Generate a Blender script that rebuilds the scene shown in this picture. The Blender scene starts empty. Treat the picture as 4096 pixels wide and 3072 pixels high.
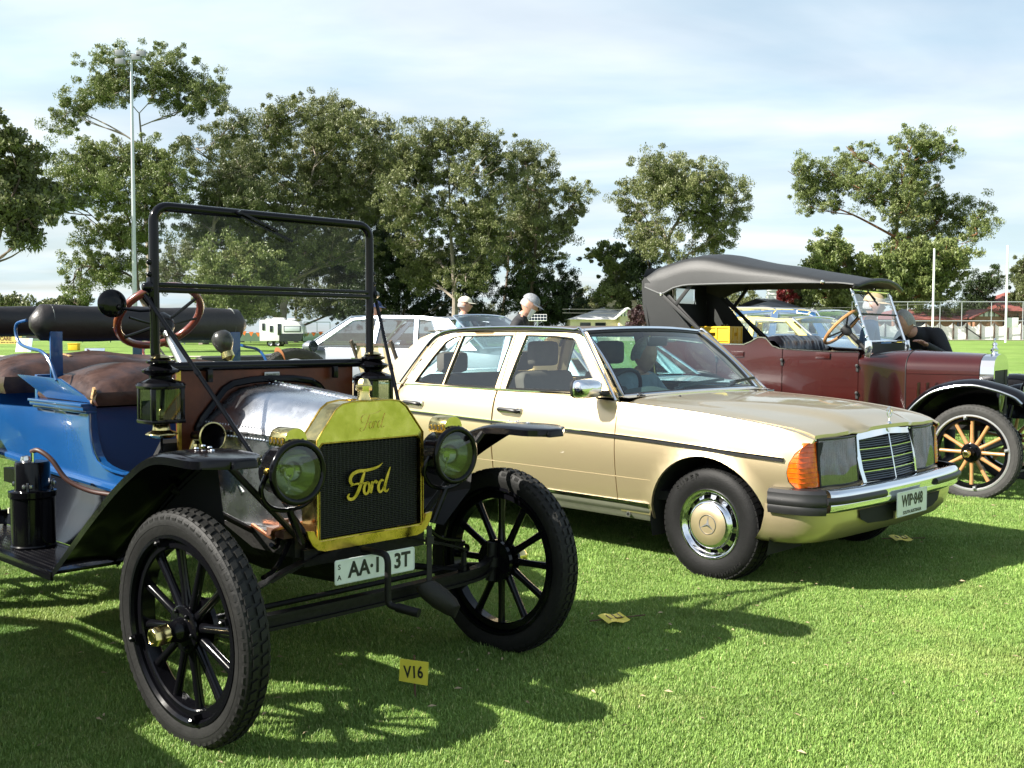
import bpy, bmesh, random
import numpy as np
from math import sin, cos, pi, radians, sqrt, atan2, exp, hypot, floor
from mathutils import Vector, Matrix
from mathutils.geometry import delaunay_2d_cdt

random.seed(7)
SC = bpy.context.scene
COL = SC.collection

# ------------------------------------------------------------------ camera
FOC, CAMH, PITCH, ROLL = 4180.0, 1.337, 0.0485, 0.0025
_fw = Vector((0, cos(PITCH), -sin(PITCH)))
_up0 = Vector((0, sin(PITCH), cos(PITCH)))
_rt0 = Vector((1, 0, 0))
_rt = _rt0 * cos(ROLL) + _up0 * sin(ROLL)
_up = -_rt0 * sin(ROLL) + _up0 * cos(ROLL)
cam_data = bpy.data.cameras.new('camera')
cam = bpy.data.objects.new('camera', cam_data)
COL.objects.link(cam)
cam_data.sensor_width = 36.0
cam_data.lens = 36.0 * FOC / 4096.0
cam_data.clip_start = 0.05
cam_data.clip_end = 3000
m = Matrix((( _rt.x, _up.x, -_fw.x, 0), (_rt.y, _up.y, -_fw.y, 0), (_rt.z, _up.z, -_fw.z, CAMH), (0, 0, 0, 1)))
cam.matrix_world = m
SC.camera = cam

# ------------------------------------------------------------------ sky and sun
SUN_EL = radians(38.0)
SUN_DIR = Vector((-0.945 * cos(SUN_EL), -0.328 * cos(SUN_EL), sin(SUN_EL))).normalized()
world = bpy.data.worlds.new('World')
SC.world = world
world.use_nodes = True
nt = world.node_tree
nt.nodes.clear()
def N(nt, typ, **kw):
    n = nt.nodes.new(typ)
    for k, v in kw.items():
        if k.startswith('i_'):
            n.inputs[k[2:].replace('_', ' ')].default_value = v
        else:
            setattr(n, k, v)
    return n
sky = N(nt, 'ShaderNodeTexSky', sky_type='NISHITA', sun_disc=False)
sky.sun_elevation = SUN_EL
sky.sun_rotation = atan2(SUN_DIR.x, SUN_DIR.y)
sky.altitude = 50
sky.air_density = 1.0
sky.dust_density = 1.6
sky.ozone_density = 0.7
tc = N(nt, 'ShaderNodeTexCoord')
sep = N(nt, 'ShaderNodeSeparateXYZ')
nt.links.new(tc.outputs['Generated'], sep.inputs[0])
addz = N(nt, 'ShaderNodeMath', operation='ADD'); addz.inputs[1].default_value = 0.10
mx0 = N(nt, 'ShaderNodeMath', operation='MAXIMUM'); mx0.inputs[1].default_value = 0.0
nt.links.new(sep.outputs[2], mx0.inputs[0]); nt.links.new(mx0.outputs[0], addz.inputs[0])
dx = N(nt, 'ShaderNodeMath', operation='DIVIDE'); dy = N(nt, 'ShaderNodeMath', operation='DIVIDE')
nt.links.new(sep.outputs[0], dx.inputs[0]); nt.links.new(addz.outputs[0], dx.inputs[1])
nt.links.new(sep.outputs[1], dy.inputs[0]); nt.links.new(addz.outputs[0], dy.inputs[1])
comb = N(nt, 'ShaderNodeCombineXYZ')
nt.links.new(dx.outputs[0], comb.inputs[0]); nt.links.new(dy.outputs[0], comb.inputs[1])
mp = N(nt, 'ShaderNodeMapping'); mp.inputs['Scale'].default_value = (0.42, 0.62, 1); mp.inputs['Rotation'].default_value = (0, 0, 0.35); mp.inputs['Location'].default_value = (3.1, 1.7, 0)
nt.links.new(comb.outputs[0], mp.inputs[0])
cn = N(nt, 'ShaderNodeTexNoise'); cn.inputs['Scale'].default_value = 1.5; cn.inputs['Detail'].default_value = 6; cn.inputs['Roughness'].default_value = 0.5; cn.inputs['Distortion'].default_value = 0.5
nt.links.new(mp.outputs[0], cn.inputs['Vector'])
ramp = N(nt, 'ShaderNodeValToRGB')
ramp.color_ramp.elements[0].position = 0.36; ramp.color_ramp.elements[0].color = (0.45, 0.45, 0.45, 1)
ramp.color_ramp.elements[1].position = 0.66; ramp.color_ramp.elements[1].color = (0.95, 0.95, 0.95, 1)
nt.links.new(cn.outputs['Fac'], ramp.inputs[0])
cn2 = N(nt, 'ShaderNodeTexNoise'); cn2.inputs['Scale'].default_value = 2.2; cn2.inputs['Detail'].default_value = 5
nt.links.new(mp.outputs[0], cn2.inputs['Vector'])
cr2 = N(nt, 'ShaderNodeValToRGB')
cr2.color_ramp.elements[0].position = 0.40; cr2.color_ramp.elements[0].color = (5.2, 6.5, 7.2, 1)
cr2.color_ramp.elements[1].position = 0.62; cr2.color_ramp.elements[1].color = (6.9, 7.5, 7.8, 1)
nt.links.new(cn2.outputs['Fac'], cr2.inputs[0])
mixs = N(nt, 'ShaderNodeMix', data_type='RGBA')
zp = N(nt, 'ShaderNodeMath', operation='ADD'); zp.inputs[1].default_value = 0.20; nt.links.new(mx0.outputs[0], zp.inputs[0])   # thin cloud: longer path, denser, towards the horizon
am = N(nt, 'ShaderNodeMath', operation='DIVIDE'); am.inputs[0].default_value = 0.46; am.use_clamp = True; nt.links.new(zp.outputs[0], am.inputs[1])
fm_ = N(nt, 'ShaderNodeMath', operation='MULTIPLY'); nt.links.new(ramp.outputs[0], fm_.inputs[0]); nt.links.new(am.outputs[0], fm_.inputs[1])
nt.links.new(fm_.outputs[0], mixs.inputs['Factor'])
nt.links.new(sky.outputs[0], mixs.inputs['A']); nt.links.new(cr2.outputs[0], mixs.inputs['B'])
bg = N(nt, 'ShaderNodeBackground'); bg.inputs['Strength'].default_value = 0.056
nt.links.new(mixs.outputs['Result'], bg.inputs[0])
wo = N(nt, 'ShaderNodeOutputWorld'); nt.links.new(bg.outputs[0], wo.inputs[0])

sl = bpy.data.lights.new('sun', 'SUN'); sl.energy = 5.0; sl.angle = radians(0.53); sl.color = (1.0, 0.95, 0.86)
so = bpy.data.objects.new('sun', sl); COL.objects.link(so)
so.rotation_euler = (-SUN_DIR).to_track_quat('-Z', 'Y').to_euler()
so.location = (-20, -8, 30)

SC.render.engine = 'CYCLES'
SC.view_settings.view_transform = 'Standard'
SC.view_settings.look = 'None'
SC.view_settings.exposure = 1.5
SC.view_settings.gamma = 1.0
SC.cycles.max_bounces = 8
SC.cycles.transparent_max_bounces = 16
SC.cycles.use_denoising = True
SC.cycles.sample_clamp_indirect = 6.0

# ------------------------------------------------------------------ helpers
DPX = 4096.0 / 2212.0
def at(x, y, Y):
    """world point seen at photo pixel (x, y) of a 2212 wide view at ground distance Y"""
    d = _fw + _rt * ((x * DPX - 2048) / FOC) - _up * ((y * DPX - 1536) / FOC)
    t = Y / d.y
    return Vector((0, 0, CAMH)) + d * t

def smooth(a, b, x):
    t = min(1.0, max(0.0, (x - a) / (b - a))); return t * t * (3 - 2 * t)
def ground_z(x, y):
    k = 0.10 + 0.42 * smooth(-8, 24, x)
    return k * smooth(8, 112, y) + 0.14 * smooth(9.8, 15, y) + 0.16 * smooth(1.0, 4, x) * smooth(10.6, 14, y)
def lerp(a, b, t): return a + (b - a) * t
def interp(tab, x):
    if x <= tab[0][0]: return tab[0][1]
    for (x0, y0), (x1, y1) in zip(tab, tab[1:]):
        if x <= x1:
            return y0 + (y1 - y0) * (x - x0) / (x1 - x0)
    return tab[-1][1]
def spl(tab, x):
    """monotone-ish cubic (Catmull-Rom) interpolation of a table"""
    n = len(tab)
    if x <= tab[0][0]: return tab[0][1]
    if x >= tab[-1][0]: return tab[-1][1]
    for i in range(n - 1):
        if x <= tab[i + 1][0]:
            x0, y0 = tab[i]; x1, y1 = tab[i + 1]; h = x1 - x0; t = (x - x0) / h
            m0 = (y1 - tab[i - 1][1]) / (x1 - tab[i - 1][0]) if i else (y1 - y0) / h
            m1 = (tab[i + 2][1] - y0) / (tab[i + 2][0] - x0) if i < n - 2 else (y1 - y0) / h
            return (2*t**3 - 3*t*t + 1) * y0 + (t**3 - 2*t*t + t) * h * m0 + (-2*t**3 + 3*t*t) * y1 + (t**3 - t*t) * h * m1
def curve(pts, n=8, closed=False):
    """Catmull-Rom through 3-D or 2-D points"""
    P = [np.array(p, float) for p in pts]; out = []
    k = len(P)
    rng = range(k if closed else k - 1)
    for i in rng:
        p1, p2 = P[i], P[(i + 1) % k]
        p0 = P[(i - 1) % k] if (closed or i > 0) else 2 * p1 - p2
        p3 = P[(i + 2) % k] if (closed or i + 2 < k) else 2 * p2 - p1
        for j in range(n):
            t = j / n
            out.append(tuple(0.5 * (2*p1 + (p2 - p0) * t + (2*p0 - 5*p1 + 4*p2 - p3) * t*t + (3*p1 - p0 - 3*p2 + p3) * t**3)))
    if not closed: out.append(tuple(P[-1]))
    return out

class MB:
    def __init__(s): s.v = []; s.f = []
    def add(s, V, F, M=None):
        o = len(s.v)
        if M is None: s.v += [tuple(p) for p in V]
        else: s.v += [tuple(M @ Vector(p)) for p in V]
        s.f += [tuple(i + o for i in f) for f in F]; return s
    def box(s, c, d, M=None):
        x, y, z = d[0] / 2, d[1] / 2, d[2] / 2
        V = [(c[0] + a * x, c[1] + b * y, c[2] + e * z) for a in (-1, 1) for b in (-1, 1) for e in (-1, 1)]
        return s.add(V, [(0, 1, 3, 2), (4, 6, 7, 5), (0, 4, 5, 1), (2, 3, 7, 6), (0, 2, 6, 4), (1, 5, 7, 3)], M)
    def bar(s, a, b, w, h, up=(0, 0, 1)):
        """rectangular bar from a to b; w across, h along up"""
        a, b = Vector(a), Vector(b); t = (b - a).normalized(); u = Vector(up)
        sd = t.cross(u)
        if sd.length < 1e-5: sd = t.cross(Vector((1, 0, 0)))
        sd.normalize(); u = sd.cross(t)
        V = [p + sd * (i * w / 2) + u * (j * h / 2) for p in (a, b) for i in (-1, 1) for j in (-1, 1)]
        return s.add(V, [(0, 1, 3, 2), (4, 6, 7, 5), (0, 4, 5, 1), (2, 3, 7, 6), (0, 2, 6, 4), (1, 5, 7, 3)])
    def tube(s, pts, r, n=8, closed=False, caps=True, flat=1.0):
        P = [Vector(p) for p in pts]; k = len(P)
        if not hasattr(r, '__len__'): r = [r] * k
        T = []
        for i in range(k):
            a = P[(i - 1) % k] if (closed or i > 0) else P[i]
            b = P[(i + 1) % k] if (closed or i < k - 1) else P[i]
            d = b - a
            T.append(d.normalized() if d.length > 1e-9 else Vector((0, 0, 1)))
        u = T[0].orthogonal().normalized()
        if abs(T[0].z) < 0.9:
            u = (Vector((0, 0, 1)) - T[0] * T[0].z).normalized()
        V = []
        for i in range(k):
            u = (u - T[i] * u.dot(T[i]))
            u = u.normalized() if u.length > 1e-6 else T[i].orthogonal().normalized()
            w = T[i].cross(u)
            for j in range(n):
                a = 2 * pi * j / n
                V.append(P[i] + (u * cos(a) * flat + w * sin(a)) * r[i])
        F = []
        for i in range(k if closed else k - 1):
            i2 = (i + 1) % k
            for j in range(n):
                j2 = (j + 1) % n
                F.append((i * n + j, i * n + j2, i2 * n + j2, i2 * n + j))
        if caps and not closed:
            F.append(tuple(range(n))[::-1]); F.append(tuple((k - 1) * n + j for j in range(n)))
        return s.add(V, F)
    def lathe(s, prof, n=24, o=(0, 0, 0), ax=(0, 0, 1), closed=False, a0=0.0):
        """prof: (r, h) pairs turned about axis ax at o"""
        ax = Vector(ax).normalized(); u = ax.orthogonal().normalized(); w = ax.cross(u); o = Vector(o)
        V = []; F = []; k = len(prof)
        for r, h in prof:
            for j in range(n):
                a = 2 * pi * j / n + a0
                V.append(o + ax * h + (u * cos(a) + w * sin(a)) * max(r, 1e-5))
        for i in range(k if closed else k - 1):
            i2 = (i + 1) % k
            for j in range(n):
                j2 = (j + 1) % n
                F.append((i * n + j, i * n + j2, i2 * n + j2, i2 * n + j))
        return s.add(V, F)
    def sheet(s, G, cu=False, cv=False):
        """grid of points G[i][j]"""
        a = len(G); b = len(G[0]); V = [p for row in G for p in row]; F = []
        for i in range(a if cu else a - 1):
            for j in range(b if cv else b - 1):
                i2, j2 = (i + 1) % a, (j + 1) % b
                F.append((i * b + j, i * b + j2, i2 * b + j2, i2 * b + j))
        return s.add(V, F)
    def loft(s, rings, caps=True):
        n = len(rings[0]); s.sheet(rings, cv=True)
        if caps:
            o = len(s.v) - n * len(rings)
            s.f.append(tuple(o + j for j in range(n))[::-1]); s.f.append(tuple(len(s.v) - n + j for j in range(n)))
        return s
    def prism(s, poly, fn, d):
        """2-D polygon mapped with fn, extruded by vector d"""
        A = [Vector(fn(*p)) for p in poly]; d = Vector(d); n = len(A)
        V = A + [p + d for p in A]
        F = [tuple(range(n)), tuple(range(n, 2 * n))[::-1]] + [(i, i + n, (i + 1) % n + n, (i + 1) % n) for i in range(n)]
        return s.add(V, F)
    def mirror(s):
        o = MB(); o.v = [(x, -y, z) for x, y, z in s.v]; o.f = [f[::-1] for f in s.f]; return o
    def mesh(s, name='m', smooth_deg=38, bevel=0, segs=2):
        me = bpy.data.meshes.new(name); me.from_pydata(s.v, [], s.f)
        bm = bmesh.new(); bm.from_mesh(me)
        bmesh.ops.remove_doubles(bm, verts=bm.verts, dist=1e-5)
        bmesh.ops.recalc_face_normals(bm, faces=bm.faces)
        if bevel:
            ed = [e for e in bm.edges if len(e.link_faces) == 2 and e.calc_face_angle(0) > radians(35)]
            bmesh.ops.bevel(bm, geom=ed, offset=bevel, segments=segs, affect='EDGES', profile=0.6, clamp_overlap=True)
        bm.to_mesh(me); bm.free()
        if smooth_deg:
            me.shade_smooth(); me.set_sharp_from_angle(angle=radians(smooth_deg))
        return me

def obj(name, me, mat, parent=None, label=None, kind=None):
    o = bpy.data.objects.new(name, me); COL.objects.link(o)
    if mat is not None and not me.materials: me.materials.append(mat)
    if parent is not None: o.parent = parent
    if label: o['label'] = label
    if kind: o['kind'] = kind
    return o
def part(name, mb, mat, parent, bevel=0, smooth_deg=38, label=None, kind=None, segs=2):
    return obj(name, mb.mesh(name, smooth_deg, bevel, segs), mat, parent, label, kind)
def pair(name, mb, mat, parent, **kw):
    part(name, mb, mat, parent, **kw); return part(name, mb.mirror(), mat, parent, **kw)
def thing(name, label, cat, loc=(0, 0, 0), rz=0, group=None):
    o = bpy.data.objects.new(name, None); COL.objects.link(o); o.empty_display_size = 0.1
    o.location = loc; o.rotation_euler = (0, 0, rz); o['label'] = label; o['category'] = cat
    if group: o['group'] = group
    return o
def tag(o, label, cat, group=None):
    o['label'] = label; o['category'] = cat
    if group: o['group'] = group
    return o
def empty(name, parent, loc=(0, 0, 0), rot=(0, 0, 0)):
    o = bpy.data.objects.new(name, None); COL.objects.link(o); o.parent = parent; o.location = loc; o.rotation_euler = rot
    o.empty_display_size = 0.05
    return o
def copy_tree(o, parent=None):
    c = o.copy(); COL.objects.link(c); c.parent = parent
    for ch in list(o.children): copy_tree(ch, c)
    return c

def inpoly(p, poly):
    x, y = p; r = False; n = len(poly)
    for i in range(n):
        x0, y0 = poly[i]; x1, y1 = poly[(i + 1) % n]
        if (y0 > y) != (y1 > y) and x < (x1 - x0) * (y - y0) / (y1 - y0) + x0: r = not r
    return r
def densify(poly, st):
    out = []
    for i in range(len(poly)):
        a = poly[i]; b = poly[(i + 1) % len(poly)]; L = hypot(b[0] - a[0], b[1] - a[1]); k = max(1, int(L / st + 0.5))
        for j in range(k): out.append((lerp(a[0], b[0], j / k), lerp(a[1], b[1], j / k)))
    return out
def panel(outline, fn, step=0.05, holes=(), rim=None, mb=None):
    """sheet metal panel: 2-D outline with holes, mapped to 3-D by fn(u, v); rim = vector that turns the edges inward"""
    loops = [densify(outline, step)] + [densify(h, step) for h in holes]
    V = []; E = []
    for L in loops:
        o = len(V); V += L; E += [(o + i, o + (i + 1) % len(L)) for i in range(len(L))]
    nb = len(V)
    xs = [p[0] for p in outline]; ys = [p[1] for p in outline]
    u = min(xs) + step * 0.5
    bpts = np.array(V)
    while u < max(xs):
        w = min(ys) + step * 0.5
        while w < max(ys):
            if inpoly((u, w), loops[0]) and not any(inpoly((u, w), h) for h in loops[1:]):
                if ((bpts - (u, w)) ** 2).sum(1).min() > (step * 0.4) ** 2: V.append((u, w))
            w += step
        u += step
    vo, eo, fo, *_ = delaunay_2d_cdt([Vector(p) for p in V], E, [], 0, 1e-6)
    F = []
    for f in fo:
        c = (sum(vo[i].x for i in f) / 3, sum(vo[i].y for i in f) / 3)
        if inpoly(c, loops[0]) and not any(inpoly(c, h) for h in loops[1:]): F.append(tuple(f))
    P = [Vector(fn(p.x, p.y)) for p in vo]
    mb = mb or MB(); mb.add(P, F)
    if rim is not None:
        r = Vector(rim)
        for L in loops:
            A = [Vector(fn(*p)) for p in L]; n = len(A)
            mb.add(A + [p + r for p in A], [(i, (i + 1) % n, (i + 1) % n + n, i + n) for i in range(n)])
    return mb
def ribbon(pts, w, n=6):
    """flat 2-D stroke outline: pts with half widths -> polygon"""
    P = curve([(p[0], p[1]) for p in pts], n); W = [q[0] for q in curve([(x, 0) for x in w], n)]
    L = []; R = []
    for i, p in enumerate(P):
        a = P[max(0, i - 1)]; b = P[min(len(P) - 1, i + 1)]; dx, dy = b[0] - a[0], b[1] - a[1]; l = hypot(dx, dy) or 1
        L.append((p[0] - dy / l * W[i], p[1] + dx / l * W[i])); R.append((p[0] + dy / l * W[i], p[1] - dx / l * W[i]))
    return L, R
def stroke_mesh(mb, strokes, fn, d):
    d = Vector(d)
    for pts, w in strokes:
        L, R = ribbon(pts, w)
        A = [Vector(fn(*p)) for p in L]; B = [Vector(fn(*p)) for p in R]
        mb.sheet([[a, b, b + d, a + d] for a, b in zip(A, B)], cv=True)
    return mb
def text_mesh(txt, size, align='CENTER', ext=0.0, sx=1.0, bold=0.0):
    cu = bpy.data.curves.new('t', 'FONT'); cu.body = txt; cu.size = size; cu.align_x = align; cu.align_y = 'CENTER'; cu.extrude = ext; cu.offset = bold
    cu.resolution_u = 3
    o = bpy.data.objects.new('t', cu); COL.objects.link(o)
    dg = bpy.context.evaluated_depsgraph_get(); me = bpy.data.meshes.new_from_object(o.evaluated_get(dg))
    bpy.data.objects.remove(o); bpy.data.curves.remove(cu)
    me.materials.clear()
    if sx != 1.0: me.transform(Matrix.Diagonal((sx, 1, 1, 1)))
    return me

# ------------------------------------------------------------------ materials
def mat(name, col, rough=0.5, metal=0.0, coat=0.0, var=0.0, vscale=8.0, bump=0.0, bscale=60.0, spec=0.5, dark=None, detail=6.0, rvar=0.0, coat_rough=0.04):
    M = bpy.data.materials.new(name); M.use_nodes = True; t = M.node_tree; b = t.nodes['Principled BSDF']
    b.inputs['Base Color'].default_value = (*col, 1); b.inputs['Roughness'].default_value = rough; b.inputs['Metallic'].default_value = metal
    b.inputs['Coat Weight'].default_value = coat; b.inputs['Coat Roughness'].default_value = coat_rough; b.inputs['Specular IOR Level'].default_value = spec
    if var or bump or rvar:
        c = N(t, 'ShaderNodeTexCoord')
    if var or rvar:
        n = N(t, 'ShaderNodeTexNoise'); n.inputs['Scale'].default_value = vscale; n.inputs['Detail'].default_value = detail; n.inputs['Roughness'].default_value = 0.65
        t.links.new(c.outputs['Object'], n.inputs['Vector'])
        r = N(t, 'ShaderNodeMapRange'); r.inputs['From Min'].default_value = 0.32; r.inputs['From Max'].default_value = 0.68
        t.links.new(n.outputs['Fac'], r.inputs['Value'])
    if var:
        mx = N(t, 'ShaderNodeMix', data_type='RGBA'); d = dark or tuple(x * (1 - var) for x in col)
        mx.inputs['A'].default_value = (*d, 1); mx.inputs['B'].default_value = (*[min(1, x * (1 + var * 0.35)) for x in col], 1)
        t.links.new(r.outputs['Result'], mx.inputs['Factor']); t.links.new(mx.outputs['Result'], b.inputs['Base Color'])
    if rvar:
        r2 = N(t, 'ShaderNodeMapRange'); r2.inputs['To Min'].default_value = max(0.02, rough - rvar); r2.inputs['To Max'].default_value = min(1, rough + rvar)
        t.links.new(r.outputs['Result'], r2.inputs['Value']); t.links.new(r2.outputs['Result'], b.inputs['Roughness'])
    if bump:
        n2 = N(t, 'ShaderNodeTexNoise'); n2.inputs['Scale'].default_value = bscale; n2.inputs['Detail'].default_value = 4
        t.links.new(c.outputs['Object'], n2.inputs['Vector'])
        bp = N(t, 'ShaderNodeBump'); bp.inputs['Strength'].default_value = bump; bp.inputs['Distance'].default_value = 0.01
        t.links.new(n2.outputs['Fac'], bp.inputs['Height']); t.links.new(bp.outputs[0], b.inputs['Normal'])
    return M
def glass(name, tint=(0.9, 0.95, 0.93), refl=1.0, ior=1.5):
    M = bpy.data.materials.new(name); M.use_nodes = True; t = M.node_tree; t.nodes.clear()
    tr = N(t, 'ShaderNodeBsdfTransparent'); tr.inputs[0].default_value = (*tint, 1)
    gl = N(t, 'ShaderNodeBsdfGlossy'); gl.inputs['Roughness'].default_value = 0.01; gl.inputs[0].default_value = (refl, refl, refl, 1)
    lw = N(t, 'ShaderNodeLayerWeight'); lw.inputs['Blend'].default_value = 0.5
    pw = N(t, 'ShaderNodeMath', operation='POWER'); pw.inputs[1].default_value = 5.0; t.links.new(lw.outputs['Facing'], pw.inputs[0])
    f0 = 1.7 * ((ior - 1) / (ior + 1)) ** 2
    fr = N(t, 'ShaderNodeMath', operation='MULTIPLY_ADD'); fr.inputs[1].default_value = 0.95 - f0; fr.inputs[2].default_value = f0; t.links.new(pw.outputs[0], fr.inputs[0])
    mx = N(t, 'ShaderNodeMixShader'); o = N(t, 'ShaderNodeOutputMaterial')
    t.links.new(fr.outputs[0], mx.inputs[0]); t.links.new(tr.outputs[0], mx.inputs[1]); t.links.new(gl.outputs[0], mx.inputs[2]); t.links.new(mx.outputs[0], o.inputs[0])
    return M

BLACK = mat('black_enamel', (0.003, 0.003, 0.004), 0.14, rvar=0.06, vscale=14, spec=0.24)
BLACKM = mat('black_matt', (0.008, 0.008, 0.008), 0.6, var=0.3, vscale=30)
DARK = mat('dark_interior', (0.01, 0.01, 0.01), 0.85)
GREASE = mat('greasy_chassis', (0.006, 0.0055, 0.005), 0.55, spec=0.3, var=0.5, vscale=25, bump=0.25, bscale=50)
BRASS = mat('brass', (0.78, 0.63, 0.27), 0.17, metal=1, rvar=0.09, vscale=16, bump=0.06, bscale=14, var=0.22)
BRASSD = mat('aged_brass', (0.58, 0.40, 0.09), 0.30, metal=1, var=0.45, vscale=20, rvar=0.12, bump=0.05, bscale=20)
CHROME = mat('chrome', (0.82, 0.83, 0.85), 0.06, metal=1, rvar=0.03, vscale=20)
NICKEL = mat('nickel', (0.72, 0.71, 0.68), 0.14, metal=1, rvar=0.05, vscale=20)
ALU = mat('polished_aluminium', (0.72, 0.74, 0.78), 0.26, metal=1, rvar=0.05, vscale=9, var=0.10, bump=0.015, bscale=12)
STEEL = mat('steel', (0.35, 0.35, 0.36), 0.35, metal=1, rvar=0.1, vscale=30)
RUBBER = mat('tyre_rubber', (0.006, 0.006, 0.0062), 0.6, spec=0.22, var=0.35, vscale=30, bump=0.12, bscale=120)
RUBBERG = mat('dusty_tyre_rubber', (0.010, 0.010, 0.0095), 0.62, spec=0.28, var=0.45, vscale=11, bump=0.15, bscale=90)
TRIMR = mat('black_trim_rubber', (0.012, 0.012, 0.013), 0.45, var=0.25, vscale=18)
LEATHER = mat('brown_leather', (0.045, 0.020, 0.013), 0.38, var=0.75, vscale=9, bump=0.35, bscale=24, rvar=0.12)
def cracks(M, col, scale, thr):
    t = M.node_tree; b = t.nodes['Principled BSDF']; src = b.inputs['Base Color'].links[0].from_socket
    c = N(t, 'ShaderNodeTexCoord'); v = N(t, 'ShaderNodeTexNoise'); v.noise_type = 'RIDGED_MULTIFRACTAL'; v.inputs['Scale'].default_value = scale; v.inputs['Detail'].default_value = 4
    t.links.new(c.outputs['Object'], v.inputs['Vector'])
    m = N(t, 'ShaderNodeTexNoise'); m.inputs['Scale'].default_value = 5.0; t.links.new(c.outputs['Object'], m.inputs['Vector'])
    mu = N(t, 'ShaderNodeMath', operation='MULTIPLY'); t.links.new(v.outputs['Fac'], mu.inputs[0]); t.links.new(m.outputs['Fac'], mu.inputs[1])
    r = N(t, 'ShaderNodeMapRange'); r.inputs['From Min'].default_value = thr; r.inputs['From Max'].default_value = thr + .12; t.links.new(mu.outputs[0], r.inputs[0])
    x = N(t, 'ShaderNodeMix', data_type='RGBA'); x.inputs['B'].default_value = (*col, 1); t.links.new(src, x.inputs['A']); t.links.new(r.outputs[0], x.inputs['Factor']); t.links.new(x.outputs['Result'], b.inputs['Base Color'])
cracks(LEATHER, (.22, .12, .06), 9.0, .78)
LEATHERB = mat('black_leather', (0.013, 0.010, 0.010), 0.45, var=0.3, vscale=9, bump=0.25, bscale=30)
BLUE = mat('blue_paint', (0.006, 0.055, 0.175), 0.22, coat=0.4, var=0.12, vscale=5, bump=0.03, bscale=22)
WOODF = mat('stained_firewall_wood', (0.105, 0.024, 0.007), 0.4, coat=0.0, spec=0.3, var=0.5, vscale=5, bump=0.1, bscale=40)
WOODR = mat('mahogany_rim', (0.16, 0.030, 0.014), 0.22, coat=0.8, var=0.4, vscale=12)
SPOKEW = mat('varnished_hickory', (0.42, 0.215, 0.085), 0.32, coat=0.4, var=0.25, vscale=18)
GOLD = mat('champagne_gold_paint', (0.60, 0.485, 0.30), 0.40, metal=0.84, coat=0.8, coat_rough=0.05)
MAROON = mat('maroon_paint', (0.036, 0.0048, 0.004), 0.25, coat=0.6, var=0.18, vscale=4)
YELLOW = mat('yellow_plastic', (0.80, 0.50, 0.02), 0.45, var=0.15, vscale=9)
YELLOWP = mat('yellow_paint', (0.74, 0.62, 0.16), 0.25, coat=0.8)
PLATEW = mat('plate_white', (0.72, 0.76, 0.72), 0.35, var=0.08, vscale=20)
INK = mat('black_ink', (0.012, 0.014, 0.012), 0.5)
GLASS = glass('clear_glass', (0.985, 0.99, 0.985), 0.16)
GLASSW = glass('windscreen_glass', (0.70, 0.90, 0.90), 1.0, 1.52)
GLASSS = glass('side_glass', (0.86, 0.93, 0.92), 1.0, 1.6)
LENS = glass('lamp_lens', (0.48, 0.54, 0.42), 0.7, 1.55)
SKIN = mat('skin', (0.50, 0.27, 0.19), 0.5, var=0.15, vscale=30)
AMBER = mat('amber_lens', (0.80, 0.12, 0.006), 0.14, coat=0.5, var=0.35, vscale=40)
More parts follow.
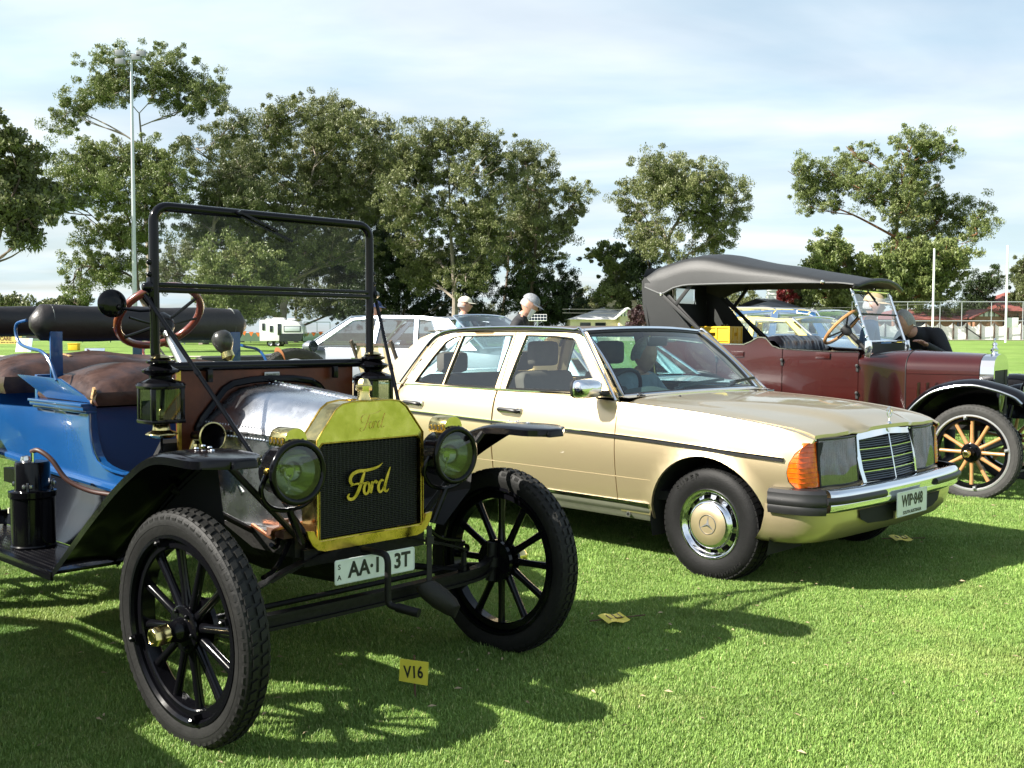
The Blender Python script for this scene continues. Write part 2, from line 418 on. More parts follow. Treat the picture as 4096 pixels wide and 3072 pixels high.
# ================================================================== setting: ground, grass
def grass_mat(name, near):
    M = bpy.data.materials.new(name); M.use_nodes = True; t = M.node_tree; b = t.nodes['Principled BSDF']
    c = N(t, 'ShaderNodeTexCoord')
    if near:
        g = N(t, 'ShaderNodeNewGeometry'); oi = N(t, 'ShaderNodeObjectInfo')
        r = N(t, 'ShaderNodeValToRGB'); e = r.color_ramp.elements
        e[0].position = 0.0; e[0].color = (0.110, 0.200, 0.036, 1); e[1].position = 1.0; e[1].color = (0.46, 0.46, 0.20, 1)
        k = e.new(0.55); k.color = (0.195, 0.315, 0.068, 1)
        k = e.new(0.93); k.color = (0.260, 0.375, 0.095, 1)
        t.links.new(g.outputs['Random Per Island'], r.inputs[0])
        n = N(t, 'ShaderNodeTexNoise'); n.inputs['Scale'].default_value = 1.3; n.inputs['Detail'].default_value = 5
        t.links.new(g.outputs['Position'], n.inputs['Vector'])
        mr = N(t, 'ShaderNodeMapRange'); mr.inputs['From Min'].default_value = 0.3; mr.inputs['From Max'].default_value = 0.7; mr.inputs['To Min'].default_value = 0.85; mr.inputs['To Max'].default_value = 1.25
        t.links.new(n.outputs['Fac'], mr.inputs[0])
        dn = N(t, 'ShaderNodeTexNoise'); dn.inputs['Scale'].default_value = 0.75; dn.inputs['Detail'].default_value = 7; dn.inputs['Roughness'].default_value = 0.7
        t.links.new(g.outputs['Position'], dn.inputs['Vector'])
        dr = N(t, 'ShaderNodeMapRange'); dr.inputs['From Min'].default_value = 0.54; dr.inputs['From Max'].default_value = 0.72; dr.inputs['To Max'].default_value = 0.5; t.links.new(dn.outputs['Fac'], dr.inputs[0])
        dm = N(t, 'ShaderNodeMix', data_type='RGBA'); dm.inputs['B'].default_value = (0.36, 0.36, 0.13, 1); t.links.new(r.outputs[0], dm.inputs['A']); t.links.new(dr.outputs[0], dm.inputs['Factor'])
        mu = N(t, 'ShaderNodeVectorMath', operation='SCALE'); t.links.new(dm.outputs['Result'], mu.inputs[0]); t.links.new(mr.outputs[0], mu.inputs['Scale'])
        t.links.new(mu.outputs[0], b.inputs['Base Color']); b.inputs['Roughness'].default_value = 0.5; b.inputs['Specular IOR Level'].default_value = 0.35
        tl = N(t, 'ShaderNodeBsdfTranslucent'); t.links.new(mu.outputs[0], tl.inputs[0])
        mx = N(t, 'ShaderNodeMixShader'); mx.inputs[0].default_value = 0.18
        o = t.nodes['Material Output']; t.links.new(b.outputs[0], mx.inputs[1]); t.links.new(tl.outputs[0], mx.inputs[2]); t.links.new(mx.outputs[0], o.inputs[0])
    else:
        n = N(t, 'ShaderNodeTexNoise'); n.inputs['Scale'].default_value = 0.9; n.inputs['Detail'].default_value = 8; n.inputs['Roughness'].default_value = 0.7
        n2 = N(t, 'ShaderNodeTexNoise'); n2.inputs['Scale'].default_value = 55; n2.inputs['Detail'].default_value = 3
        n3 = N(t, 'ShaderNodeTexNoise'); n3.inputs['Scale'].default_value = 0.12; n3.inputs['Detail'].default_value = 3
        for q in (n, n2, n3): t.links.new(c.outputs['Object'], q.inputs['Vector'])
        r = N(t, 'ShaderNodeValToRGB'); e = r.color_ramp.elements
        e[0].position = 0.3; e[0].color = (0.115, 0.200, 0.042, 1); e[1].position = 0.72; e[1].color = (0.225, 0.325, 0.085, 1)
        ad = N(t, 'ShaderNodeMath', operation='ADD'); ad.inputs[1].default_value = -0.5
        t.links.new(n2.outputs['Fac'], ad.inputs[0])
        m2 = N(t, 'ShaderNodeMath', operation='MULTIPLY_ADD'); m2.inputs[1].default_value = 0.7; t.links.new(ad.outputs[0], m2.inputs[0]); t.links.new(n.outputs['Fac'], m2.inputs[2])
        t.links.new(m2.outputs[0], r.inputs[0])
        mr = N(t, 'ShaderNodeMapRange'); mr.inputs['From Min'].default_value = 0.3; mr.inputs['From Max'].default_value = 0.7; mr.inputs['To Min'].default_value = 0.8; mr.inputs['To Max'].default_value = 1.15
        t.links.new(n3.outputs['Fac'], mr.inputs[0])
        mu = N(t, 'ShaderNodeVectorMath', operation='SCALE'); t.links.new(r.outputs[0], mu.inputs[0]); t.links.new(mr.outputs[0], mu.inputs['Scale'])
        t.links.new(mu.outputs[0], b.inputs['Base Color']); b.inputs['Roughness'].default_value = 0.9; b.inputs['Specular IOR Level'].default_value = 0.1
        bp = N(t, 'ShaderNodeBump'); bp.inputs['Strength'].default_value = 0.9; bp.inputs['Distance'].default_value = 0.03
        t.links.new(n2.outputs['Fac'], bp.inputs['Height']); t.links.new(bp.outputs[0], b.inputs['Normal'])
    return M
GRASSG = grass_mat('turf', False)
GRASSB = grass_mat('grass_blades', True)

xs = [-1500, -600, -250, -120] + list(np.arange(-80, 81, 4.0)) + [120, 250, 600, 1500]
ysl = [-300, -60, -20, -6] + list(np.arange(0, 30, 1.0)) + list(np.arange(30, 130, 4.0)) + [150, 200, 300, 600, 1500]
gm = MB(); gm.sheet([[(x, y, ground_z(x, y)) for x in xs] for y in ysl])
g = part('ground', gm, GRASSG, None, smooth_deg=180); g['kind'] = 'structure'

# blades: a few tuft tiles, instanced over the lawn in view
tufts = bpy.data.collections.new('lawn_tufts')
rng = np.random.default_rng(3)
for v in range(6):
    nb = 2300; T = 0.34
    p = (rng.random((nb, 2)) - 0.5) * T * 1.15
    h = 0.008 + 0.012 * rng.random(nb) ** 1.6; a = rng.random(nb) * 2 * pi; ln = (0.1 + 0.8 * rng.random(nb)) * h
    w = 0.0009 + 0.0009 * rng.random(nb)
    ca, sa = np.cos(a), np.sin(a)
    b0 = np.stack([p[:, 0] - sa * w, p[:, 1] + ca * w, np.full(nb, -0.004)], 1); b1 = np.stack([p[:, 0] + sa * w, p[:, 1] - ca * w, np.full(nb, -0.004)], 1)
    mx_, my_ = p[:, 0] + ca * ln * .35, p[:, 1] + sa * ln * .35
    c0 = np.stack([mx_ - sa * w * .8, my_ + ca * w * .8, h * .6], 1); c1 = np.stack([mx_ + sa * w * .8, my_ - ca * w * .8, h * .6], 1)
    tp = np.stack([p[:, 0] + ca * ln, p[:, 1] + sa * ln, h], 1)
    V = np.stack([b0, b1, c0, c1, tp], 1).reshape(-1, 3)
    F = []
    for i in range(nb):
        o = 5 * i; F += [(o, o + 1, o + 3, o + 2), (o + 2, o + 3, o + 4)]
    me = bpy.data.meshes.new('tuft'); me.from_pydata(V.tolist(), [], F); me.materials.append(GRASSB)
    o = bpy.data.objects.new('tuft', me); tufts.objects.link(o)
P = []; SCL = []
def lawn(y0, y1, st, sc):
    y = y0
    while y < y1:
        hwid = y * 0.53 + 0.5; x = -hwid
        while x < hwid:
            px, py = x + (random.random() - .5) * st * .5, y + (random.random() - .5) * st * .5
            P.append((px, py, ground_z(px, py))); SCL.append(sc * (0.85 + 0.3 * random.random())); x += st
        y += st
lawn(2.0, 6.0, 0.155, 1.0); lawn(6.0, 13.0, 0.20, 1.15); lawn(13, 26, 0.36, 1.7)
me = bpy.data.meshes.new('lawn_grass'); me.from_pydata(P, [], [])
at_ = me.attributes.new('sc', 'FLOAT', 'POINT'); at_.data.foreach_set('value', SCL)
lg = obj('lawn_grass', me, GRASSB); lg['kind'] = 'stuff'; tag(lg, 'short mown green lawn grass covering the oval', 'grass')
gn = bpy.data.node_groups.new('lawn_scatter', 'GeometryNodeTree')
gn.interface.new_socket('Geometry', in_out='INPUT', socket_type='NodeSocketGeometry'); gn.interface.new_socket('Geometry', in_out='OUTPUT', socket_type='NodeSocketGeometry')
gi = gn.nodes.new('NodeGroupInput'); go = gn.nodes.new('NodeGroupOutput')
ci = gn.nodes.new('GeometryNodeCollectionInfo'); ci.inputs['Collection'].default_value = tufts; ci.inputs['Separate Children'].default_value = True; ci.inputs['Reset Children'].default_value = True
ip = gn.nodes.new('GeometryNodeInstanceOnPoints'); ip.inputs['Pick Instance'].default_value = True
rv = gn.nodes.new('FunctionNodeRandomValue'); rv.data_type = 'FLOAT_VECTOR'; rv.inputs[0].default_value = (-0.05, -0.05, 0); rv.inputs[1].default_value = (0.05, 0.05, 6.283)
ri = gn.nodes.new('FunctionNodeRandomValue'); ri.data_type = 'INT'
for s_ in ri.inputs:
    if s_.name == 'Max' and s_.type == 'INT': s_.default_value = 5
na = gn.nodes.new('GeometryNodeInputNamedAttribute'); na.data_type = 'FLOAT'; na.inputs[0].default_value = 'sc'
gn.links.new(gi.outputs[0], ip.inputs['Points']); gn.links.new(ci.outputs[0], ip.inputs['Instance'])
gn.links.new(rv.outputs[0], ip.inputs['Rotation'])
gn.links.new([o for o in ri.outputs if o.type == 'INT'][0], ip.inputs['Instance Index']); gn.links.new(na.outputs[0], ip.inputs['Scale'])
gn.links.new(ip.outputs[0], go.inputs[0])
mod = lg.modifiers.new('scatter', 'NODES'); mod.node_group = gn

# litter: dead leaves and pale seed bits lying in the lawn
lm = MB()
for i in range(420):
    y = 2.6 + 7 * random.random(); x = (random.random() * 2 - 1) * (y * 0.5); s = 0.006 + 0.010 * random.random(); a = random.random() * 6.28
    M = Matrix.Translation((x, y, 0.024)) @ Matrix.Rotation(a, 4, 'Z') @ Matrix.Rotation(0.5, 4, 'X')
    lm.add([(-s, 0, 0), (0, -s * .35, .004), (s * 1.3, 0, 0), (0, s * .35, .004)], [(0, 1, 2), (0, 2, 3)], M)
l_ = part('leaf_litter', lm, mat('dead_leaf', (0.42, 0.33, 0.2), 0.8, var=0.4, vscale=3), None); l_['kind'] = 'stuff'; tag(l_, 'small dry leaves scattered over the lawn', 'leaf litter')

CONC = mat('pale_concrete', (0.48, 0.44, 0.37), 0.85, var=0.2, vscale=2)
def strip(name, pts, w, m_, dz=0.012):
    mb = MB(); G = []
    for i, (x, y) in enumerate(pts):
        a = pts[max(0, i - 1)]; b = pts[min(len(pts) - 1, i + 1)]; dx_, dy_ = b[0] - a[0], b[1] - a[1]; l = hypot(dx_, dy_)
        nx, ny = -dy_ / l * w / 2, dx_ / l * w / 2
        G.append([(x + nx, y + ny, ground_z(x + nx, y + ny) + dz), (x - nx, y - ny, ground_z(x - nx, y - ny) + dz)])
    mb.sheet(G); o = part(name, mb, m_, None, smooth_deg=180); o['kind'] = 'structure'; return o
strip('path', [(x, 50.0 + 0.02 * x) for x in np.arange(-60, 2, 4.0)], 1.9, CONC, 0.03)
strip('boundary_path', [(x, 97.2 - 0.04 * (x - 30)) for x in np.arange(14, 75, 4.0)], 3.0, mat('pale_gravel', (0.55, 0.48, 0.40), 0.9, var=0.15), 0.05)

# ================================================================== trees
def leaf_mat(name, c0, c1, c2):
    M = bpy.data.materials.new(name); M.use_nodes = True; t = M.node_tree; b = t.nodes['Principled BSDF']
    g = N(t, 'ShaderNodeNewGeometry'); r = N(t, 'ShaderNodeValToRGB'); e = r.color_ramp.elements
    e[0].color = (*c0, 1); e[1].color = (*c2, 1); k = e.new(0.5); k.color = (*c1, 1)
    n = N(t, 'ShaderNodeTexNoise'); n.inputs['Scale'].default_value = 0.35; n.inputs['Detail'].default_value = 4
    t.links.new(g.outputs['Position'], n.inputs['Vector'])
    ad = N(t, 'ShaderNodeMath', operation='MULTIPLY_ADD'); ad.inputs[1].default_value = 0.5
    mr = N(t, 'ShaderNodeMapRange'); mr.inputs['From Min'].default_value = 0.3; mr.inputs['From Max'].default_value = 0.7; mr.inputs['To Max'].default_value = 0.5
    t.links.new(n.outputs['Fac'], mr.inputs[0]); t.links.new(g.outputs['Random Per Island'], ad.inputs[0]); t.links.new(mr.outputs[0], ad.inputs[2]); t.links.new(ad.outputs[0], r.inputs[0])
    t.links.new(r.outputs[0], b.inputs['Base Color']); b.inputs['Roughness'].default_value = 0.45; b.inputs['Specular IOR Level'].default_value = 0.4
    tl = N(t, 'ShaderNodeBsdfTranslucent'); t.links.new(r.outputs[0], tl.inputs[0])
    mx = N(t, 'ShaderNodeMixShader'); mx.inputs[0].default_value = 0.22; o = t.nodes['Material Output']
    t.links.new(b.outputs[0], mx.inputs[1]); t.links.new(tl.outputs[0], mx.inputs[2]); t.links.new(mx.outputs[0], o.inputs[0])
    return M
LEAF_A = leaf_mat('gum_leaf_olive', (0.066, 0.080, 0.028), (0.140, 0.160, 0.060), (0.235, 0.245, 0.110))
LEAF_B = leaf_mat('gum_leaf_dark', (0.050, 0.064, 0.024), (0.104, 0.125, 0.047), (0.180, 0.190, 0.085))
LEAF_C = leaf_mat('gum_leaf_bright', (0.066, 0.094, 0.024), (0.145, 0.182, 0.054), (0.235, 0.255, 0.100))
LEAF_D = leaf_mat('evergreen_dark', (0.020, 0.036, 0.012), (0.034, 0.056, 0.016), (0.055, 0.080, 0.024))
LEAF_R = leaf_mat('red_leaf', (0.09, 0.012, 0.014), (0.19, 0.022, 0.022), (0.28, 0.05, 0.04))
LEAF_P = leaf_mat('purple_leaf', (0.030, 0.014, 0.018), (0.055, 0.028, 0.030), (0.08, 0.045, 0.04))
BARKW = mat('pale_gum_bark', (0.25, 0.21, 0.17), 0.8, var=0.55, vscale=1.2, bump=0.3, bscale=6, detail=8)
BARKD = mat('dark_bark', (0.11, 0.08, 0.06), 0.9, var=0.5, vscale=1.5, bump=0.3, bscale=6)
BARKO = mat('orange_gum_bark', (0.24, 0.11, 0.05), 0.8, var=0.55, vscale=1.0, bump=0.3, bscale=6)

def leaves(C, R, n, size, rg, droop=0.6):
    """C (k,3) clump centres, R (k,3) clump radii: n leaf faces in each"""
    k = len(C); tot = k * n
    d = rg.normal(size=(tot, 3)); d /= np.linalg.norm(d, axis=1)[:, None]
    rad = rg.random(tot) ** 0.45
    c = np.repeat(C, n, 0) + d * rad[:, None] * np.repeat(R, n, 0)
    ax = rg.normal(size=(tot, 3)); ax[:, 2] -= droop * 1.6; ax /= np.linalg.norm(ax, axis=1)[:, None]
    o = rg.normal(size=(tot, 3)); w = np.cross(ax, o); w /= np.linalg.norm(w, axis=1)[:, None]
    L = size * (0.7 + 0.7 * rg.random(tot)); W = L * (0.30 + 0.15 * rg.random(tot))
    V = np.stack([c - ax * L[:, None] / 2 + w * W[:, None] / 2, c - ax * L[:, None] / 2 - w * W[:, None] / 2, c + ax * L[:, None] / 2], 1).reshape(-1, 3)
    return V
def leaf_object(name, V, m_, parent):
    n = len(V) // 3; me = bpy.data.meshes.new(name)
    me.vertices.add(len(V)); me.vertices.foreach_set('co', V.astype(np.float32).ravel())
    me.loops.add(n * 3); me.loops.foreach_set('vertex_index', np.arange(n * 3, dtype=np.int32))
    me.polygons.add(n); me.polygons.foreach_set('loop_start', np.arange(0, n * 3, 3, dtype=np.int32))
    try: me.polygons.foreach_set('loop_total', np.full(n, 3, dtype=np.int32))
    except Exception: pass
    me.update(calc_edges=True); me.validate()
    o = obj(name, me, m_, parent); o['kind'] = 'stuff'; return o
def tree(name, label, Y, base_px, blobs, lm_, bark, seed, trunk_r=0.4, fork=0.35, per=105, leaf=0.22, dens=1.0, cat='tree', group=None, limbs=True, twigs=3, lean=0.0, csize=1.0):
    """blobs: (px, py, rx, ry) of the crown's masses in photo pixels at distance Y; each gets its own depth"""
    rg = np.random.default_rng(seed); rnd = random.Random(seed); Y = Y * (1.45 if seed in (27, 28) else 1.25 if Y < 98 and seed not in (26, 13, 45, 46, 47) else 1.0)
    b0 = at(base_px, 700, Y); gz = ground_z(b0.x, Y)
    root = thing(name, label, cat, (b0.x, Y, gz), group=group); O = Vector((b0.x, Y, gz))
    s = Y / FOC * DPX
    B = []
    for (px, py, rx, ry) in blobs:
        p = at(px, py, Y); dep = rnd.uniform(-1, 1) * (2.0 + 0.5 * rx * s)
        B.append((Vector((p.x, Y + dep, p.z)) - O, rx * s, ry * s))
    B0 = list(B)
    for i in range(len(B0)):      # fill-in masses between neighbouring ones, mostly further back
        near = sorted(range(len(B0)), key=lambda j: (B0[j][0] - B0[i][0]).length)[1:3]
        for j in near:
            if j > i or rnd.random() < .4:
                c = B0[i][0].lerp(B0[j][0], .5) + Vector((rnd.uniform(-.5, .5), rnd.uniform(0, 1.5), rnd.uniform(-.8, .2)))
                B.append((c, .7 * min(B0[i][1], B0[j][1]), .75 * min(B0[i][2], B0[j][2])))
    C = []; R = []
    for c, rx, rz in B:
        ry = 0.6 * (rx + rz); n = max(4, int(dens * 11.0 * rx * (rx + rz) / 2 / (csize * csize)))
        for i in range(n):
            d = rg.normal(size=3); d /= np.linalg.norm(d); q = 1.08 * rg.random() ** 0.42
            if d[2] < -0.3: q *= 0.9
            jt = rg.normal(size=3) * .28
            C.append((c.x + d[0] * rx * q * 1.14 + jt[0], c.y + d[1] * ry * q + jt[1], c.z + d[2] * rz * q * 1.18 + jt[2]))
            e = csize * (0.25 + 0.55 * rg.random() ** 1.4); R.append((e, e, e * 0.8))
    C = np.array(C); R = np.array(R)
    leaf_object('crown', leaves(C, R, per, leaf, rg), lm_, root)
    tb = MB(); zmin = min(c.z - rz for c, rx, rz in B); zmax = max(c.z for c, rx, rz in B)
    zf = fork * zmax
    top = Vector((sum(c.x for c, _, _ in B) / len(B), sum(c.y for c, _, _ in B) / len(B), 0.82 * zmax))
    tr = curve([(0, 0, -0.3), (lean * 0.4 + rnd.uniform(-.3, .3), rnd.uniform(-.3, .3), zf * 0.5), (lean + top.x * 0.25, top.y * 0.3, zf), (top.x * 0.6, top.y * 0.6, lerp(zf, top.z, 0.55)), tuple(top)], 6)
    rad = [0.66 * trunk_r * (1.25 - 1.05 * (i / (len(tr) - 1)) ** 0.8) for i in range(len(tr))]; rad[0] *= 1.5
    tb.tube(tr, rad, 8)
    SK = []
    if limbs:
        for c, rx, rz in sorted(B0, key=lambda b_: hypot(b_[0].x, b_[0].y)):
            if not SK: SK = [(Vector(p_), r_) for p_, r_ in zip(tr, rad) if p_[2] > zf * 0.45]
            st, ri = min(SK, key=lambda q_: (q_[0] - c).length + 2.5 * max(0, q_[0].z - (c.z - 0.45 * hypot(q_[0].x - c.x, q_[0].y - c.y))) + rnd.uniform(0, .6)); r0 = min(ri * 0.7, 0.06 + 0.03 * rx + 0.006 * (c - st).length)
            mid = st.lerp(c, 0.5) + Vector((rnd.uniform(-.5, .5), rnd.uniform(-.5, .5), rnd.uniform(-0.2, .8)))
            q = curve([tuple(st), tuple(mid), tuple(c)], 6); rq = [lerp(r0, 0.05, k / (len(q) - 1)) for k in range(len(q))]; tb.tube(q, rq, 6); SK += [(Vector(p_), r_) for p_, r_ in zip(q[2:], rq[2:])]
            for _ in range(twigs + int(rx)):
                e = Vector((c.x + rnd.uniform(-1, 1) * rx * .85, c.y + rnd.uniform(-1, 1) * rx * .6, c.z + rnd.uniform(-.4, .9) * rz)); a = Vector(q[rnd.randint(3, len(q) - 1)])
                mm = a.lerp(e, 0.5) + Vector((0, 0, -0.15 * rx + rnd.uniform(-.2, .2)))
                w = curve([tuple(a), tuple(mm), tuple(e)], 3); tb.tube(w, [lerp(0.07, 0.022, k / (len(w) - 1)) for k in range(len(w))], 5)
    part('trunk', tb, bark, root)
    return root
GB = 'tall gum trees behind the oval'
tree('gum_tree', 'tallest gum tree with open rounded top behind the floodlight pole', 84, 322,
     [(245, 142, 62, 32), (345, 130, 62, 30), (420, 165, 52, 30), (452, 215, 42, 34), (205, 195, 52, 30), (150, 232, 40, 26), (255, 210, 40, 22), (335, 190, 55, 26), (395, 232, 40, 20), (118, 262, 30, 20)],
     LEAF_C, BARKW, 11, 0.5, 0.5, dens=0.9, group=GB, per=105)
tree('gum_tree', 'broad leafy gum tree spreading low behind the floodlight pole', 76, 345,
     [(170, 345, 60, 42), (255, 335, 70, 40), (330, 345, 60, 45), (225, 410, 80, 45), (140, 430, 60, 45), (305, 430, 60, 40), (385, 400, 52, 45), (200, 490, 62, 40), (285, 510, 55, 38), (185, 575, 48, 40), (250, 585, 45, 35), (150, 625, 30, 22), (340, 480, 40, 45), (100, 445, 40, 35)],
     LEAF_C, BARKD, 12, 0.5, 0.3, dens=0.95, group=GB, lean=-1.0)
tree('gum_tree', 'gum tree cut off by the left edge of the picture', 60, -40,
     [(10, 300, 50, 32), (40, 350, 50, 35), (5, 395, 55, 40), (70, 420, 40, 30), (20, 470, 52, 28), (85, 478, 45, 30), (75, 530, 22, 16)],
     LEAF_B, BARKD, 13, 0.4, 0.4, dens=1.1, group=GB, leaf=0.36)
tree('gum_tree', 'gum tree with pale bare fork seen through the windscreen', 78, 440,
     [(440, 330, 48, 42), (470, 400, 52, 42), (420, 470, 45, 36), (505, 350, 45, 38), (520, 275, 38, 30), (545, 430, 48, 42), (480, 520, 55, 40)],
     LEAF_B, BARKW, 14, 0.5, 0.4, dens=1.0, group=GB)
tree('gum_tree', 'high domed gum tree with brownish crown left of centre', 82, 610,
     [(690, 230, 62, 36), (635, 262, 52, 34), (735, 255, 52, 36), (585, 290, 52, 42), (665, 310, 72, 44), (770, 300, 50, 42), (815, 285, 40, 38), (600, 370, 62, 48), (700, 390, 72, 48), (790, 370, 52, 48), (560, 450, 52, 48), (640, 460, 62, 48), (730, 470, 62, 48), (560, 530, 50, 40), (660, 540, 60, 42), (770, 540, 52, 46), (820, 440, 44, 46)],
     LEAF_A, BARKW, 15, 0.55, 0.35, dens=1.05, group=GB)
tree('gum_tree', 'wide gum tree with white forked trunk right of centre', 80, 975,
     [(905, 310, 50, 34), (960, 292, 50, 28), (1015, 305, 52, 32), (1070, 335, 45, 34), (880, 370, 52, 45), (950, 370, 62, 46), (1030, 385, 62, 48), (1100, 385, 42, 42), (865, 440, 48, 48), (935, 455, 58, 46), (1015, 470, 58, 44), (1080, 460, 42, 40), (890, 520, 46, 40), (1050, 540, 46, 36), (950, 560, 40, 36), (905, 600, 40, 34), (1010, 600, 40, 30)],
     LEAF_A, BARKW, 16, 0.5, 0.3, dens=1.0, group=GB, lean=0.3)
tree('gum_tree', 'gum tree with leaning second stem behind the bearded man', 84, 1150,
     [(1120, 330, 36, 26), (1160, 345, 40, 32), (1185, 395, 28, 34), (1140, 410, 42, 34), (1105, 500, 42, 40), (1160, 480, 42, 40), (1125, 560, 46, 40), (1200, 520, 40, 44), (1240, 420, 40, 30), (1225, 470, 32, 28)],
     LEAF_A, BARKD, 17, 0.35, 0.45, dens=1.0, group=GB)
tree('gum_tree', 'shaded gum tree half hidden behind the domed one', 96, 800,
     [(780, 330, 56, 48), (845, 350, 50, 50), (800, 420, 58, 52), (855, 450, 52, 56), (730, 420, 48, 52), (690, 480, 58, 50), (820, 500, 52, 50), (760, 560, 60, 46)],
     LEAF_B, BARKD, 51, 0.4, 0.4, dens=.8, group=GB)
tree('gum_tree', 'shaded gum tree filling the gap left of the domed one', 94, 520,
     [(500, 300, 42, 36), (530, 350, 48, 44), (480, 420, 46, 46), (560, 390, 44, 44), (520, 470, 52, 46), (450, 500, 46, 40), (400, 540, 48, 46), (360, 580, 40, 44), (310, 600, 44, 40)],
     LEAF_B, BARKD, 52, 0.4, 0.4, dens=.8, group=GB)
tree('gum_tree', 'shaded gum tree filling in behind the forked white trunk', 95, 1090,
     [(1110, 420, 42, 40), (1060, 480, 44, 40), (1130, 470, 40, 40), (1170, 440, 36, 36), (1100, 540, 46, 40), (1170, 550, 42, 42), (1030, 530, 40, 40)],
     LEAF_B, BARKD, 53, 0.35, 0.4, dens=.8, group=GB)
tree('dark_tree', 'dark bushy tree under the gum trees right of centre', 86, 1180,
     [(1150, 610, 48, 46), (1205, 600, 42, 50), (1230, 650, 36, 36), (1165, 660, 50, 34), (1105, 640, 40, 40), (1200, 680, 60, 22)],
     LEAF_D, BARKD, 18, 0.3, 0.3, dens=1.2, per=105)
tree('dark_tree', 'dark dense tree behind the windscreen upright', 88, 860,
     [(830, 520, 52, 52), (890, 560, 52, 48), (790, 580, 42, 52), (850, 620, 62, 46), (930, 610, 46, 46), (900, 670, 80, 26), (800, 660, 60, 34), (985, 560, 46, 46), (1040, 590, 42, 42), (1000, 640, 36, 30)],
     LEAF_D, BARKD, 19, 0.35, 0.3, dens=1.15, per=105)
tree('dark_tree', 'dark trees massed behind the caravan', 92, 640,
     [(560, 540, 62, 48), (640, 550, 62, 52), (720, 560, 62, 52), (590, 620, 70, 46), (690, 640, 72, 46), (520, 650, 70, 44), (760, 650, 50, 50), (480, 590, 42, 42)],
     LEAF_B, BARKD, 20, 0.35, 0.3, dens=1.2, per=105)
tree('shrub_tree', 'rounded green tree seen through the upper windscreen pane', 70, 500,
     [(470, 560, 40, 34), (510, 545, 44, 34), (560, 565, 40, 34), (450, 610, 44, 36), (520, 610, 52, 36), (590, 615, 40, 34), (430, 660, 40, 30), (540, 665, 60, 30)],
     LEAF_C, BARKD, 21, 0.25, 0.2, dens=1.2, per=105)
tree('gum_tree', 'single domed gum tree above the black folding hood', 78, 1455,
     [(1455, 350, 46, 34), (1405, 378, 48, 38), (1490, 392, 48, 40), (1365, 420, 42, 34), (1440, 430, 66, 40), (1540, 420, 46, 36), (1590, 425, 30, 32), (1500, 470, 58, 38), (1400, 485, 48, 36), (1570, 485, 38, 34), (1530, 530, 52, 34), (1430, 535, 46, 36)],
     LEAF_A, BARKW, 22, 0.42, 0.55, dens=1.05, group=GB, lean=-0.8)
tree('dark_tree', 'dark cypress beside the domed gum trunk', 82, 1405,
     [(1385, 510, 26, 30), (1395, 560, 34, 36), (1400, 610, 34, 40), (1405, 660, 30, 40), (1450, 590, 36, 30)],
     LEAF_D, BARKD, 23, 0.3, 0.2, dens=1.5, per=105)
tree('young_tree', 'small wispy gum tree in the gap between tree groups', 86, 1330,
     [(1303, 545, 22, 12), (1338, 537, 18, 10), (1315, 580, 16, 16), (1340, 610, 28, 28), (1325, 650, 40, 24), (1360, 590, 18, 18)],
     LEAF_C, BARKW, 24, 0.15, 0.5, dens=1.4, csize=0.7, leaf=0.3)
tree('shrub_tree', 'pale green bush left of the white roofed house', 92, 1275,
     [(1275, 660, 26, 20), (1255, 640, 14, 22), (1300, 672, 24, 16)], LEAF_A, BARKD, 25, 0.12, 0.3, dens=1.4, csize=0.8)
tree('purple_tree', 'purple leaved shrub beside the white roofed house', 80, 1400,
     [(1395, 690, 26, 16), (1375, 700, 18, 12), (1418, 680, 18, 16)], LEAF_P, BARKD, 26, 0.1, 0.3, dens=1.6, csize=0.6, leaf=0.3)
tree('gum_tree', 'wide gum tree with orange limbs above the maroon car', 74, 1935,
     [(1735, 362, 40, 26), (1800, 375, 42, 30), (1875, 325, 46, 26), (1955, 318, 52, 26), (2015, 340, 42, 32), (1780, 430, 52, 36), (1850, 410, 46, 36), (1940, 390, 52, 36), (2010, 410, 48, 40), (1935, 460, 52, 36), (2060, 455, 52, 36), (2115, 465, 34, 40), (2090, 510, 30, 30), (2000, 510, 60, 40)],
     LEAF_C, BARKO, 27, 0.55, 0.42, dens=0.95, group=GB)
tree('gum_tree', 'dense low gum foliage hanging behind the maroon car bonnet', 70, 1960,
     [(1770, 545, 36, 32), (1750, 600, 30, 30), (1830, 570, 48, 36), (1910, 565, 52, 40), (1990, 570, 58, 44), (2050, 560, 42, 42), (1860, 630, 52, 36), (1940, 635, 56, 36), (2015, 620, 46, 36), (1800, 640, 40, 26)],
     LEAF_C, BARKO, 28, 0.45, 0.35, dens=1.25, group=GB, leaf=0.36)
tree('dark_tree', 'dark low tree between the two goal posts', 96, 2125,
     [(2110, 620, 28, 28), (2145, 605, 24, 26), (2130, 660, 36, 26), (2160, 690, 30, 14), (2090, 680, 40, 22)],
     LEAF_D, BARKD, 29, 0.25, 0.3, dens=1.4, per=105)
tree('pine_tree', 'layered pine tree at the right edge of the picture', 100, 2215,
     [(2205, 590, 22, 10), (2215, 565, 22, 9), (2200, 615, 26, 9), (2220, 640, 30, 10), (2195, 640, 14, 8)],
     LEAF_B, BARKD, 30, 0.3, 0.2, dens=1.8, csize=0.7)
tree('red_tree', 'red leaved tree beside the white chimney', 110, 1690,
     [(1692, 635, 22, 13), (1675, 640, 14, 10)], LEAF_R, BARKD, 31, 0.15, 0.3, dens=2.0, csize=0.7)
for i, px in enumerate((1717, 1728, 1741)):
    tree('cypress_tree', ('leftmost', 'middle', 'rightmost')[i] + ' of three slim cypresses seen under the hood', 108, px,
         [(px, 630, 4, 10), (px, 640, 5, 12), (px, 655, 5, 14)], LEAF_B, BARKD, 32 + i, 0.1, 0.3, dens=3.0, csize=0.45, leaf=0.3, group='slim cypresses', limbs=False)
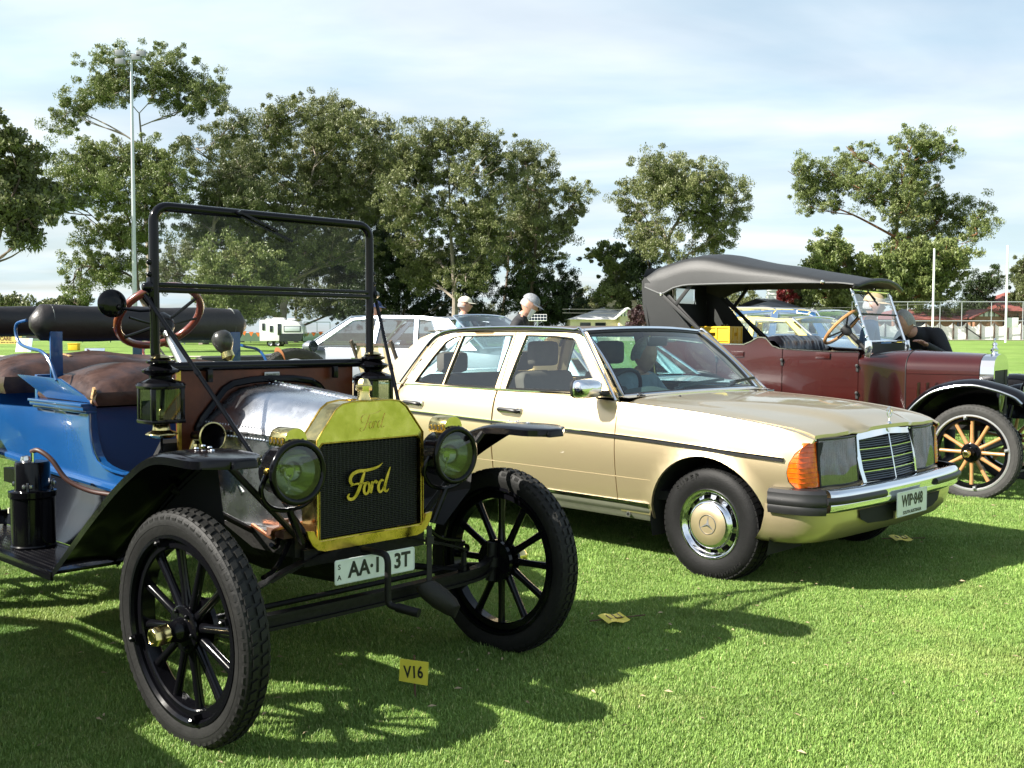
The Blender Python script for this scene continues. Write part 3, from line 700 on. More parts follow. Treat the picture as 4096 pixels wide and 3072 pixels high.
tree('shrub_tree', 'green bush behind the grey roofed house', 95, 1800,
     [(1790, 650, 34, 18), (1840, 640, 40, 22), (1880, 665, 46, 22), (1830, 680, 50, 16)], LEAF_C, BARKD, 36, 0.15, 0.3, dens=1.3)
tree('shrub_tree', 'grey green bush under the black folding hood', 95, 1620,
     [(1600, 650, 40, 24), (1650, 655, 30, 20), (1560, 670, 40, 24)], LEAF_A, BARKD, 37, 0.15, 0.3, dens=1.3)
tree('shrub_tree', 'dark hedge in front of the red roofed house', 92, 2020,
     [(1990, 690, 40, 22), (2040, 685, 40, 22), (2085, 692, 32, 16)], LEAF_C, BARKD, 38, 0.12, 0.3, dens=1.4, per=105)
tree('shrub_tree', 'pale green bush behind the man in the white cap', 95, 1040,
     [(1035, 672, 26, 16), (1060, 680, 22, 12), (1015, 662, 12, 12)], LEAF_A, BARKD, 39, 0.1, 0.3, dens=1.5)
for i, (px, py, rx, ry, lab) in enumerate(((40, 652, 34, 15, 'far round tree furthest left on the skyline'), (110, 656, 26, 11, 'far low tree second from left on the skyline'), (165, 654, 34, 13, 'far tree just left of the driving mirror'))):
    tree('far_tree', lab, 170, px, [(px, py, rx, ry), (px - rx * .6, py + 6, rx * .6, ry * .7), (px + rx * .6, py + 5, rx * .6, ry * .7)], LEAF_B, BARKD, 45 + i, 0.4, 0.4, dens=0.35, csize=1.8, leaf=0.7, group='skyline trees')
hd = MB(); rr = random.Random(5)
# ================================================================== far structures
WHITEP = mat('white_paint', (0.80, 0.80, 0.78), 0.45, var=0.06, vscale=3)
CREAM = mat('cream_render', (0.62, 0.55, 0.40), 0.8, var=0.15, vscale=1.5)
BRICK = mat('warm_brick', (0.33, 0.17, 0.10), 0.85, var=0.3, vscale=6)
ROOFR = mat('red_roof_iron', (0.20, 0.055, 0.04), 0.7, var=0.25, vscale=2)
ROOFW = mat('galvanised_roof', (0.60, 0.61, 0.60), 0.5, var=0.12, vscale=1)
ROOFG = mat('slate_grey_roof', (0.12, 0.125, 0.13), 0.7, var=0.2, vscale=2)
GALV = mat('galvanised_pole', (0.50, 0.53, 0.56), 0.4, metal=0.6, var=0.1)
WIRE = mat('grey_wire', (0.16, 0.16, 0.15), 0.6)
WINDK = mat('dark_window', (0.015, 0.02, 0.025), 0.08, coat=0.5)

def gable_roof(mb, x0, x1, y0, y1, ze, zr, ov=0.3, rib=0.0):
    """hipped-end roof over a rectangle, ridge along x"""
    ym = (y0 + y1) / 2; h = (y1 - y0) / 2 * 0.75
    V = [(x0 - ov, y0 - ov, ze), (x1 + ov, y0 - ov, ze), (x1 + ov, y1 + ov, ze), (x0 - ov, y1 + ov, ze), (x0 + h, ym, zr), (x1 - h, ym, zr)]
    mb.add(V, [(0, 1, 5, 4), (1, 2, 5), (2, 3, 4, 5), (3, 0, 4), (0, 3, 2, 1)])
def house(name, label, Y, px0, px1, wall_top, ridge_py, eave_py, roofm, wallm, depth=9.0, chim=(), gable=None, chm=None):
    a = at(px0, eave_py, Y); b = at(px1, eave_py, Y); r = at(px0, ridge_py, Y + depth / 2)
    gz = ground_z(a.x, Y); cx = (a.x + b.x) / 2
    t = thing(name, label, 'house', (cx, Y, gz)); w = (b.x - a.x) / 2; ze = a.z - gz; zr = r.z - gz
    mb = MB(); mb.box((0, depth / 2, ze / 2), (2 * w, depth, ze)); part('wall', mb, wallm, t)
    mb = MB(); gable_roof(mb, -w, w, 0, depth, ze, zr); rf = part('roof', mb, roofm, t, smooth_deg=0)
    for px, y0, y1 in chim:
        c = at(px, y0, Y + depth / 2); c2 = at(px, y1, Y + depth / 2)
        mb = MB(); mb.box((c.x - cx, depth / 2, (c.z + c2.z) / 2 - gz - 0.4), (0.75, 0.6, c.z - c2.z + 0.8)); mb.box((c.x - cx, depth / 2, c.z - gz - .08), (0.95, 0.8, 0.18)); mb.box((c.x - cx, depth / 2, c.z - gz - .5), (0.85, 0.7, 0.12))
        ch = part('chimney', mb, chm or CREAM, rf)
        mb = MB(); mb.lathe([(0.0, .0), (0.16, 0), (0.13, .35), (0.17, .4), (0, .4)], 10, (c.x - cx, depth / 2, c.z - gz)); part('chimney_pot', mb, BRICK, ch)
    for k in (-0.6, -0.2, 0.55):
        mb = MB(); mb.box((k * w, -0.02, ze * 0.55), (1.0, 0.08, 1.3)); wd = part('window', mb, WINDK, t)
        mb = MB(); mb.box((k * w, -0.05, ze * 0.55 - 0.72), (1.2, 0.14, 0.08)); part('sill', mb, WHITEP, wd)
    if gable:
        g0 = at(gable[0], gable[2], Y); g1 = at(gable[1], gable[2], Y); gp = at((gable[0] + gable[1]) / 2, gable[3], Y)
        x0, x1, zb, zp = g0.x - cx, g1.x - cx, g0.z - gz, gp.z - gz
        mb = MB(); mb.box(((x0 + x1) / 2, -1.0, zb / 2), (x1 - x0 - .3, 2.0, zb)); part('bay_wall', mb, wallm, t)
        mb = MB(); xm = (x0 + x1) / 2
        for sgn, xe in ((-1, x0), (1, x1)):
            mb.add([(xe + sgn * .25, -2.35, zb - .15), (xm, -2.35, zp), (xm, 3.2, zp), (xe + sgn * .25, 3.2, zb - .15), (xe + sgn * .25, -2.35, zb - .27), (xm, -2.35, zp - .14), (xm, 3.2, zp - .14), (xe + sgn * .25, 3.2, zb - .27)],
                   [(0, 1, 2, 3), (4, 7, 6, 5), (0, 4, 5, 1), (3, 2, 6, 7), (0, 3, 7, 4)])
        part('gable_roof', mb, roofm, t, smooth_deg=0)
        mb = MB(); mb.prism([(x0 + .1, zb), (x1 - .1, zb), (xm, zp - .15)], lambda u, v: (u, -2.02, v), (0, .1, 0)); gp_ = part('gable_board', mb, WHITEP, t)
        for k in range(1, 6):
            u = lerp(x0, x1, k / 6); hgt = (zp - zb - .15) * (1 - abs(u - xm) / ((x1 - x0) / 2)) * 0.9
            mb = MB(); mb.box((u, -2.06, zb + hgt / 2), (.09, .06, hgt)); part('batten', mb, BLACKM, gp_)
    return t
house('house', 'long white iron roofed house with a gable and two chimneys', 100, 1232, 1395, 0, 663, 690, ROOFW, CREAM, 10, chim=((1320, 649, 666), (1373, 649, 666)), gable=(1331, 1372, 684, 665))
house('house', 'grey slate roofed house with a white chimney under the hood', 98, 1615, 1745, 0, 645, 671, ROOFG, CREAM, 10, chim=((1667, 625, 650),), chm=WHITEP)
house('house', 'red iron roofed bungalow behind the white fence', 112, 1895, 2130, 0, 668, 690, ROOFR, BRICK, 10, gable=(2085, 2150, 684, 668))
house('house', 'red roofed house with tan brick chimney at the right edge', 118, 2140, 2330, 0, 632, 672, ROOFR, BRICK, 11, chim=((2203, 632, 652),))

# white scalloped fence panels
fence = thing('picket_fence', 'white scalloped boundary fence behind the right goal post', 'fence', (0, 0, 0))
fp = MB(); NX = 28; x0, x1 = 26.5, 62.0; W = (x1 - x0) / NX
def fy(x): return 99.5 - 0.04 * (x - 30)
for i in range(NX):
    xa = x0 + i * W; xb = xa + W
    if i == 0:
        mb = MB(); poly = [(0, 0.03)] + [(W - 0.1, 0.03)] + [((W - 0.1) * (1 - k / 12), 1.28 + 0.34 * abs(2 * k / 12 - 1) ** 2.5) for k in range(13)]
        mb.prism(poly, lambda u, v: (u, 0, v), (0, 0.04, 0)); pm = mb.mesh('fence_panel', 0); pm.materials.append(WHITEP)
        mb = MB(); mb.box((0, 0, .85), (.12, .12, 1.7)); mb.lathe([(0, 1.9), (.05, 1.82), (.09, 1.7), (0, 1.7)], 6); qm = mb.mesh('fence_post', 0); qm.materials.append(BARKD)
    o = obj('fence_panel', pm, None, fence); o.location = (xa + .05, fy(xa), ground_z(xa, fy(xa)) + 0.0); o.rotation_euler = (0, 0, -0.04)
    o = obj('fence_post', qm, None, fence); o.location = (xa, fy(xa) - .1, ground_z(xa, fy(xa)))
mesh_f = thing('wire_fence', 'tall wire fence with two rails in front of the white fence', 'fence', (0, 0, 0))
px_ = [1840, 1895, 1960, 2030, 2077, 2141, 2209, 2280]
tops = []
for px in px_:
    p = at(px, 700, 97.5); gz = ground_z(p.x, 97.5); tp = at(px, 652, 97.5).z
    mb = MB(); mb.tube([(p.x, 97.5, gz), (p.x, 97.5, tp)], 0.035, 6); part('post', mb, GALV, mesh_f); tops.append((p.x, tp))
for k, py in enumerate((652, 693)):
    a = at(1840, py, 97.5); b = at(2280, py, 97.5); mb = MB(); mb.tube([tuple(a), tuple(b)], 0.04, 6); part('rail', mb, GALV, mesh_f)
a = at(2085, 706, 97.4); b = at(2120, 730, 97.4); mb = MB(); mb.tube([tuple(a), tuple(b)], 0.05, 6); part('brace', mb, GREASE, mesh_f)
wm_ = MB()
xa, xb = tops[0][0], tops[-1][0]; zt = tops[0][1]
for i in range(150):
    u = xa + (xb - xa) * i / 149; z0 = ground_z(u, 97.5)
    wm_.add([(u, 97.5, z0), (u + .005, 97.5, z0), (u + .005, 97.5, zt), (u, 97.5, zt)], [(0, 1, 2, 3)])
for j in range(12):
    z0 = lerp(0.8, zt, j / 12); wm_.add([(xa, 97.5, z0), (xb, 97.5, z0), (xb, 97.5, z0 + .005), (xa, 97.5, z0 + .005)], [(0, 1, 2, 3)])
part('wire_mesh', wm_, WIRE, mesh_f, smooth_deg=0, kind='stuff')
# left boundary rail with bunting
rail = thing('boundary_rail', 'low green boundary fence behind the caravan', 'fence', (0, 0, 0))
RAILG = mat('green_rail', (0.05, 0.10, 0.06), 0.6)
for i in range(18):
    x = -52 + i * 3.0; mb = MB(); mb.box((x, 112, ground_z(x, 112) + .55), (.08, .08, 1.1)); part('post', mb, RAILG, rail)
mb = MB(); mb.box((-26.5, 111.95, ground_z(-26, 112) + .62), (52, .05, .9)); part('panel', mb, mat('green_sheet', (0.10, 0.16, 0.11), 0.7, var=.2, vscale=1), rail)
ORANGE = mat('orange_flag', (0.75, 0.16, 0.02), 0.6)
bt = thing('bunting', 'string of orange triangle flags near the white caravan', 'bunting', (0, 0, 0))
A = at(505, 713, 86.5); B_ = at(700, 716, 86.5)
mb = MB(); mb.tube(curve([tuple(A), tuple((A + B_) / 2 - Vector((0, 0, .25))), tuple(B_)], 8), 0.012, 4); part('string', mb, WIRE, bt)
for i in range(13):
    t_ = (i + .5) / 13; p = A.lerp(B_, t_); z = p.z - 0.25 * 4 * t_ * (1 - t_) * .9
    mb = MB(); mb.add([(p.x - .2, 86.5, z), (p.x + .2, 86.5, z), (p.x, 86.52, z - .36), (p.x - .2, 86.52, z), (p.x + .2, 86.52, z)], [(0, 1, 2), (3, 2, 4)]); part('flag', mb, ORANGE, bt, smooth_deg=0)

# floodlight pole
pb = at(292, 700, 62); gz = ground_z(pb.x, 62); tz = at(290, 128, 62).z
t = thing('floodlight_pole', 'tall grey floodlight pole with four lamps before the gum trees', 'light pole', (pb.x, 62, gz))
mb = MB(); mb.tube([(0, 0, -.2), (0, 0, (tz - gz) * .5), (0, 0, tz - gz)], [.15, .115, .07], 12); part('pole', mb, GALV, t)
mb = MB(); mb.bar((-.75, 0, tz - gz), (.75, 0, tz - gz), .08, .08); part('cross_arm', mb, GALV, t)
for x, z in ((-.62, .32), (-.62, -.18), (.35, .08), (.62, .28)):
    mb = MB(); mb.box((x, -.08, tz - gz + z), (.52, .3, .34)); mb.box((x, .12, tz - gz + z), (.3, .2, .2)); part('lamp', mb, mat('lamp_housing', (.20, .21, .22), .4, metal=.5) if x == -.62 and z > 0 else bpy.data.materials['lamp_housing'], t, bevel=.03)
# thin mast seen behind the upper seat
# goal posts
for i, (px, top, lab) in enumerate(((2015, 537, 'white goal post nearer the maroon car'), (2173, 530, 'white goal post with a square sign at the right'))):
    p = at(px, 700, 82); gz = ground_z(p.x, 82); tz = at(px, top, 82).z - gz
    t = thing('goal_post', lab, 'goal post', (p.x, 82, gz), group='goal posts')
    mb = MB(); mb.tube([(0, 0, 0), (0, 0, tz)], [.085, .075], 12); part('post', mb, WHITEP, t)
    if i:
        mb = MB(); mb.box((.5, .12, 1.55), (1.05, .05, .78)); part('sign_board', mb, WHITEP, t, bevel=.02)
# power lines
for k, (py0, py1, lab) in enumerate(((668, 655, 'upper power cable crossing over the white roofed house'), (676, 666, 'lower power cable crossing over the white roofed house'), (662, 657, 'power cable seen under the black hood'))):
    a = at(1215 if k < 2 else 1560, py0, 94); b = at(1600 if k < 2 else 2000, py1, 94)
    mb = MB(); mb.tube(curve([tuple(a), tuple((a + b) / 2 - Vector((0, 0, .25))), tuple(b)], 8), 0.022, 5)
    tag(part('power_cable', mb, WIRE, None), lab, 'cable', 'power cables')
# solar panel on a pole, far behind the cars
p = at(1161, 690, 60); t = thing('solar_panel', 'small solar panel on a post beyond the gold car roof', 'solar panel', (p.x, 60, ground_z(p.x, 60)))
mb = MB(); z = p.z - ground_z(p.x, 60); mb.tube([(0, 0, 0), (0, 0, z)], .04, 6); part('post', mb, GALV, t)
mb = MB(); mb.box((0, 0, 0), (1.05, .04, .42), Matrix.Translation((0, -.05, z + .1)) @ Matrix.Rotation(-.5, 4, 'X')); part('panel_frame', mb, WHITEP, t)
for i in range(6):
    for j in range(2):
        mb = MB(); mb.box((-.43 + i * .172, -.025, -.1 + j * .2), (.15, .01, .17), Matrix.Translation((0, -.05, z + .1)) @ Matrix.Rotation(-.5, 4, 'X')); part('solar_cell', mb, WINDK, t)

# caravan
p = at(561, 742, 84); q = at(659, 742, 103); gz = ground_z(p.x, 84); q.x += p.x - at(561, 742, 103).x; L = q.x - p.x
t = thing('caravan', 'white caravan with dark lower nose parked across the oval', 'caravan', (p.x, 84, gz), 0); t.scale = (.815, .815, .815)
DKBL = mat('caravan_dark', (0.012, 0.014, 0.022), .3, coat=.4); CARW = mat('caravan_white', (.80, .80, .79), .35, coat=.3, var=.04)
prof = [(0, .55), (0, 2.5), (.25, 2.62), (L * .62, 2.62), (L * .82, 2.45), (L * .93, 2.0), (L * .96, 1.3), (L * .9, .55)]
mb = MB(); mb.prism(prof, lambda u, v: (u, 0, v), (0, 2.2, 0)); part('body', mb, CARW, t, bevel=.05)
mb = MB(); mb.prism([(L * .43, .5), (L * .43, 1.28), (L * .97, 1.3), (L * .91, .5)], lambda u, v: (u, -.03, v), (0, 2.26, 0)); part('lower_nose', mb, DKBL, t)
for (x, z, w, h) in ((.38, 1.95, .28, .7), (1.15, 1.75, .32, .62), (1.95, 1.7, .36, 1.1)):
    mb = MB(); mb.box((x, -.02, z), (w, .05, h)); part('window', mb, WINDK, t, bevel=.02)
mb = MB(); mb.box((L * .72, -.02, 1.75), (1.7, .05, .6)); fr_ = part('window', mb, DKBL, t, bevel=.03)
mb = MB(); mb.box((L * .72, -.05, 1.75), (1.5, .03, .46)); part('pane', mb, mat('pale_pane', (.45, .5, .52), .1, coat=.6), fr_, bevel=.02)
for (x, w, h) in ((1.7, 1.1, .25), (.7, .5, .15), (3.0, .8, .16)):
    mb = MB(); mb.box((x, 1.1, 2.6 + h / 2), (w, .9, h)); part('roof_vent', mb, CARW, t, bevel=.05)
def simple_wheel(parent, x, y, z, r, w, rimm=STEEL):
    e = empty('wheel', parent, (x, y, z))
    mb = MB(); mb.lathe([(r * .62, -w / 2), (r * .9, -w / 2), (r, -w * .3), (r, w * .3), (r * .9, w / 2), (r * .62, w / 2)], 28, ax=(0, 1, 0), closed=True); part('tyre', mb, RUBBER, e)
    mb = MB(); mb.lathe([(0, -w * .42), (r * .2, -w * .44), (r * .25, -w * .3), (r * .5, -w * .3), (r * .63, -w * .46), (r * .64, w * .4), (0, w * .3)], 24, ax=(0, 1, 0)); part('rim', mb, rimm, e)
    return e
for x in (1.0, 1.7): simple_wheel(t, x, .2, .34, .34, .2); simple_wheel(t, x, 2.0, .34, .34, .2)
mb = MB(); mb.bar((L * .9, 1.1, .5), (L + .9, 1.1, .5), .1, .1); mb.tube([(L + .7, 1.1, 0), (L + .7, 1.1, .6)], .04, 6); mb.lathe([(0, 0), (.15, .02), (.16, .35), (.06, .45), (0, .45)], 10, (L + .2, .6, .55)); part('drawbar', mb, GREASE, t)
# green box trailer
p = at(664, 742, 82); gz = ground_z(p.x, 82)
t = thing('box_trailer', 'dark green trailer with a rail frame beside the caravan', 'trailer', (p.x, 82, gz)); t.scale = (.85, .85, .85); TRG = mat('trailer_green', (.03, .07, .045), .5)
mb = MB(); mb.box((.9, .7, .75), (2.6, 1.4, .45)); part('tub', mb, TRG, t, bevel=.02)
mb = MB()
for x in (-.3, .9, 2.1): mb.tube([(x, 0, .9), (x, 0, 2.3)], .03, 6)
mb.tube([(-.3, 0, 2.3), (2.1, 0, 2.3)], .03, 6); part('rail_frame', mb, TRG, t)
simple_wheel(t, .9, -.08, .35, .35, .18); simple_wheel(t, .9, 1.48, .35, .35, .18)
# banner, boards and stall bits at far left
p = at(-4, 742, 92); gz = ground_z(p.x, 92); t = thing('banner', 'yellow banner with brown lettering at the far left', 'banner', (p.x, 92, gz))
BANY = mat('banner_yellow', (.62, .48, .14), .7, var=.1, vscale=3); zb = at(12, 743, 92).z - gz; zt = at(12, 726, 92).z - gz
mb = MB(); mb.box((0, 0, (zb + zt) / 2), (4.2, .05, zt - zb)); part('cloth', mb, BANY, t)
for x in (-2.0, 2.0): mb = MB(); mb.tube([(x, .06, 0), (x, .06, zt)], .04, 6); part('post', mb, GALV, t)
tm = text_mesh('S CAR CARE', .46, sx=.9, bold=.012); o = obj('lettering', tm, mat('banner_ink', (.13, .045, .02), .7), t); o.location = (.05, -.035, zb + (zt - zb) * .66); o.rotation_euler = (pi / 2, 0, 0)
mb = MB()
for k in range(14): mb.box((-1.7 + k * .25 + (k % 3) * .02, -.03, zb + (zt - zb) * .2), (.16, .01, .07))
part('small_print', mb, bpy.data.materials['banner_ink'], t)
p = at(50, 752, 60); gz = ground_z(p.x, 60); t = thing('display_board', 'striped board leaning on the grass at far left', 'board', (p.x, 60, gz))
mb = MB(); M = Matrix.Rotation(-.35, 4, 'X')
for k, c in enumerate(((.62, .68, .70), (.50, .52, .38), (.55, .48, .30), (.30, .38, .45))):
    mb = MB(); mb.box((-.34 + k * .225, 0, .42), (.222, .03, .84), M); part('board_strip', mb, mat('board_%d' % k, c, .6), t)
mb = MB(); mb.bar((0, .3, .8), (0, .75, 0), .04, .04); part('strut', mb, BARKD, t)
p = at(88, 752, 64); gz = ground_z(p.x, 64); t = thing('stall_table', 'dark trestle stall table behind the leather seat back', 'table', (p.x, 64, gz))
mb = MB(); mb.box((0, 0, .78), (2.4, .8, .06)); part('top', mb, BLACKM, t)
for x in (-1.05, 1.05):
    for y in (-.3, .3): mb = MB(); mb.box((x, y, .375), (.05, .05, .75)); part('leg', mb, BLACKM, t)
mb = MB(); mb.box((-.3, .38, 1.3), (1.5, .05, 1.0)); part('back_cloth', mb, BLACKM, t)
p = at(160, 752, 66); mb = MB(); mb.box((0, 0, .2), (.6, .45, .4)); mb.box((0, 0, .42), (.66, .5, .05)); o = part('storage_tub', mb, YELLOW, None, bevel=.04); o.location = (p.x, 66, ground_z(p.x, 66)); tag(o, 'yellow storage tub on the far grass', 'tub')
p = at(452, 740, 96); gz = ground_z(p.x, 96); t = thing('sign_board', 'dark green sign board beyond the seats', 'sign', (p.x, 96, gz))
mb = MB(); mb.box((0, 0, 1.0), (5.5, .06, 1.7)); part('board', mb, mat('sign_dark', (.02, .035, .03), .5), t)
for x in (-2.3, 2.3): mb = MB(); mb.box((x, .08, .5), (.1, .1, 1.0)); part('post', mb, GALV, t)
tm = text_mesh('N & MESSON', .42); o = obj('lettering', tm, WHITEP, t); o.location = (.6, -.04, .5); o.rotation_euler = (pi / 2, 0, 0)
# ================================================================== vintage wheel, shared by both vintage cars
FORD = [  # flowing script, unit wide
    ([(.16, .33), (.09, .36), (.07, .45), (.13, .54), (.26, .585), (.42, .585), (.58, .60), (.72, .635), (.82, .70)], [.014, .03, .036, .036, .034, .03, .028, .02, .003]),
    ([(.40, .575), (.36, .46), (.30, .30), (.23, .15), (.15, .055), (.06, .045), (.015, .10), (.05, .155)], [.016, .032, .038, .036, .032, .03, .024, .014]),
    ([(.07, .30), (.20, .335), (.33, .325), (.41, .345)], [.006, .018, .018, .006]),
    ([(.475, .335), (.425, .32), (.385, .24), (.385, .15), (.425, .105), (.475, .135), (.505, .215), (.50, .29), (.465, .335), (.52, .32)], [.022, .026, .03, .028, .024, .026, .03, .028, .02, .01]),
    ([(.565, .35), (.565, .25), (.535, .11)], [.02, .03, .026]),
    ([(.555, .235), (.605, .32), (.655, .345), (.685, .30)], [.012, .018, .026, .03]),
    ([(.845, .335), (.79, .345), (.735, .29), (.715, .195), (.745, .115), (.80, .13), (.85, .22)], [.014, .024, .03, .03, .024, .022, .014]),
    ([(1.0, .60), (.935, .43), (.875, .24), (.865, .14), (.915, .11), (.965, .16)], [.012, .028, .032, .03, .022, .006]),
]
def tread_tyre(R=.39, w=.10, blocks=64):
    mb = MB(); r0 = R - .085
    prof = [(r0, -.030), (r0 + .006, -.040), (R - .055, -.049), (R - .035, -w / 2), (R - .018, -w / 2 + .004), (R - .009, -.038), (R - .006, -.02), (R - .006, .02), (R - .009, .038), (R - .018, w / 2 - .004), (R - .035, w / 2), (R - .055, .049), (r0 + .006, .040), (r0, .030)]
    mb.lathe(prof, 72, ax=(0, 1, 0), closed=True)
    mb.tube([((R - .045) * cos(a), -w / 2 + .0005, (R - .045) * sin(a)) for a in np.linspace(0, 2 * pi, 72, endpoint=False)], .0016, 4, closed=True)
    for i in range(blocks):
        a = 2 * pi * i / blocks; d = pi / blocks
        for s in (-1, 1):
            rows = [(a, .62 * d, (.030, .0485), (R - .004, R - .019)), (a + d, .66 * d, (.006, .027), (R, R - .002))]
            for (ac, hw_, (y0, y1), (rt, rb)) in rows:
                V = []
                for (y, rr) in ((y0, rt), (y1, rb if y1 > .04 else rt - .001)):
                    for da in (-hw_, hw_):
                        sk = .25 * d * (1 if y > .02 else -1) * s
                        for rad in (rr, rr - .010): V.append((rad * cos(ac + da + sk), s * y, rad * sin(ac + da + sk)))
                mb.add(V, [(0, 2, 6, 4), (0, 4, 5, 1), (2, 3, 7, 6), (0, 1, 3, 2), (4, 6, 7, 5)])
    return mb.mesh('tyre', 30)
TT_MESH = tread_tyre(); TT_MESH.materials.append(RUBBERG)
_s = MB(); rs = np.linspace(.055, .285, 8)
_s.tube([(0, 0, r) for r in rs], [.021, .0175, .0155, .0145, .0145, .015, .016, .018], 10, flat=1.0)
SPOKE_MESH = _s.mesh('spoke')
def vintage_wheel(parent, loc, side, spoke_m, rim_m, felloe_m, hub_m, cap_m, camber=0.0, steer=0.0, spin=0.0, tyre=None):
    e = empty('wheel', parent, loc); e.rotation_euler = Matrix.Rotation(steer + (pi if side > 0 else 0), 4, 'Z').to_euler()
    e.matrix_basis = Matrix.Translation(loc) @ Matrix.Rotation(steer, 4, 'Z') @ Matrix.Rotation(-side * camber, 4, 'X') @ Matrix.Rotation(pi if side > 0 else 0, 4, 'Z') @ Matrix.Rotation(spin, 4, 'Y')
    o = obj('tyre', tyre or TT_MESH, None, e)
    mb = MB(); mb.lathe([(.292, -.036), (.300, -.045), (.312, -.044), (.309, -.034), (.306, .034), (.312, .044), (.300, .045), (.292, .036)], 64, ax=(0, 1, 0), closed=True); part('rim', mb, rim_m, e)
    mb = MB(); mb.lathe([(.262, -.022), (.266, -.027), (.290, -.027), (.293, -.02), (.293, .02), (.290, .027), (.266, .027), (.262, .022)], 56, ax=(0, 1, 0), closed=True); part('felloe', mb, felloe_m, e)
    sm = SPOKE_MESH if not SPOKE_MESH.materials or SPOKE_MESH.materials[0] == spoke_m else None
    if sm is None:
        sm = bpy.data.meshes.get('spoke_' + spoke_m.name) or SPOKE_MESH.copy()
        if sm.name != 'spoke_' + spoke_m.name: sm.name = 'spoke_' + spoke_m.name; sm.materials.clear(); sm.materials.append(spoke_m)
    elif not sm.materials: sm.materials.append(spoke_m)
    for k in range(12):
        o = obj('spoke', sm, None, e); o.rotation_euler = (0, 2 * pi * (k + .5) / 12, 0)
    mb = MB(); mb.lathe([(0, -.030), (.072, -.030), (.078, -.026), (.078, -.02), (.05, -.018), (.05, .03), (.09, .032), (.09, .05), (0, .05)], 32, ax=(0, 1, 0))
    mb.lathe([(.040, -.03), (.040, -.05), (.034, -.058), (.032, -.085), (0, -.085)], 24, ax=(0, 1, 0))
    for k in range(6):
        a = 2 * pi * k / 6; mb.lathe([(.0075, -.03), (.0075, -.038), (.004, -.041), (0, -.041)], 8, (.062 * cos(a), 0, .062 * sin(a)), (0, 1, 0))
    part('hub', mb, hub_m, e)
    mb = MB(); mb.lathe([(.031, -.08), (.033, -.085), (.033, -.128), (.029, -.137), (.020, -.141), (.018, -.138), (0, -.138)], 8, ax=(0, 1, 0)); part('hub_cap', mb, cap_m, e, bevel=.0015, smooth_deg=25)
    for k in range(4):
        a = pi / 2 * k + .4; r = .287
        mb = MB(); mb.box((0, 0, 0), (.03, .028, .022), Matrix.Translation((r * cos(a), -.04, r * sin(a))) @ Matrix.Rotation(-a, 4, 'Y')); mb.lathe([(.009, -.05), (.009, -.064), (.004, -.068), (0, -.068)], 6, (r * cos(a), 0, r * sin(a)), (0, 1, 0)); part('rim_lug', mb, rim_m if rim_m is not BLACK else BLACK, e)
    return e

# ================================================================== blue and brass vintage tourer
TP = (-.5437, 3.8776, -.7711)
T = thing('vintage_tourer', 'open vintage tourer, brass radiator, blue body and brown leather seats', 'car', (TP[0], TP[1], 0), TP[2])
ZS = .378
vintage_wheel(T, (0, -.72, ZS), -1, BLACK, BLACK, BLACK, BLACK, BRASS, .04, .047, .12)
vintage_wheel(T, (0, .72, ZS), 1, BLACK, BLACK, BLACK, BLACK, BRASS, .04, .047, .30)
vintage_wheel(T, (-2.54, -.72, ZS), -1, BLACK, BLACK, BLACK, BLACK, BRASS, 0, 0, .2)
vintage_wheel(T, (-2.54, .72, ZS), 1, BLACK, BLACK, BLACK, BLACK, BRASS, 0, 0, .5)
# axle, spring, rods
mb = MB(); ax_ = curve([(0, -.66, .385), (0, -.58, .345), (0, -.3, .335), (0, .3, .335), (0, .58, .345), (0, .66, .385)], 5)
for dz, h, w in ((.022, .012, .044), (0, .034, .014), (-.022, .012, .044)):
    for a, b in zip(ax_, ax_[1:]): mb.bar((a[0], a[1], a[2] + dz), (b[0], b[1], b[2] + dz), w, h)
part('front_axle', mb, GREASE, T)
for s in (-1, 1):
    mb = MB(); mb.tube([(0, s * .655, .30), (0, s * .665, .46)], .022, 10); mb.lathe([(.03, 0), (.03, .04)], 12, (0, s * .665, .36)); mb.bar((0, s * .66, .36), (-.13, s * .60, .35), .02, .028); part('steering_knuckle', mb, GREASE, T)
    mb = MB(); mb.tube([(-.02, s * .58, .345), (-.75, s * .05, .40)], .014, 8); part('radius_rod', mb, GREASE, T)
    mb = MB(); mb.tube([(0, s * .50, .36), (0, s * .50, .46)], .012, 8); mb.lathe([(.02, 0), (.02, .03)], 8, (-.015, s * .50, .46), (1, 0, 0)); mb.lathe([(.02, 0), (.02, .03)], 8, (-.015, s * .50, .37), (1, 0, 0)); part('spring_shackle', mb, GREASE, T)
mb = MB(); mb.tube([(-.13, -.60, .352), (-.13, .60, .352)], .011, 8); part('tie_rod', mb, GREASE, T)
mb = MB()
for k in range(6):
    hl = .50 - k * .075; ps = [(0, hl * u, .455 + .10 * (1 - u * u) * (hl / .5) + k * .007 - .0 + (.1 - .1 * (hl / .5)) * 1.0) for u in np.linspace(-1, 1, 13)]
    for a, b in zip(ps, ps[1:]): mb.bar(a, b, .044, .006)
mb.box((0, 0, .575), (.07, .12, .05)); part('leaf_spring', mb, GREASE, T)
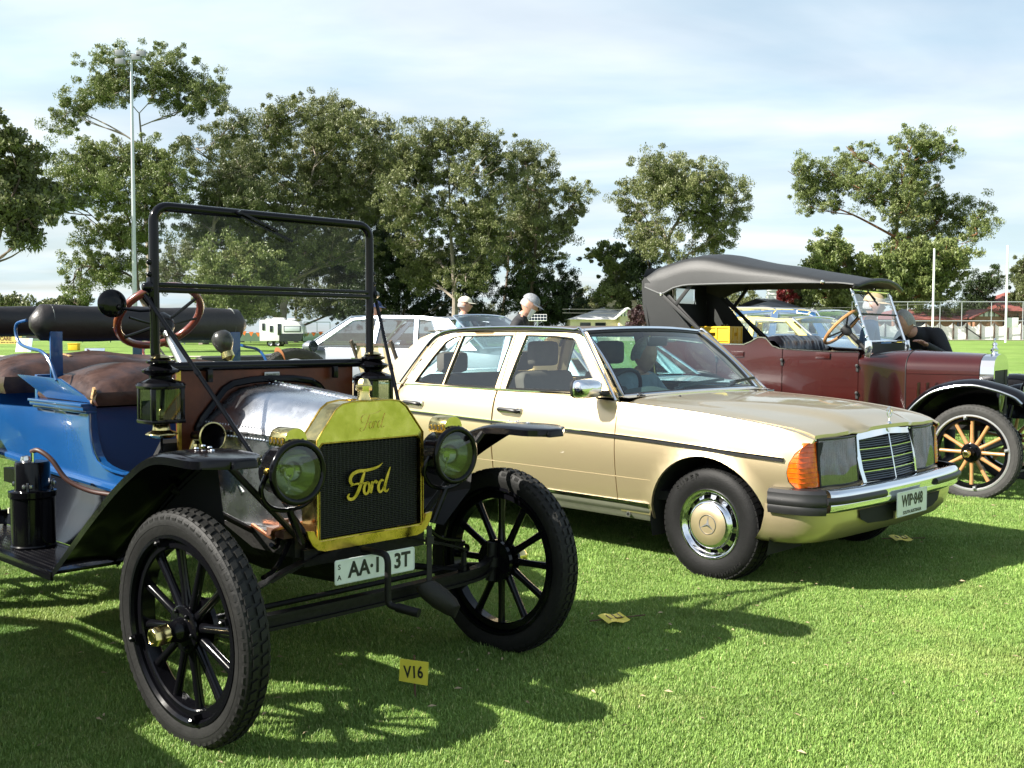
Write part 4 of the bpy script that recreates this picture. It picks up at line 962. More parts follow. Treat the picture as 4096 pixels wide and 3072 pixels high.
# frame, engine pan
mb = MB()
for s in (-1, 1): mb.bar((-.02, s * .28, .575), (-2.75, s * .28, .575), .045, .075)
for x, z_ in ((-.03, .535), (-.7, .575), (-1.6, .575), (-2.6, .575)): mb.bar((x, -.28, z_), (x, .28, z_), .07, .06, (0, 0, 1))
part('chassis_frame', mb, GREASE, T)
mb = MB(); mb.loft([[(x, r * cos(a) * .9, .52 + r * sin(a) * .8) for a in np.linspace(0, 2 * pi, 16, endpoint=False)] for x, r in ((-.02, .10), (-.1, .17), (-.6, .2), (-1.0, .17), (-1.4, .06))]); part('engine_pan', mb, GREASE, T)
mb = MB(); mb.tube([(-1.4, 0, .48), (-2.54, 0, .38)], .035, 10); mb.tube([(-2.54, -.66, .38), (-2.54, .66, .38)], .04, 10); mb.lathe([(0, -.1), (.10, -.07), (.13, 0), (.10, .07), (0, .1)], 16, (-2.54, 0, .38), (0, 1, 0)); part('rear_axle', mb, GREASE, T)
mb = MB()
for a, b in zip(*[iter([])] * 2): pass
for (p, q) in (((-.05, -.30, .60), (.02, -.46, .50)), ((-.1, -.31, .62), (-.02, -.40, .60)), ((-.05, .30, .60), (.02, .46, .50))): mb.tube(curve([p, tuple((Vector(p) + Vector(q)) / 2 + Vector((0, 0, -.03))), q], 4), .009, 6)
part('lamp_bracket_stay', mb, BLACK, T)
mb = MB(); mb.tube(curve([(-.02, -.27, .66), (-.06, -.36, .64), (-.12, -.33, .60), (-.3, -.30, .62)], 6), .007, 6); part('copper_pipe', mb, mat('copper', (.55, .20, .09), .35, metal=1, var=.4), T)
mb = MB(); mb.box((-.08, -.315, .625), (.11, .06, .03)); mb.lathe([(0, 0), (.022, 0), (.022, .018), (.012, .02), (.012, .035), (0, .035)], 6, (-.06, -.315, .64)); part('engine_mount', mb, mat('rusty_bracket', (.10, .045, .025), .7, var=.5, vscale=30), T)
# crank handle
mb = MB(); mb.tube(curve([(.06, -.062, .545), (.17, -.062, .548), (.20, -.062, .53), (.203, -.062, .48), (.203, -.062, .40), (.207, -.06, .372), (.225, -.05, .362), (.30, -.02, .350)], 5), .0125, 10); mb.tube([(.235, -.046, .3605), (.315, -.013, .348)], .0165, 12); part('crank_handle', mb, GREASE, T)
# crank strap and boot
STRAP = mat('dark_strap', (.012, .010, .009), .7, bump=.2)
mb = MB(); mb.bar((.10, .225, .60), (.11, .215, .345), .004, .024, (0, 1, 0)); mb.box((.105, .222, .545), (.012, .034, .03)); part('crank_strap', mb, STRAP, T)
mb = MB(); mb.loft([[(.11 + u * .05 + rx * cos(a), .215 + u * .07 + .01 + ry * sin(a), .352 - u * .085 + .02 * cos(a)) for a in np.linspace(0, 2 * pi, 14, endpoint=False)] for u, rx, ry in ((-.25, .028, .045), (.15, .034, .06), (.6, .034, .055), (.95, .026, .035), (1.1, .006, .008))]); part('leather_boot', mb, STRAP, T)
# radiator
RX = .035
def TY(u, v): return (RX, u, v)
shell = [(-.247, .585), (.247, .585), (.247, .957), (.225, .985), (.165, 1.060), (.135, 1.080), (.09, 1.087), (-.09, 1.087), (-.135, 1.080), (-.165, 1.060), (-.225, .985), (-.247, .957)]
inner = [(-.236, .600), (.236, .600), (.236, .93), (.222, .944), (-.222, .944), (-.236, .93)]
mb = panel(shell, TY, .03, [inner]); n = len(shell)
A = [Vector((RX, u, v)) for u, v in shell]; mb.add(A + [p + Vector((-.092, 0, 0)) for p in A], [(i, (i + 1) % n, (i + 1) % n + n, i + n) for i in range(n)])
mb.add([p + Vector((-.092, 0, 0)) for p in A], [tuple(range(n))])
ni = len(inner); I = [Vector((RX, u, v)) for u, v in inner]; mb.add(I + [p + Vector((-.02, 0, 0)) for p in I], [(i, (i + 1) % ni, (i + 1) % ni + ni, i + ni) for i in range(ni)])
rad = part('radiator', mb, BRASS, T, smooth_deg=0)
mb = MB(); mb.tube([(RX + .003, u, v) for u, v in shell], .0030, 6, closed=True); mb.tube([(RX + .002, u, v) for u, v in inner], .0024, 6, closed=True); mb.tube([(RX - .09, u, v) for u, v in shell[2:]], .0042, 6); part('bead', mb, BRASSD, rad)
mb = MB(); mb.box((RX - .03, 0, .77), (.012, .45, .34))
for i in range(48): mb.box((RX - .017, 0, .606 + i * .0069), (.016, .452, .0022))
for i in range(26): mb.box((RX - .020, -.22 + i * .0176, .77), (.008, .0022, .335))
part('radiator_core', mb, mat('radiator_black', (.010, .010, .012), .5), rad, smooth_deg=0)
mb = MB(); wing = [(-.292, .640), (-.262, .636), (-.252, .612), (-.235, .595), (.235, .595), (.252, .612), (.262, .636), (.292, .640), (.285, .615), (.268, .585), (.245, .566), (.215, .558), (-.215, .558), (-.245, .566), (-.268, .585), (-.285, .615)]
mb.prism(wing, lambda u, v: (RX + .006, u, v), (-.012, 0, 0)); part('lower_apron', mb, BRASSD, rad)
mb = MB(); mb.lathe([(.036, 0), (.026, .006), (.022, .02), (.022, .042), (.0, .042)], 20, (-.012, 0, 1.083)); mb.lathe([(.03, .040), (.031, .046), (.031, .058), (.026, .062), (.024, .07), (.016, .083), (.0, .087)], 8, (-.012, 0, 1.083)); part('filler_cap', mb, BRASS, rad, smooth_deg=30)
mb = MB(); stroke_mesh(mb, FORD, lambda u, v: (RX + .002, -.118 + u * .20, .725 + v * .128 / .70), (.005, 0, 0)); part('script_emblem', mb, BRASSD, rad)
mb = MB(); stroke_mesh(mb, [(p, [w * .45 for w in ws]) for p, ws in FORD], lambda u, v: (RX + .0004, -.055 + u * .118, .972 + v * .078 / .70), (.0025, 0, 0)); part('embossed_script', mb, BRASS, rad)
# hood
def hood_sec(t):
    x = lerp(-.052, -.622, t); L = lambda a, b: lerp(a, b, t)
    h = [(L(.240, .315), .615), (L(.243, .325), .80), (L(.241, .325), L(.950, .968)), (L(.228, .305), L(.975, 1.0)), (L(.172, .205), L(1.045, 1.095)), (L(.14, .165), L(1.068, 1.116)), (L(.07, .08), L(1.079, 1.128)), (0, L(1.082, 1.132))]
    return x, h
for s, nm in ((-1, 'bonnet_side'), (1, 'bonnet_side')):
    G = []
    for t_ in np.linspace(0, 1, 9):
        x, h = hood_sec(t_); G.append([(x, s * y, z) for y, z in h[:3]])
    mb = MB(); mb.sheet(G); part('bonnet_side', mb, ALU, T)
    G = []
    for t_ in np.linspace(0, 1, 9):
        x, h = hood_sec(t_); G.append([(x, s * y, z + (.0015 if i == 0 else 0)) for i, (y, z) in enumerate(h[2:])])
    mb = MB(); mb.sheet(G); bt_ = part('bonnet_top', mb, ALU, T, smooth_deg=28)
    mb = MB(); x0, h0 = hood_sec(0); x1, h1 = hood_sec(1)
    for k in range(34):
        t_ = (k + .5) / 34; x, h = hood_sec(t_)
        for dv, dy in ((.020, -.004), (-.020, .001)):
            y, z = h[2][0] + dy, h[2][1] + dv
            if dv > 0: y -= .010
            mb.lathe([(.0052, 0), (.004, .0026), (0, .0036)], 6, (x, s * y, z), (0, s, .25 if dv < 0 else .6))
    part('rivet_row', mb, CHROME, bt_, kind='stuff')
    mb = MB()
    for k in range(12):
        t_ = (k + .5) / 12; x, h = hood_sec(t_); mb.bar((x - .012, s * (h[2][0] + .001), h[2][1]), (x + .012, s * (h[2][0] + .001), h[2][1]), .006, .006)
    part('hinge_knuckle', mb, STEEL, bt_, kind='stuff')
mb = MB()
for k in range(22):
    t_ = (k + .5) / 22; x, h = hood_sec(t_); mb.tube([(x - .012, 0, h[-1][1] + .004), (x + .0125, 0, h[-1][1] + .004)], .006 if k % 2 else .005, 6)
    for s in (-1, 1): mb.lathe([(.0042, 0), (.003, .0018), (0, .0024)], 6, (x, s * .022, h[-1][1]), (0, 0, 1))
part('centre_hinge', mb, ALU, T)
# firewall board
mb = MB(); fwp = [(-.415, .72), (-.415, 1.192), (.415, 1.192), (.415, .72)]
mb.prism(fwp, lambda u, v: (-.625, u, v), (-.03, 0, 0)); part('firewall_board', mb, WOODF, T, bevel=.004)
mb = MB(); mb.bar((-.622, -.418, .72), (-.622, -.418, 1.19), .012, .014); part('edge_strip', mb, BRASSD, T)
x1, h1 = hood_sec(1); arch = [(y + .02, z + (.018 if z > 1 else 0)) for y, z in h1]; arch = [(-y, z) for y, z in arch] + [(y, z) for y, z in arch[::-1][1:]]
mb = MB(); mb.tube([(-.617, y, z) for y, z in arch], .015, 8); part('firewall_moulding', mb, BLACK, T)
mb = MB(); mb.box((-.616, -.006, 1.161), (.006, .072, .030)); bd = part('maker_plate', mb, STEEL, T, bevel=.002)
tm = text_mesh('DUNCAN & FRASER LTD', .0095, sx=.62, ext=.0004); o = obj('plate_lettering', tm, INK, bd); o.matrix_basis = Matrix(((0, 0, 1, -.6125), (1, 0, 0, -.006), (0, 1, 0, 1.166), (0, 0, 0, 1)))
# windscreen
def rrect(y0, y1, z0, z1, r, n=6):
    P_ = []
    for cy, cz, a0 in ((y1 - r, z0 + r, -pi / 2), (y1 - r, z1 - r, 0), (y0 + r, z1 - r, pi / 2), (y0 + r, z0 + r, pi)):
        for k in range(n + 1): P_.append((cy + r * cos(a0 + pi / 2 * k / n), cz + r * sin(a0 + pi / 2 * k / n)))
    return P_
WX = -.625; WW = .51
fr = rrect(-WW, WW, 1.205, 1.812, .058)
mb = MB(); mb.tube([(WX, y, z) for y, z in fr], .0185, 10, closed=True); ws = part('windscreen_frame', mb, BLACK, T)
mb = MB(); mb.bar((WX, -WW, 1.517), (WX, WW, 1.517), .022, .017); mb.bar((WX + .004, -WW, 1.497), (WX + .004, WW, 1.497), .022, .02); part('centre_bar', mb, BLACK, ws, bevel=.003)
mb = MB(); mb.add([(WX, -WW + .012, 1.522), (WX, WW - .012, 1.522)] + [(WX, y, z) for y, z in [(q[0] * .985, q[1] - .008) for q in rrect(-WW, WW, 1.2, 1.812, .058)][7:21]], [tuple([0, 1] + list(range(2, 16)))]); part('upper_pane', mb, GLASS, ws, smooth_deg=0)
mb = MB(); lowp = [(q[0] * .985, q[1] + .006) for q in rrect(-WW, WW, 1.205, 1.81, .058)]; lp = lowp[21:28] + lowp[0:7]
mb.add([(WX, y, z) for y, z in lp] + [(WX, WW - .012, 1.492), (WX, -WW + .012, 1.492)], [tuple(range(len(lp) + 2))]); part('lower_pane', mb, GLASS, ws, smooth_deg=0)
for s in (-1, 1):
    mb = MB(); mb.lathe([(0, 0), (.022, .002), (.026, .012), (.018, .02), (.014, .034), (.008, .036), (0, .036)], 14, (WX, s * .522, 1.507), (0, s, 0)); mb.box((WX, s * .525, 1.507), (.03, .02, .075)); mb.lathe([(.009, 0), (.012, .01), (.006, .018), (0, .018)], 10, (WX, s * .522, 1.60), (0, s, 0)); mb.lathe([(.009, 0), (.012, .01), (.006, .018), (0, .018)], 10, (WX, s * .522, 1.555), (0, s, 0)); part('hinge_knob', mb, BLACK, ws, bevel=.003)
    mb = MB(); E0 = Vector((-.625, s * .547, 1.478)); E1 = Vector((-.175, s * .355, .872)); E2 = E1 + (E1 - E0) * .42
    mb.tube([E0, E1, E2], .0085, 8); mb.tube([E0 + (E1 - E0) * .46, E0 + (E1 - E0) * .49], .0105, 8); part('windscreen_stay', mb, BLACK, T)
    mb = MB(); mb.box((-.60, s * .30, 1.168), (.02, .022, .05)); part('frame_clip', mb, BLACK, ws, bevel=.003)
mb = MB(); mb.bar((WX + .03, -.155, 1.800), (WX + .035, .085, 1.715), .004, .010); mb.bar((WX + .045, -.165, 1.812), (WX + .045, .005, 1.752), .006, .009); mb.tube([(WX - .01, -.165, 1.812), (WX + .05, -.165, 1.812)], .008, 8); part('wiper', mb, BLACK, ws)
# mirror
mb = MB(); mb.lathe([(0, .012), (.02, .012), (.045, .006), (.053, -.004), (.053, -.010), (.0, -.010)], 32, (-.70, -.638, 1.445), (1, -.15, .05)); mr_ = part('driving_mirror', mb, BLACK, T)
mb = MB(); mb.tube([(-.69, -.625, 1.428), (-.64, -.56, 1.418), (-.625, -.53, 1.42)], .006, 8); mb.lathe([(0, .0), (.012, .002), (.008, .016), (0, .02)], 10, (-.688, -.62, 1.430), (1, 0, 0)); part('mirror_arm', mb, BLACK, mr_)
# steering
SCN = Vector((-1.05, -.272, 1.405)); nrm = Vector((-.7, 0, .714)).normalized(); eu = Vector((.714, 0, .7)).normalized(); ev = Vector((0, 1, 0))
ring = [SCN + eu * .176 * cos(a) + ev * .176 * sin(a) for a in np.linspace(0, 2 * pi, 40, endpoint=False)]
mb = MB(); mb.tube(ring, .0165, 10, closed=True); sw = part('steering_wheel', mb, WOODR, T)
mb = MB()
for k in range(4):
    a = pi / 4 + k * pi / 2; mb.tube([SCN - nrm * .045, SCN + eu * .12 * cos(a) + ev * .12 * sin(a) - nrm * .02, SCN + eu * .17 * cos(a) + ev * .17 * sin(a) - nrm * .008], .007, 6)
mb.lathe([(0, .03), (.03, .025), (.042, 0), (.045, -.02), (.038, -.05), (.02, -.07), (0, -.07)], 16, SCN - nrm * .03, nrm); part('spider', mb, BLACK, sw)
mb = MB(); mb.tube([SCN - nrm * .08, SCN - nrm * .95], .022, 12); part('steering_column', mb, NICKEL, T)
mb = MB()
for s in (-1, 1): mb.tube(curve([tuple(SCN - nrm * .06), tuple(SCN - nrm * .035 + ev * s * .08), tuple(SCN - nrm * .03 + ev * s * .15 + eu * .02)], 4), .005, 6)
part('control_lever', mb, BLACK, T)
# brass bulb horn beside the column
mb = MB(); mb.lathe([(0, .02), (.026, .023), (.042, .04), (.045, .065), (.038, .09), (.022, .115), (.018, .12)], 18, (-.92, -.075, 1.36), (.35, .15, -.92)); hb = part('horn_bulb', mb, mat('grey_bulb_rubber', (.03, .03, .03), .25), T)
mb = MB(); mb.lathe([(.016, .11), (.026, .115), (.028, .14), (.016, .15), (.010, .155), (.010, .27)], 14, (-.92, -.075, 1.36), (.35, .15, -.92)); part('horn_collar', mb, BRASS, hb)
mb = MB()
hd_ = Vector((.35, .15, -.92)).normalized(); ps = [Vector((-.92, -.075, 1.36)) + hd_ * (.16 + .012 * k) for k in range(14)]
for p_ in ps: mb.lathe([(.007, 0), (.0105, .003), (.007, .006)], 10, p_, hd_)
mb.tube([ps[0], ps[-1] + hd_ * .2], .007, 8); part('horn_hose', mb, STEEL, hb)
# horn trumpet on the firewall
mb = MB(); mb.lathe([(.0, -.0), (.018, 0), (.022, .05), (.03, .09), (.045, .12), (.054, .135), (.056, .137), (.05, .13), (.028, .09), (.0, .06)], 28, (-.585, -.375, .94), (1, .0, .03)); tr_ = part('trumpet_horn', mb, BLACK, T)
mb = MB(); mb.lathe([(.052, .134), (.057, .1375), (.052, .140)], 28, (-.585, -.375, .94), (1, .0, .03)); mb.tube(curve([(-.58, -.375, .93), (-.565, -.40, .885), (-.54, -.43, .87), (-.56, -.45, .885)], 5), .010, 8); mb.lathe([(.02, 0), (.024, .02), (.02, .045), (0, .045)], 12, (-.57, -.375, .865)); part('brass_fitting', mb, BRASS, tr_)
# side lamps
LAMPG = glass('side_lamp_glass', (.62, .66, .62), .8, 1.5)
for s in (-1, 1):
    L_ = empty('side_lamp', T, (-.595, s * .505, 1.0))
    mb = MB()
    for x in (-.052, .052):
        for y in (-.058, .058): mb.box((x, y, .068), (.016, .016, .125))
    for z in (.003, .133): mb.box((0, 0, z), (.125, .135, .014))
    part('case', mb, BLACK, L_, bevel=.002)
    for nm, c, d in (('front_pane', (.056, 0, .068), (.003, .11, .112)), ('side_pane', (0, -.062, .068), (.09, .003, .112)), ('side_pane', (0, .062, .068), (.09, .003, .112)), ('back_panel', (-.058, 0, .068), (.003, .11, .12))):
        mb = MB(); mb.box(c, d); part(nm, mb, LAMPG if 'pane' in nm and nm != 'back_panel' else mat('lamp_inner_grey', (.10, .10, .095), .5), L_)
    mb = MB(); mb.lathe([(.0, .0), (.013, .0), (.016, .02), (.008, .035), (0, .05)], 10, (0, 0, .012)); part('burner', mb, BRASS, L_)
    mb = MB(); mb.lathe([(.092, .138), (.085, .148), (.06, .158), (.04, .165), (.043, .175), (.068, .188), (.070, .196), (.045, .207), (.036, .215), (.052, .223), (.053, .230), (.03, .238), (.0, .240)], 24, a0=pi / 4); part('chimney', mb, BLACK, L_, smooth_deg=28)
    mb = MB(); mb.lathe([(.036, .239), (.04, .243), (.02, .252), (0, .256)], 20); part('chimney_cap', mb, BRASS, L_)
    mb = MB(); mb.lathe([(.02, 0), (.03, -.01), (.033, -.03), (.058, -.042), (.06, -.046), (.04, -.06), (.0, -.065)], 22); part('oil_font', mb, BRASS, L_)
    mb = MB(); mb.tube([(-.03, -s * .06, .03), (-.03, -s * .10, .03)], .008, 6); mb.tube([(0, 0, -.06), (0, 0, -.11)], .005, 6); part('bracket', mb, BLACK, L_)
# headlamps
for s in (-1, 1):
    L_ = empty('headlamp', T, (.10, s * .365, .860))
    mb = MB(); mb.lathe([(.0, -.135), (.05, -.135), (.075, -.12), (.088, -.10), (.092, -.03), (.100, -.015)], 32, ax=(1, 0, 0)); mb.lathe([(.085, -.018), (.087, -.115), (0, -.12)], 24, ax=(1, 0, 0)); part('drum', mb, BLACK, L_)
    mb = MB(); mb.tube([(-.004, .102 * cos(a), .102 * sin(a)) for a in np.linspace(0, 2 * pi, 40, endpoint=False)], .0125, 10, closed=True); part('bezel', mb, BLACK, L_)
    mb = MB(); mb.lathe([(.0, .010), (.05, .008), (.095, 0)], 32, ax=(1, 0, 0)); part('lens', mb, LENS, L_)
    mb = MB(); mb.lathe([(.012, -.10), (.045, -.085), (.068, -.055), (.080, -.02)], 28, ax=(1, 0, 0)); part('reflector', mb, mat('silvered_reflector', (.55, .57, .55), .12, metal=1) if 'silvered_reflector' not in bpy.data.materials else bpy.data.materials['silvered_reflector'], L_)
    mb = MB(); mb.tube([(-.09, 0, 0), (-.055, 0, 0)], .014, 10); mb.tube(curve([(-.06, 0, -.08), (-.06, 0, -.03), (-.06, -.012, -.015), (-.06, -.014, .012)], 4), .005, 6); mb.tube(curve([(-.06, 0, -.03), (-.06, .012, -.015), (-.06, .014, .012)], 4), .005, 6); part('burner', mb, NICKEL, L_)
    G = []
    for x in (-.112, -.108, -.055, -.02, -.016):
        k = .96 if x in (-.112, -.016) else 1.0
        G.append([(x, .044 * k * cos(a), .118 + .034 * k * sin(a) if sin(a) > 0 else .118) for a in np.linspace(0, pi, 13)])
    mb = MB(); mb.sheet(G); mb.add([G[0][i] for i in range(13)], [tuple(range(13))]); mb.add([G[-1][i] for i in range(13)], [tuple(range(13))]); mb.box((-.064, 0, .104), (.098, .088, .030)); part('vent_hood', mb, BRASS, L_, smooth_deg=30)
    for k in range(4):
        for yy in (-.0445, .0445):
            mb = MB(); mb.lathe([(.0075, 0), (.0075, .002), (.005, .0022), (.005, -.001)], 10, (-.10 + k * .022, yy, .106), (0, 1 if yy > 0 else -1, 0)); mb.v = [(x, y, .106 + (z - .106) * 1.5) for x, y, z in mb.v]; part('vent_ring', mb, BRASSD, L_)
            if k < 4:
                mb = MB(); mb.lathe([(.005, .0012), (0, .0013)], 8, (-.10 + k * .022, yy, .106), (0, 1 if yy > 0 else -1, 0)); mb.v = [(x, y, .106 + (z - .106) * 1.5) for x, y, z in mb.v]; part('vent_hole', mb, DARK, L_)
    for k in range(4):
        mb = MB(); mb.lathe([(.0055, 0), (.0055, .0025), (.0038, .0028), (.0038, .0005), (0, .0005)], 10, (-.0155, -.027 + k * .018, .106), (1, 0, 0)); mb.v = [(x, y, .106 + (z - .106) * 1.6) for x, y, z in mb.v]; part('vent_hole', mb, DARK, L_)
    mb = MB(); mb.tube(curve([(-.05, -s * .095, 0), (-.06, -s * .115, -.06), (-.06, -s * .08, -.115), (-.06, 0, -.135), (-.06, s * .08, -.115), (-.055, s * .115, -.06), (-.05, s * .095, 0)], 5), .009, 8); mb.tube([(-.06, 0, -.135), (-.07, -s * .06, -.26)], .013, 8); part('fork', mb, BLACK, L_)
    mb = MB(); mb.lathe([(.012, 0), (.012, .012), (.006, .016), (0, .016)], 8, (-.03, s * .10, .01), (0, s, 0)); part('hinge_screw', mb, BRASSD, L_)
# fenders
FPATH = [(.318, .948), (.30, .952), (.20, .954), (.08, .954), (0, .946), (-.07, .926), (-.14, .893), (-.28, .815), (-.46, .695), (-.62, .580), (-.765, .474), (-.80, .452)]
FP = curve(FPATH, 4)
G = []
for i, (x, z) in enumerate(FP):
    tip = smooth(.16, .325, x); yo = lerp(-.845, -.745, tip ** 4); yi = lerp(-.598, -.665, tip ** 4); row = []
    a = FP[max(0, i - 1)]; b = FP[min(len(FP) - 1, i + 1)]; dx_, dz_ = b[0] - a[0], b[1] - a[1]; l = hypot(dx_, dz_); nx, nz = dz_ / l, -dx_ / l
    if nz < 0: nx, nz = -nx, -nz
    for u, cr, dn in ((0, 0, -.026), (0, 0, -.002), (.04, .004, 0), (.12, .009, 0), (.35, .013, 0), (.65, .013, 0), (.88, .009, 0), (.96, .004, 0), (1, 0, -.002), (1, 0, -.026)):
        c_ = cr * (1 - .6 * tip); row.append((x + nx * (c_ + dn), lerp(yi, yo, u), z + nz * (c_ + dn)))
    G.append(row)
G = [[(p[0] + .004, p[1], G[0][0][2]) for p in G[0]], [(p[0] + .003, p[1], max(p[2] - .006, G[0][0][2])) for p in G[0]]] + G
mb = MB(); mb.sheet(G)
fend = mb
pair('front_fender', fend, BLACK, T, smooth_deg=42)
mb = MB(); sk = [(x, -.60, z - .012) for x, z in FP if x < -.02]
mb.sheet([[p, (p[0], -.57, p[2] - (p[2] - .46) * .5), (min(p[0], .05) if p[0] < .05 else p[0], -.42, min(p[2] - .02, .56))] for p in sk]); pair('fender_skirt', mb, DARK, T)
mb = MB()
for k, (x, y) in enumerate(((.06, -.70), (.10, -.70), (.08, -.735), (.15, -.72))): mb.lathe([(.008, 0), (.006, .004), (0, .005)], 8, (x, y, .974 - .002 * k))
pair('fender_rivet', mb, CHROME, T, kind='stuff')
mb = MB(); mb.tube([(.0, -.62, .94), (-.02, -.30, .62)], .012, 8); mb.tube([(-.30, -.62, .79), (-.30, -.30, .60)], .012, 8); pair('fender_iron', mb, GREASE, T)
# running boards and aprons
mb = MB(); mb.box((-1.36, -.722, .446), (1.14, .25, .012)); mb.box((-1.36, -.845, .436), (1.14, .01, .034)); pair('running_board', mb, BLACK, T, bevel=.002)
mb = MB()
for i in range(54):
    for j in range(9):
        x = -.83 - i * .0195 - (j % 2) * .0098; y = -.63 - j * .023
        mb.add([(x + .006, y, .4525), (x, y + .003, .4525), (x - .006, y, .4525), (x, y - .003, .4525), (x, y, .4555)], [(0, 1, 4), (1, 2, 4), (2, 3, 4), (3, 0, 4)])
pair('board_studs', mb, BLACK, T, smooth_deg=0, kind='stuff')
mb = MB(); mb.sheet([[(x, -.598, .455), (x, -.585, .475), (x, -.56, .52), (x, -.535, .58), (x, -.515, .64), (x, -.505, .70)] for x in np.linspace(-.74, -1.95, 8)]); pair('splash_apron', mb, mat('apron_enamel', (.006, .007, .010), .14, coat=.3), T)
RF = curve([(-1.90, .452), (-2.0, .55), (-2.08, .70), (-2.18, .84), (-2.34, .925), (-2.54, .95), (-2.74, .92), (-2.90, .83), (-2.98, .70)], 4)
G = []
for i, (x, z) in enumerate(RF):
    a = RF[max(0, i - 1)]; b = RF[min(len(RF) - 1, i + 1)]; dx_, dz_ = b[0] - a[0], b[1] - a[1]; l = hypot(dx_, dz_); nx, nz = -dz_ / l, dx_ / l
    if nz < 0: nx, nz = -nx, -nz
    G.append([(x + nx * (c + d), lerp(-.598, -.845, u), z + nz * (c + d)) for u, c, d in ((0, 0, -.03), (0, 0, 0), (.12, .012, 0), (.5, .02, 0), (.88, .012, 0), (1, 0, 0), (1, 0, -.03))])
mb = MB(); mb.sheet(G); pair('rear_fender', mb, BLACK, T)
# carbide generator
gx, gy = -1.315, -.705
mb = MB(); mb.lathe([(0, .452), (.088, .452), (.090, .46), (.086, .465), (.086, .655), (.093, .662), (.093, .685), (.070, .69), (.068, .70), (.068, .795), (.064, .805), (.0, .812)], 36, (gx, gy, 0)); gen = part('carbide_generator', mb, BLACK, T, smooth_deg=32)
mb = MB()
for k in range(3):
    a = -.6 + k * 2.1; c = Vector((gx + .082 * cos(a), gy + .082 * sin(a), .69)); mb.tube([c, c + Vector((0, 0, .035))], .005, 6)
    for s in (-1, 1): mb.lathe([(0, -.01), (.007, -.005), (.008, 0), (.007, .008), (0, .012)], 8, c + Vector((-sin(a) * .014 * s, cos(a) * .014 * s, .018)), (0, 0, 1))
part('wing_nut', mb, STEEL, gen)
mb = MB(); mb.lathe([(0, .02), (.022, .016), (.026, 0), (.0, 0)], 14, (gx - .03, gy - .01, .808)); mb.tube([(gx + .035, gy - .01, .80), (gx + .035, gy - .01, .845)], .008, 8); part('filler', mb, NICKEL, gen)
mb = MB(); mb.tube(curve([(gx + .025, gy - .01, .848), (gx + .07, gy, .855), (gx + .12, gy + .03, .82), (gx + .17, gy + .07, .74), (gx + .24, gy + .13, .695), (gx + .33, gy + .19, .68)], 6), .010, 10); part('gas_hose', mb, mat('brown_hose', (.05, .018, .012), .5, var=.3), gen)
mb = MB(); mb.box((gx - .07, gy - .058, .60), (.012, .03, .022)); part('paper_label', mb, mat('old_label', (.45, .45, .33), .7, var=.3, vscale=60), gen)
# blue body
def side_y(s): return lambda u, v: (u, s * (.50 + .012 * smooth(.70, 1.0, v)), v)
body_o = [(-.63, .715), (-.63, .86), (-.70, .825), (-.80, .785), (-.90, .775), (-1.00, .778), (-1.08, .788), (-1.13, .803), (-1.165, .835), (-1.185, .88), (-1.195, .93), (-1.197, 1.0), (-1.72, 1.012), (-1.74, .995), (-2.24, .985), (-2.90, .99), (-2.90, .77), (-2.25, .755), (-1.6, .726), (-1.0, .708)]
mb = panel(body_o, side_y(-1), .06, rim=(0, .03, 0)); pair('body_side', mb, BLUE, T)
mb = MB(); mb.tube([(-.64, -.508, .703), (-1.0, -.51, .706), (-1.6, -.51, .724), (-2.25, -.51, .752), (-2.9, -.51, .768)], .017, 8); pair('body_moulding', mb, BLUE, T)
mb = MB(); mb.tube([(u, -.515, v) for u, v in [(-.80, .785), (-.90, .775), (-1.00, .778), (-1.08, .788), (-1.13, .803), (-1.165, .835), (-1.185, .88), (-1.195, .93), (-1.197, 1.0)]], .006, 6); pair('opening_bead', mb, BLUE, T)
mb = MB(); mb.box((-1.47, -.515, 1.020), (.56, .06, .018)); mb.box((-1.47, -.528, 1.034), (.56, .05, .012)); mb.box((-1.47, -.508, 1.004), (.56, .045, .014)); pair('seat_ledge', mb, BLUE, T, bevel=.003)
mb = MB(); q = [(-1.90, 1.142), (-1.435, 1.136), (-1.185, 1.042), (-1.655, 1.045)]; mb.prism(q, lambda u, v: (u, -.505 - .35 * (v - 1.04), v), (0, .012, 0)); pair('arm_panel', mb, BLUE, T, bevel=.002)
mb = MB(); mb.box((-1.47, 0, .80), (.54, .98, .44)); part('seat_riser', mb, mat('shadowed_blue_paint', (.008, .04, .14), .3, coat=.4), T)  # body blue with the shadow of the door opening put into its colour
mb = MB(); mb.box((-1.76, 0, 1.08), (.03, 1.02, .13)); part('seat_back_board', mb, BLUE, T, bevel=.004)
mb = MB(); mb.box((-.92, 0, .70), (.56, .96, .03)); mb.bar((-.64, 0, .92), (-.86, 0, .70), .96, .02, (1, 0, 1)); part('floor_boards', mb, DARK, T)
mb = MB(); mb.box((-2.35, 0, .74), (1.1, .97, .04)); mb.box((-2.6, 0, .90), (.6, .96, .30)); mb.box((-2.91, 0, .92), (.04, 1.0, .40)); part('rear_tub', mb, BLUE, T)
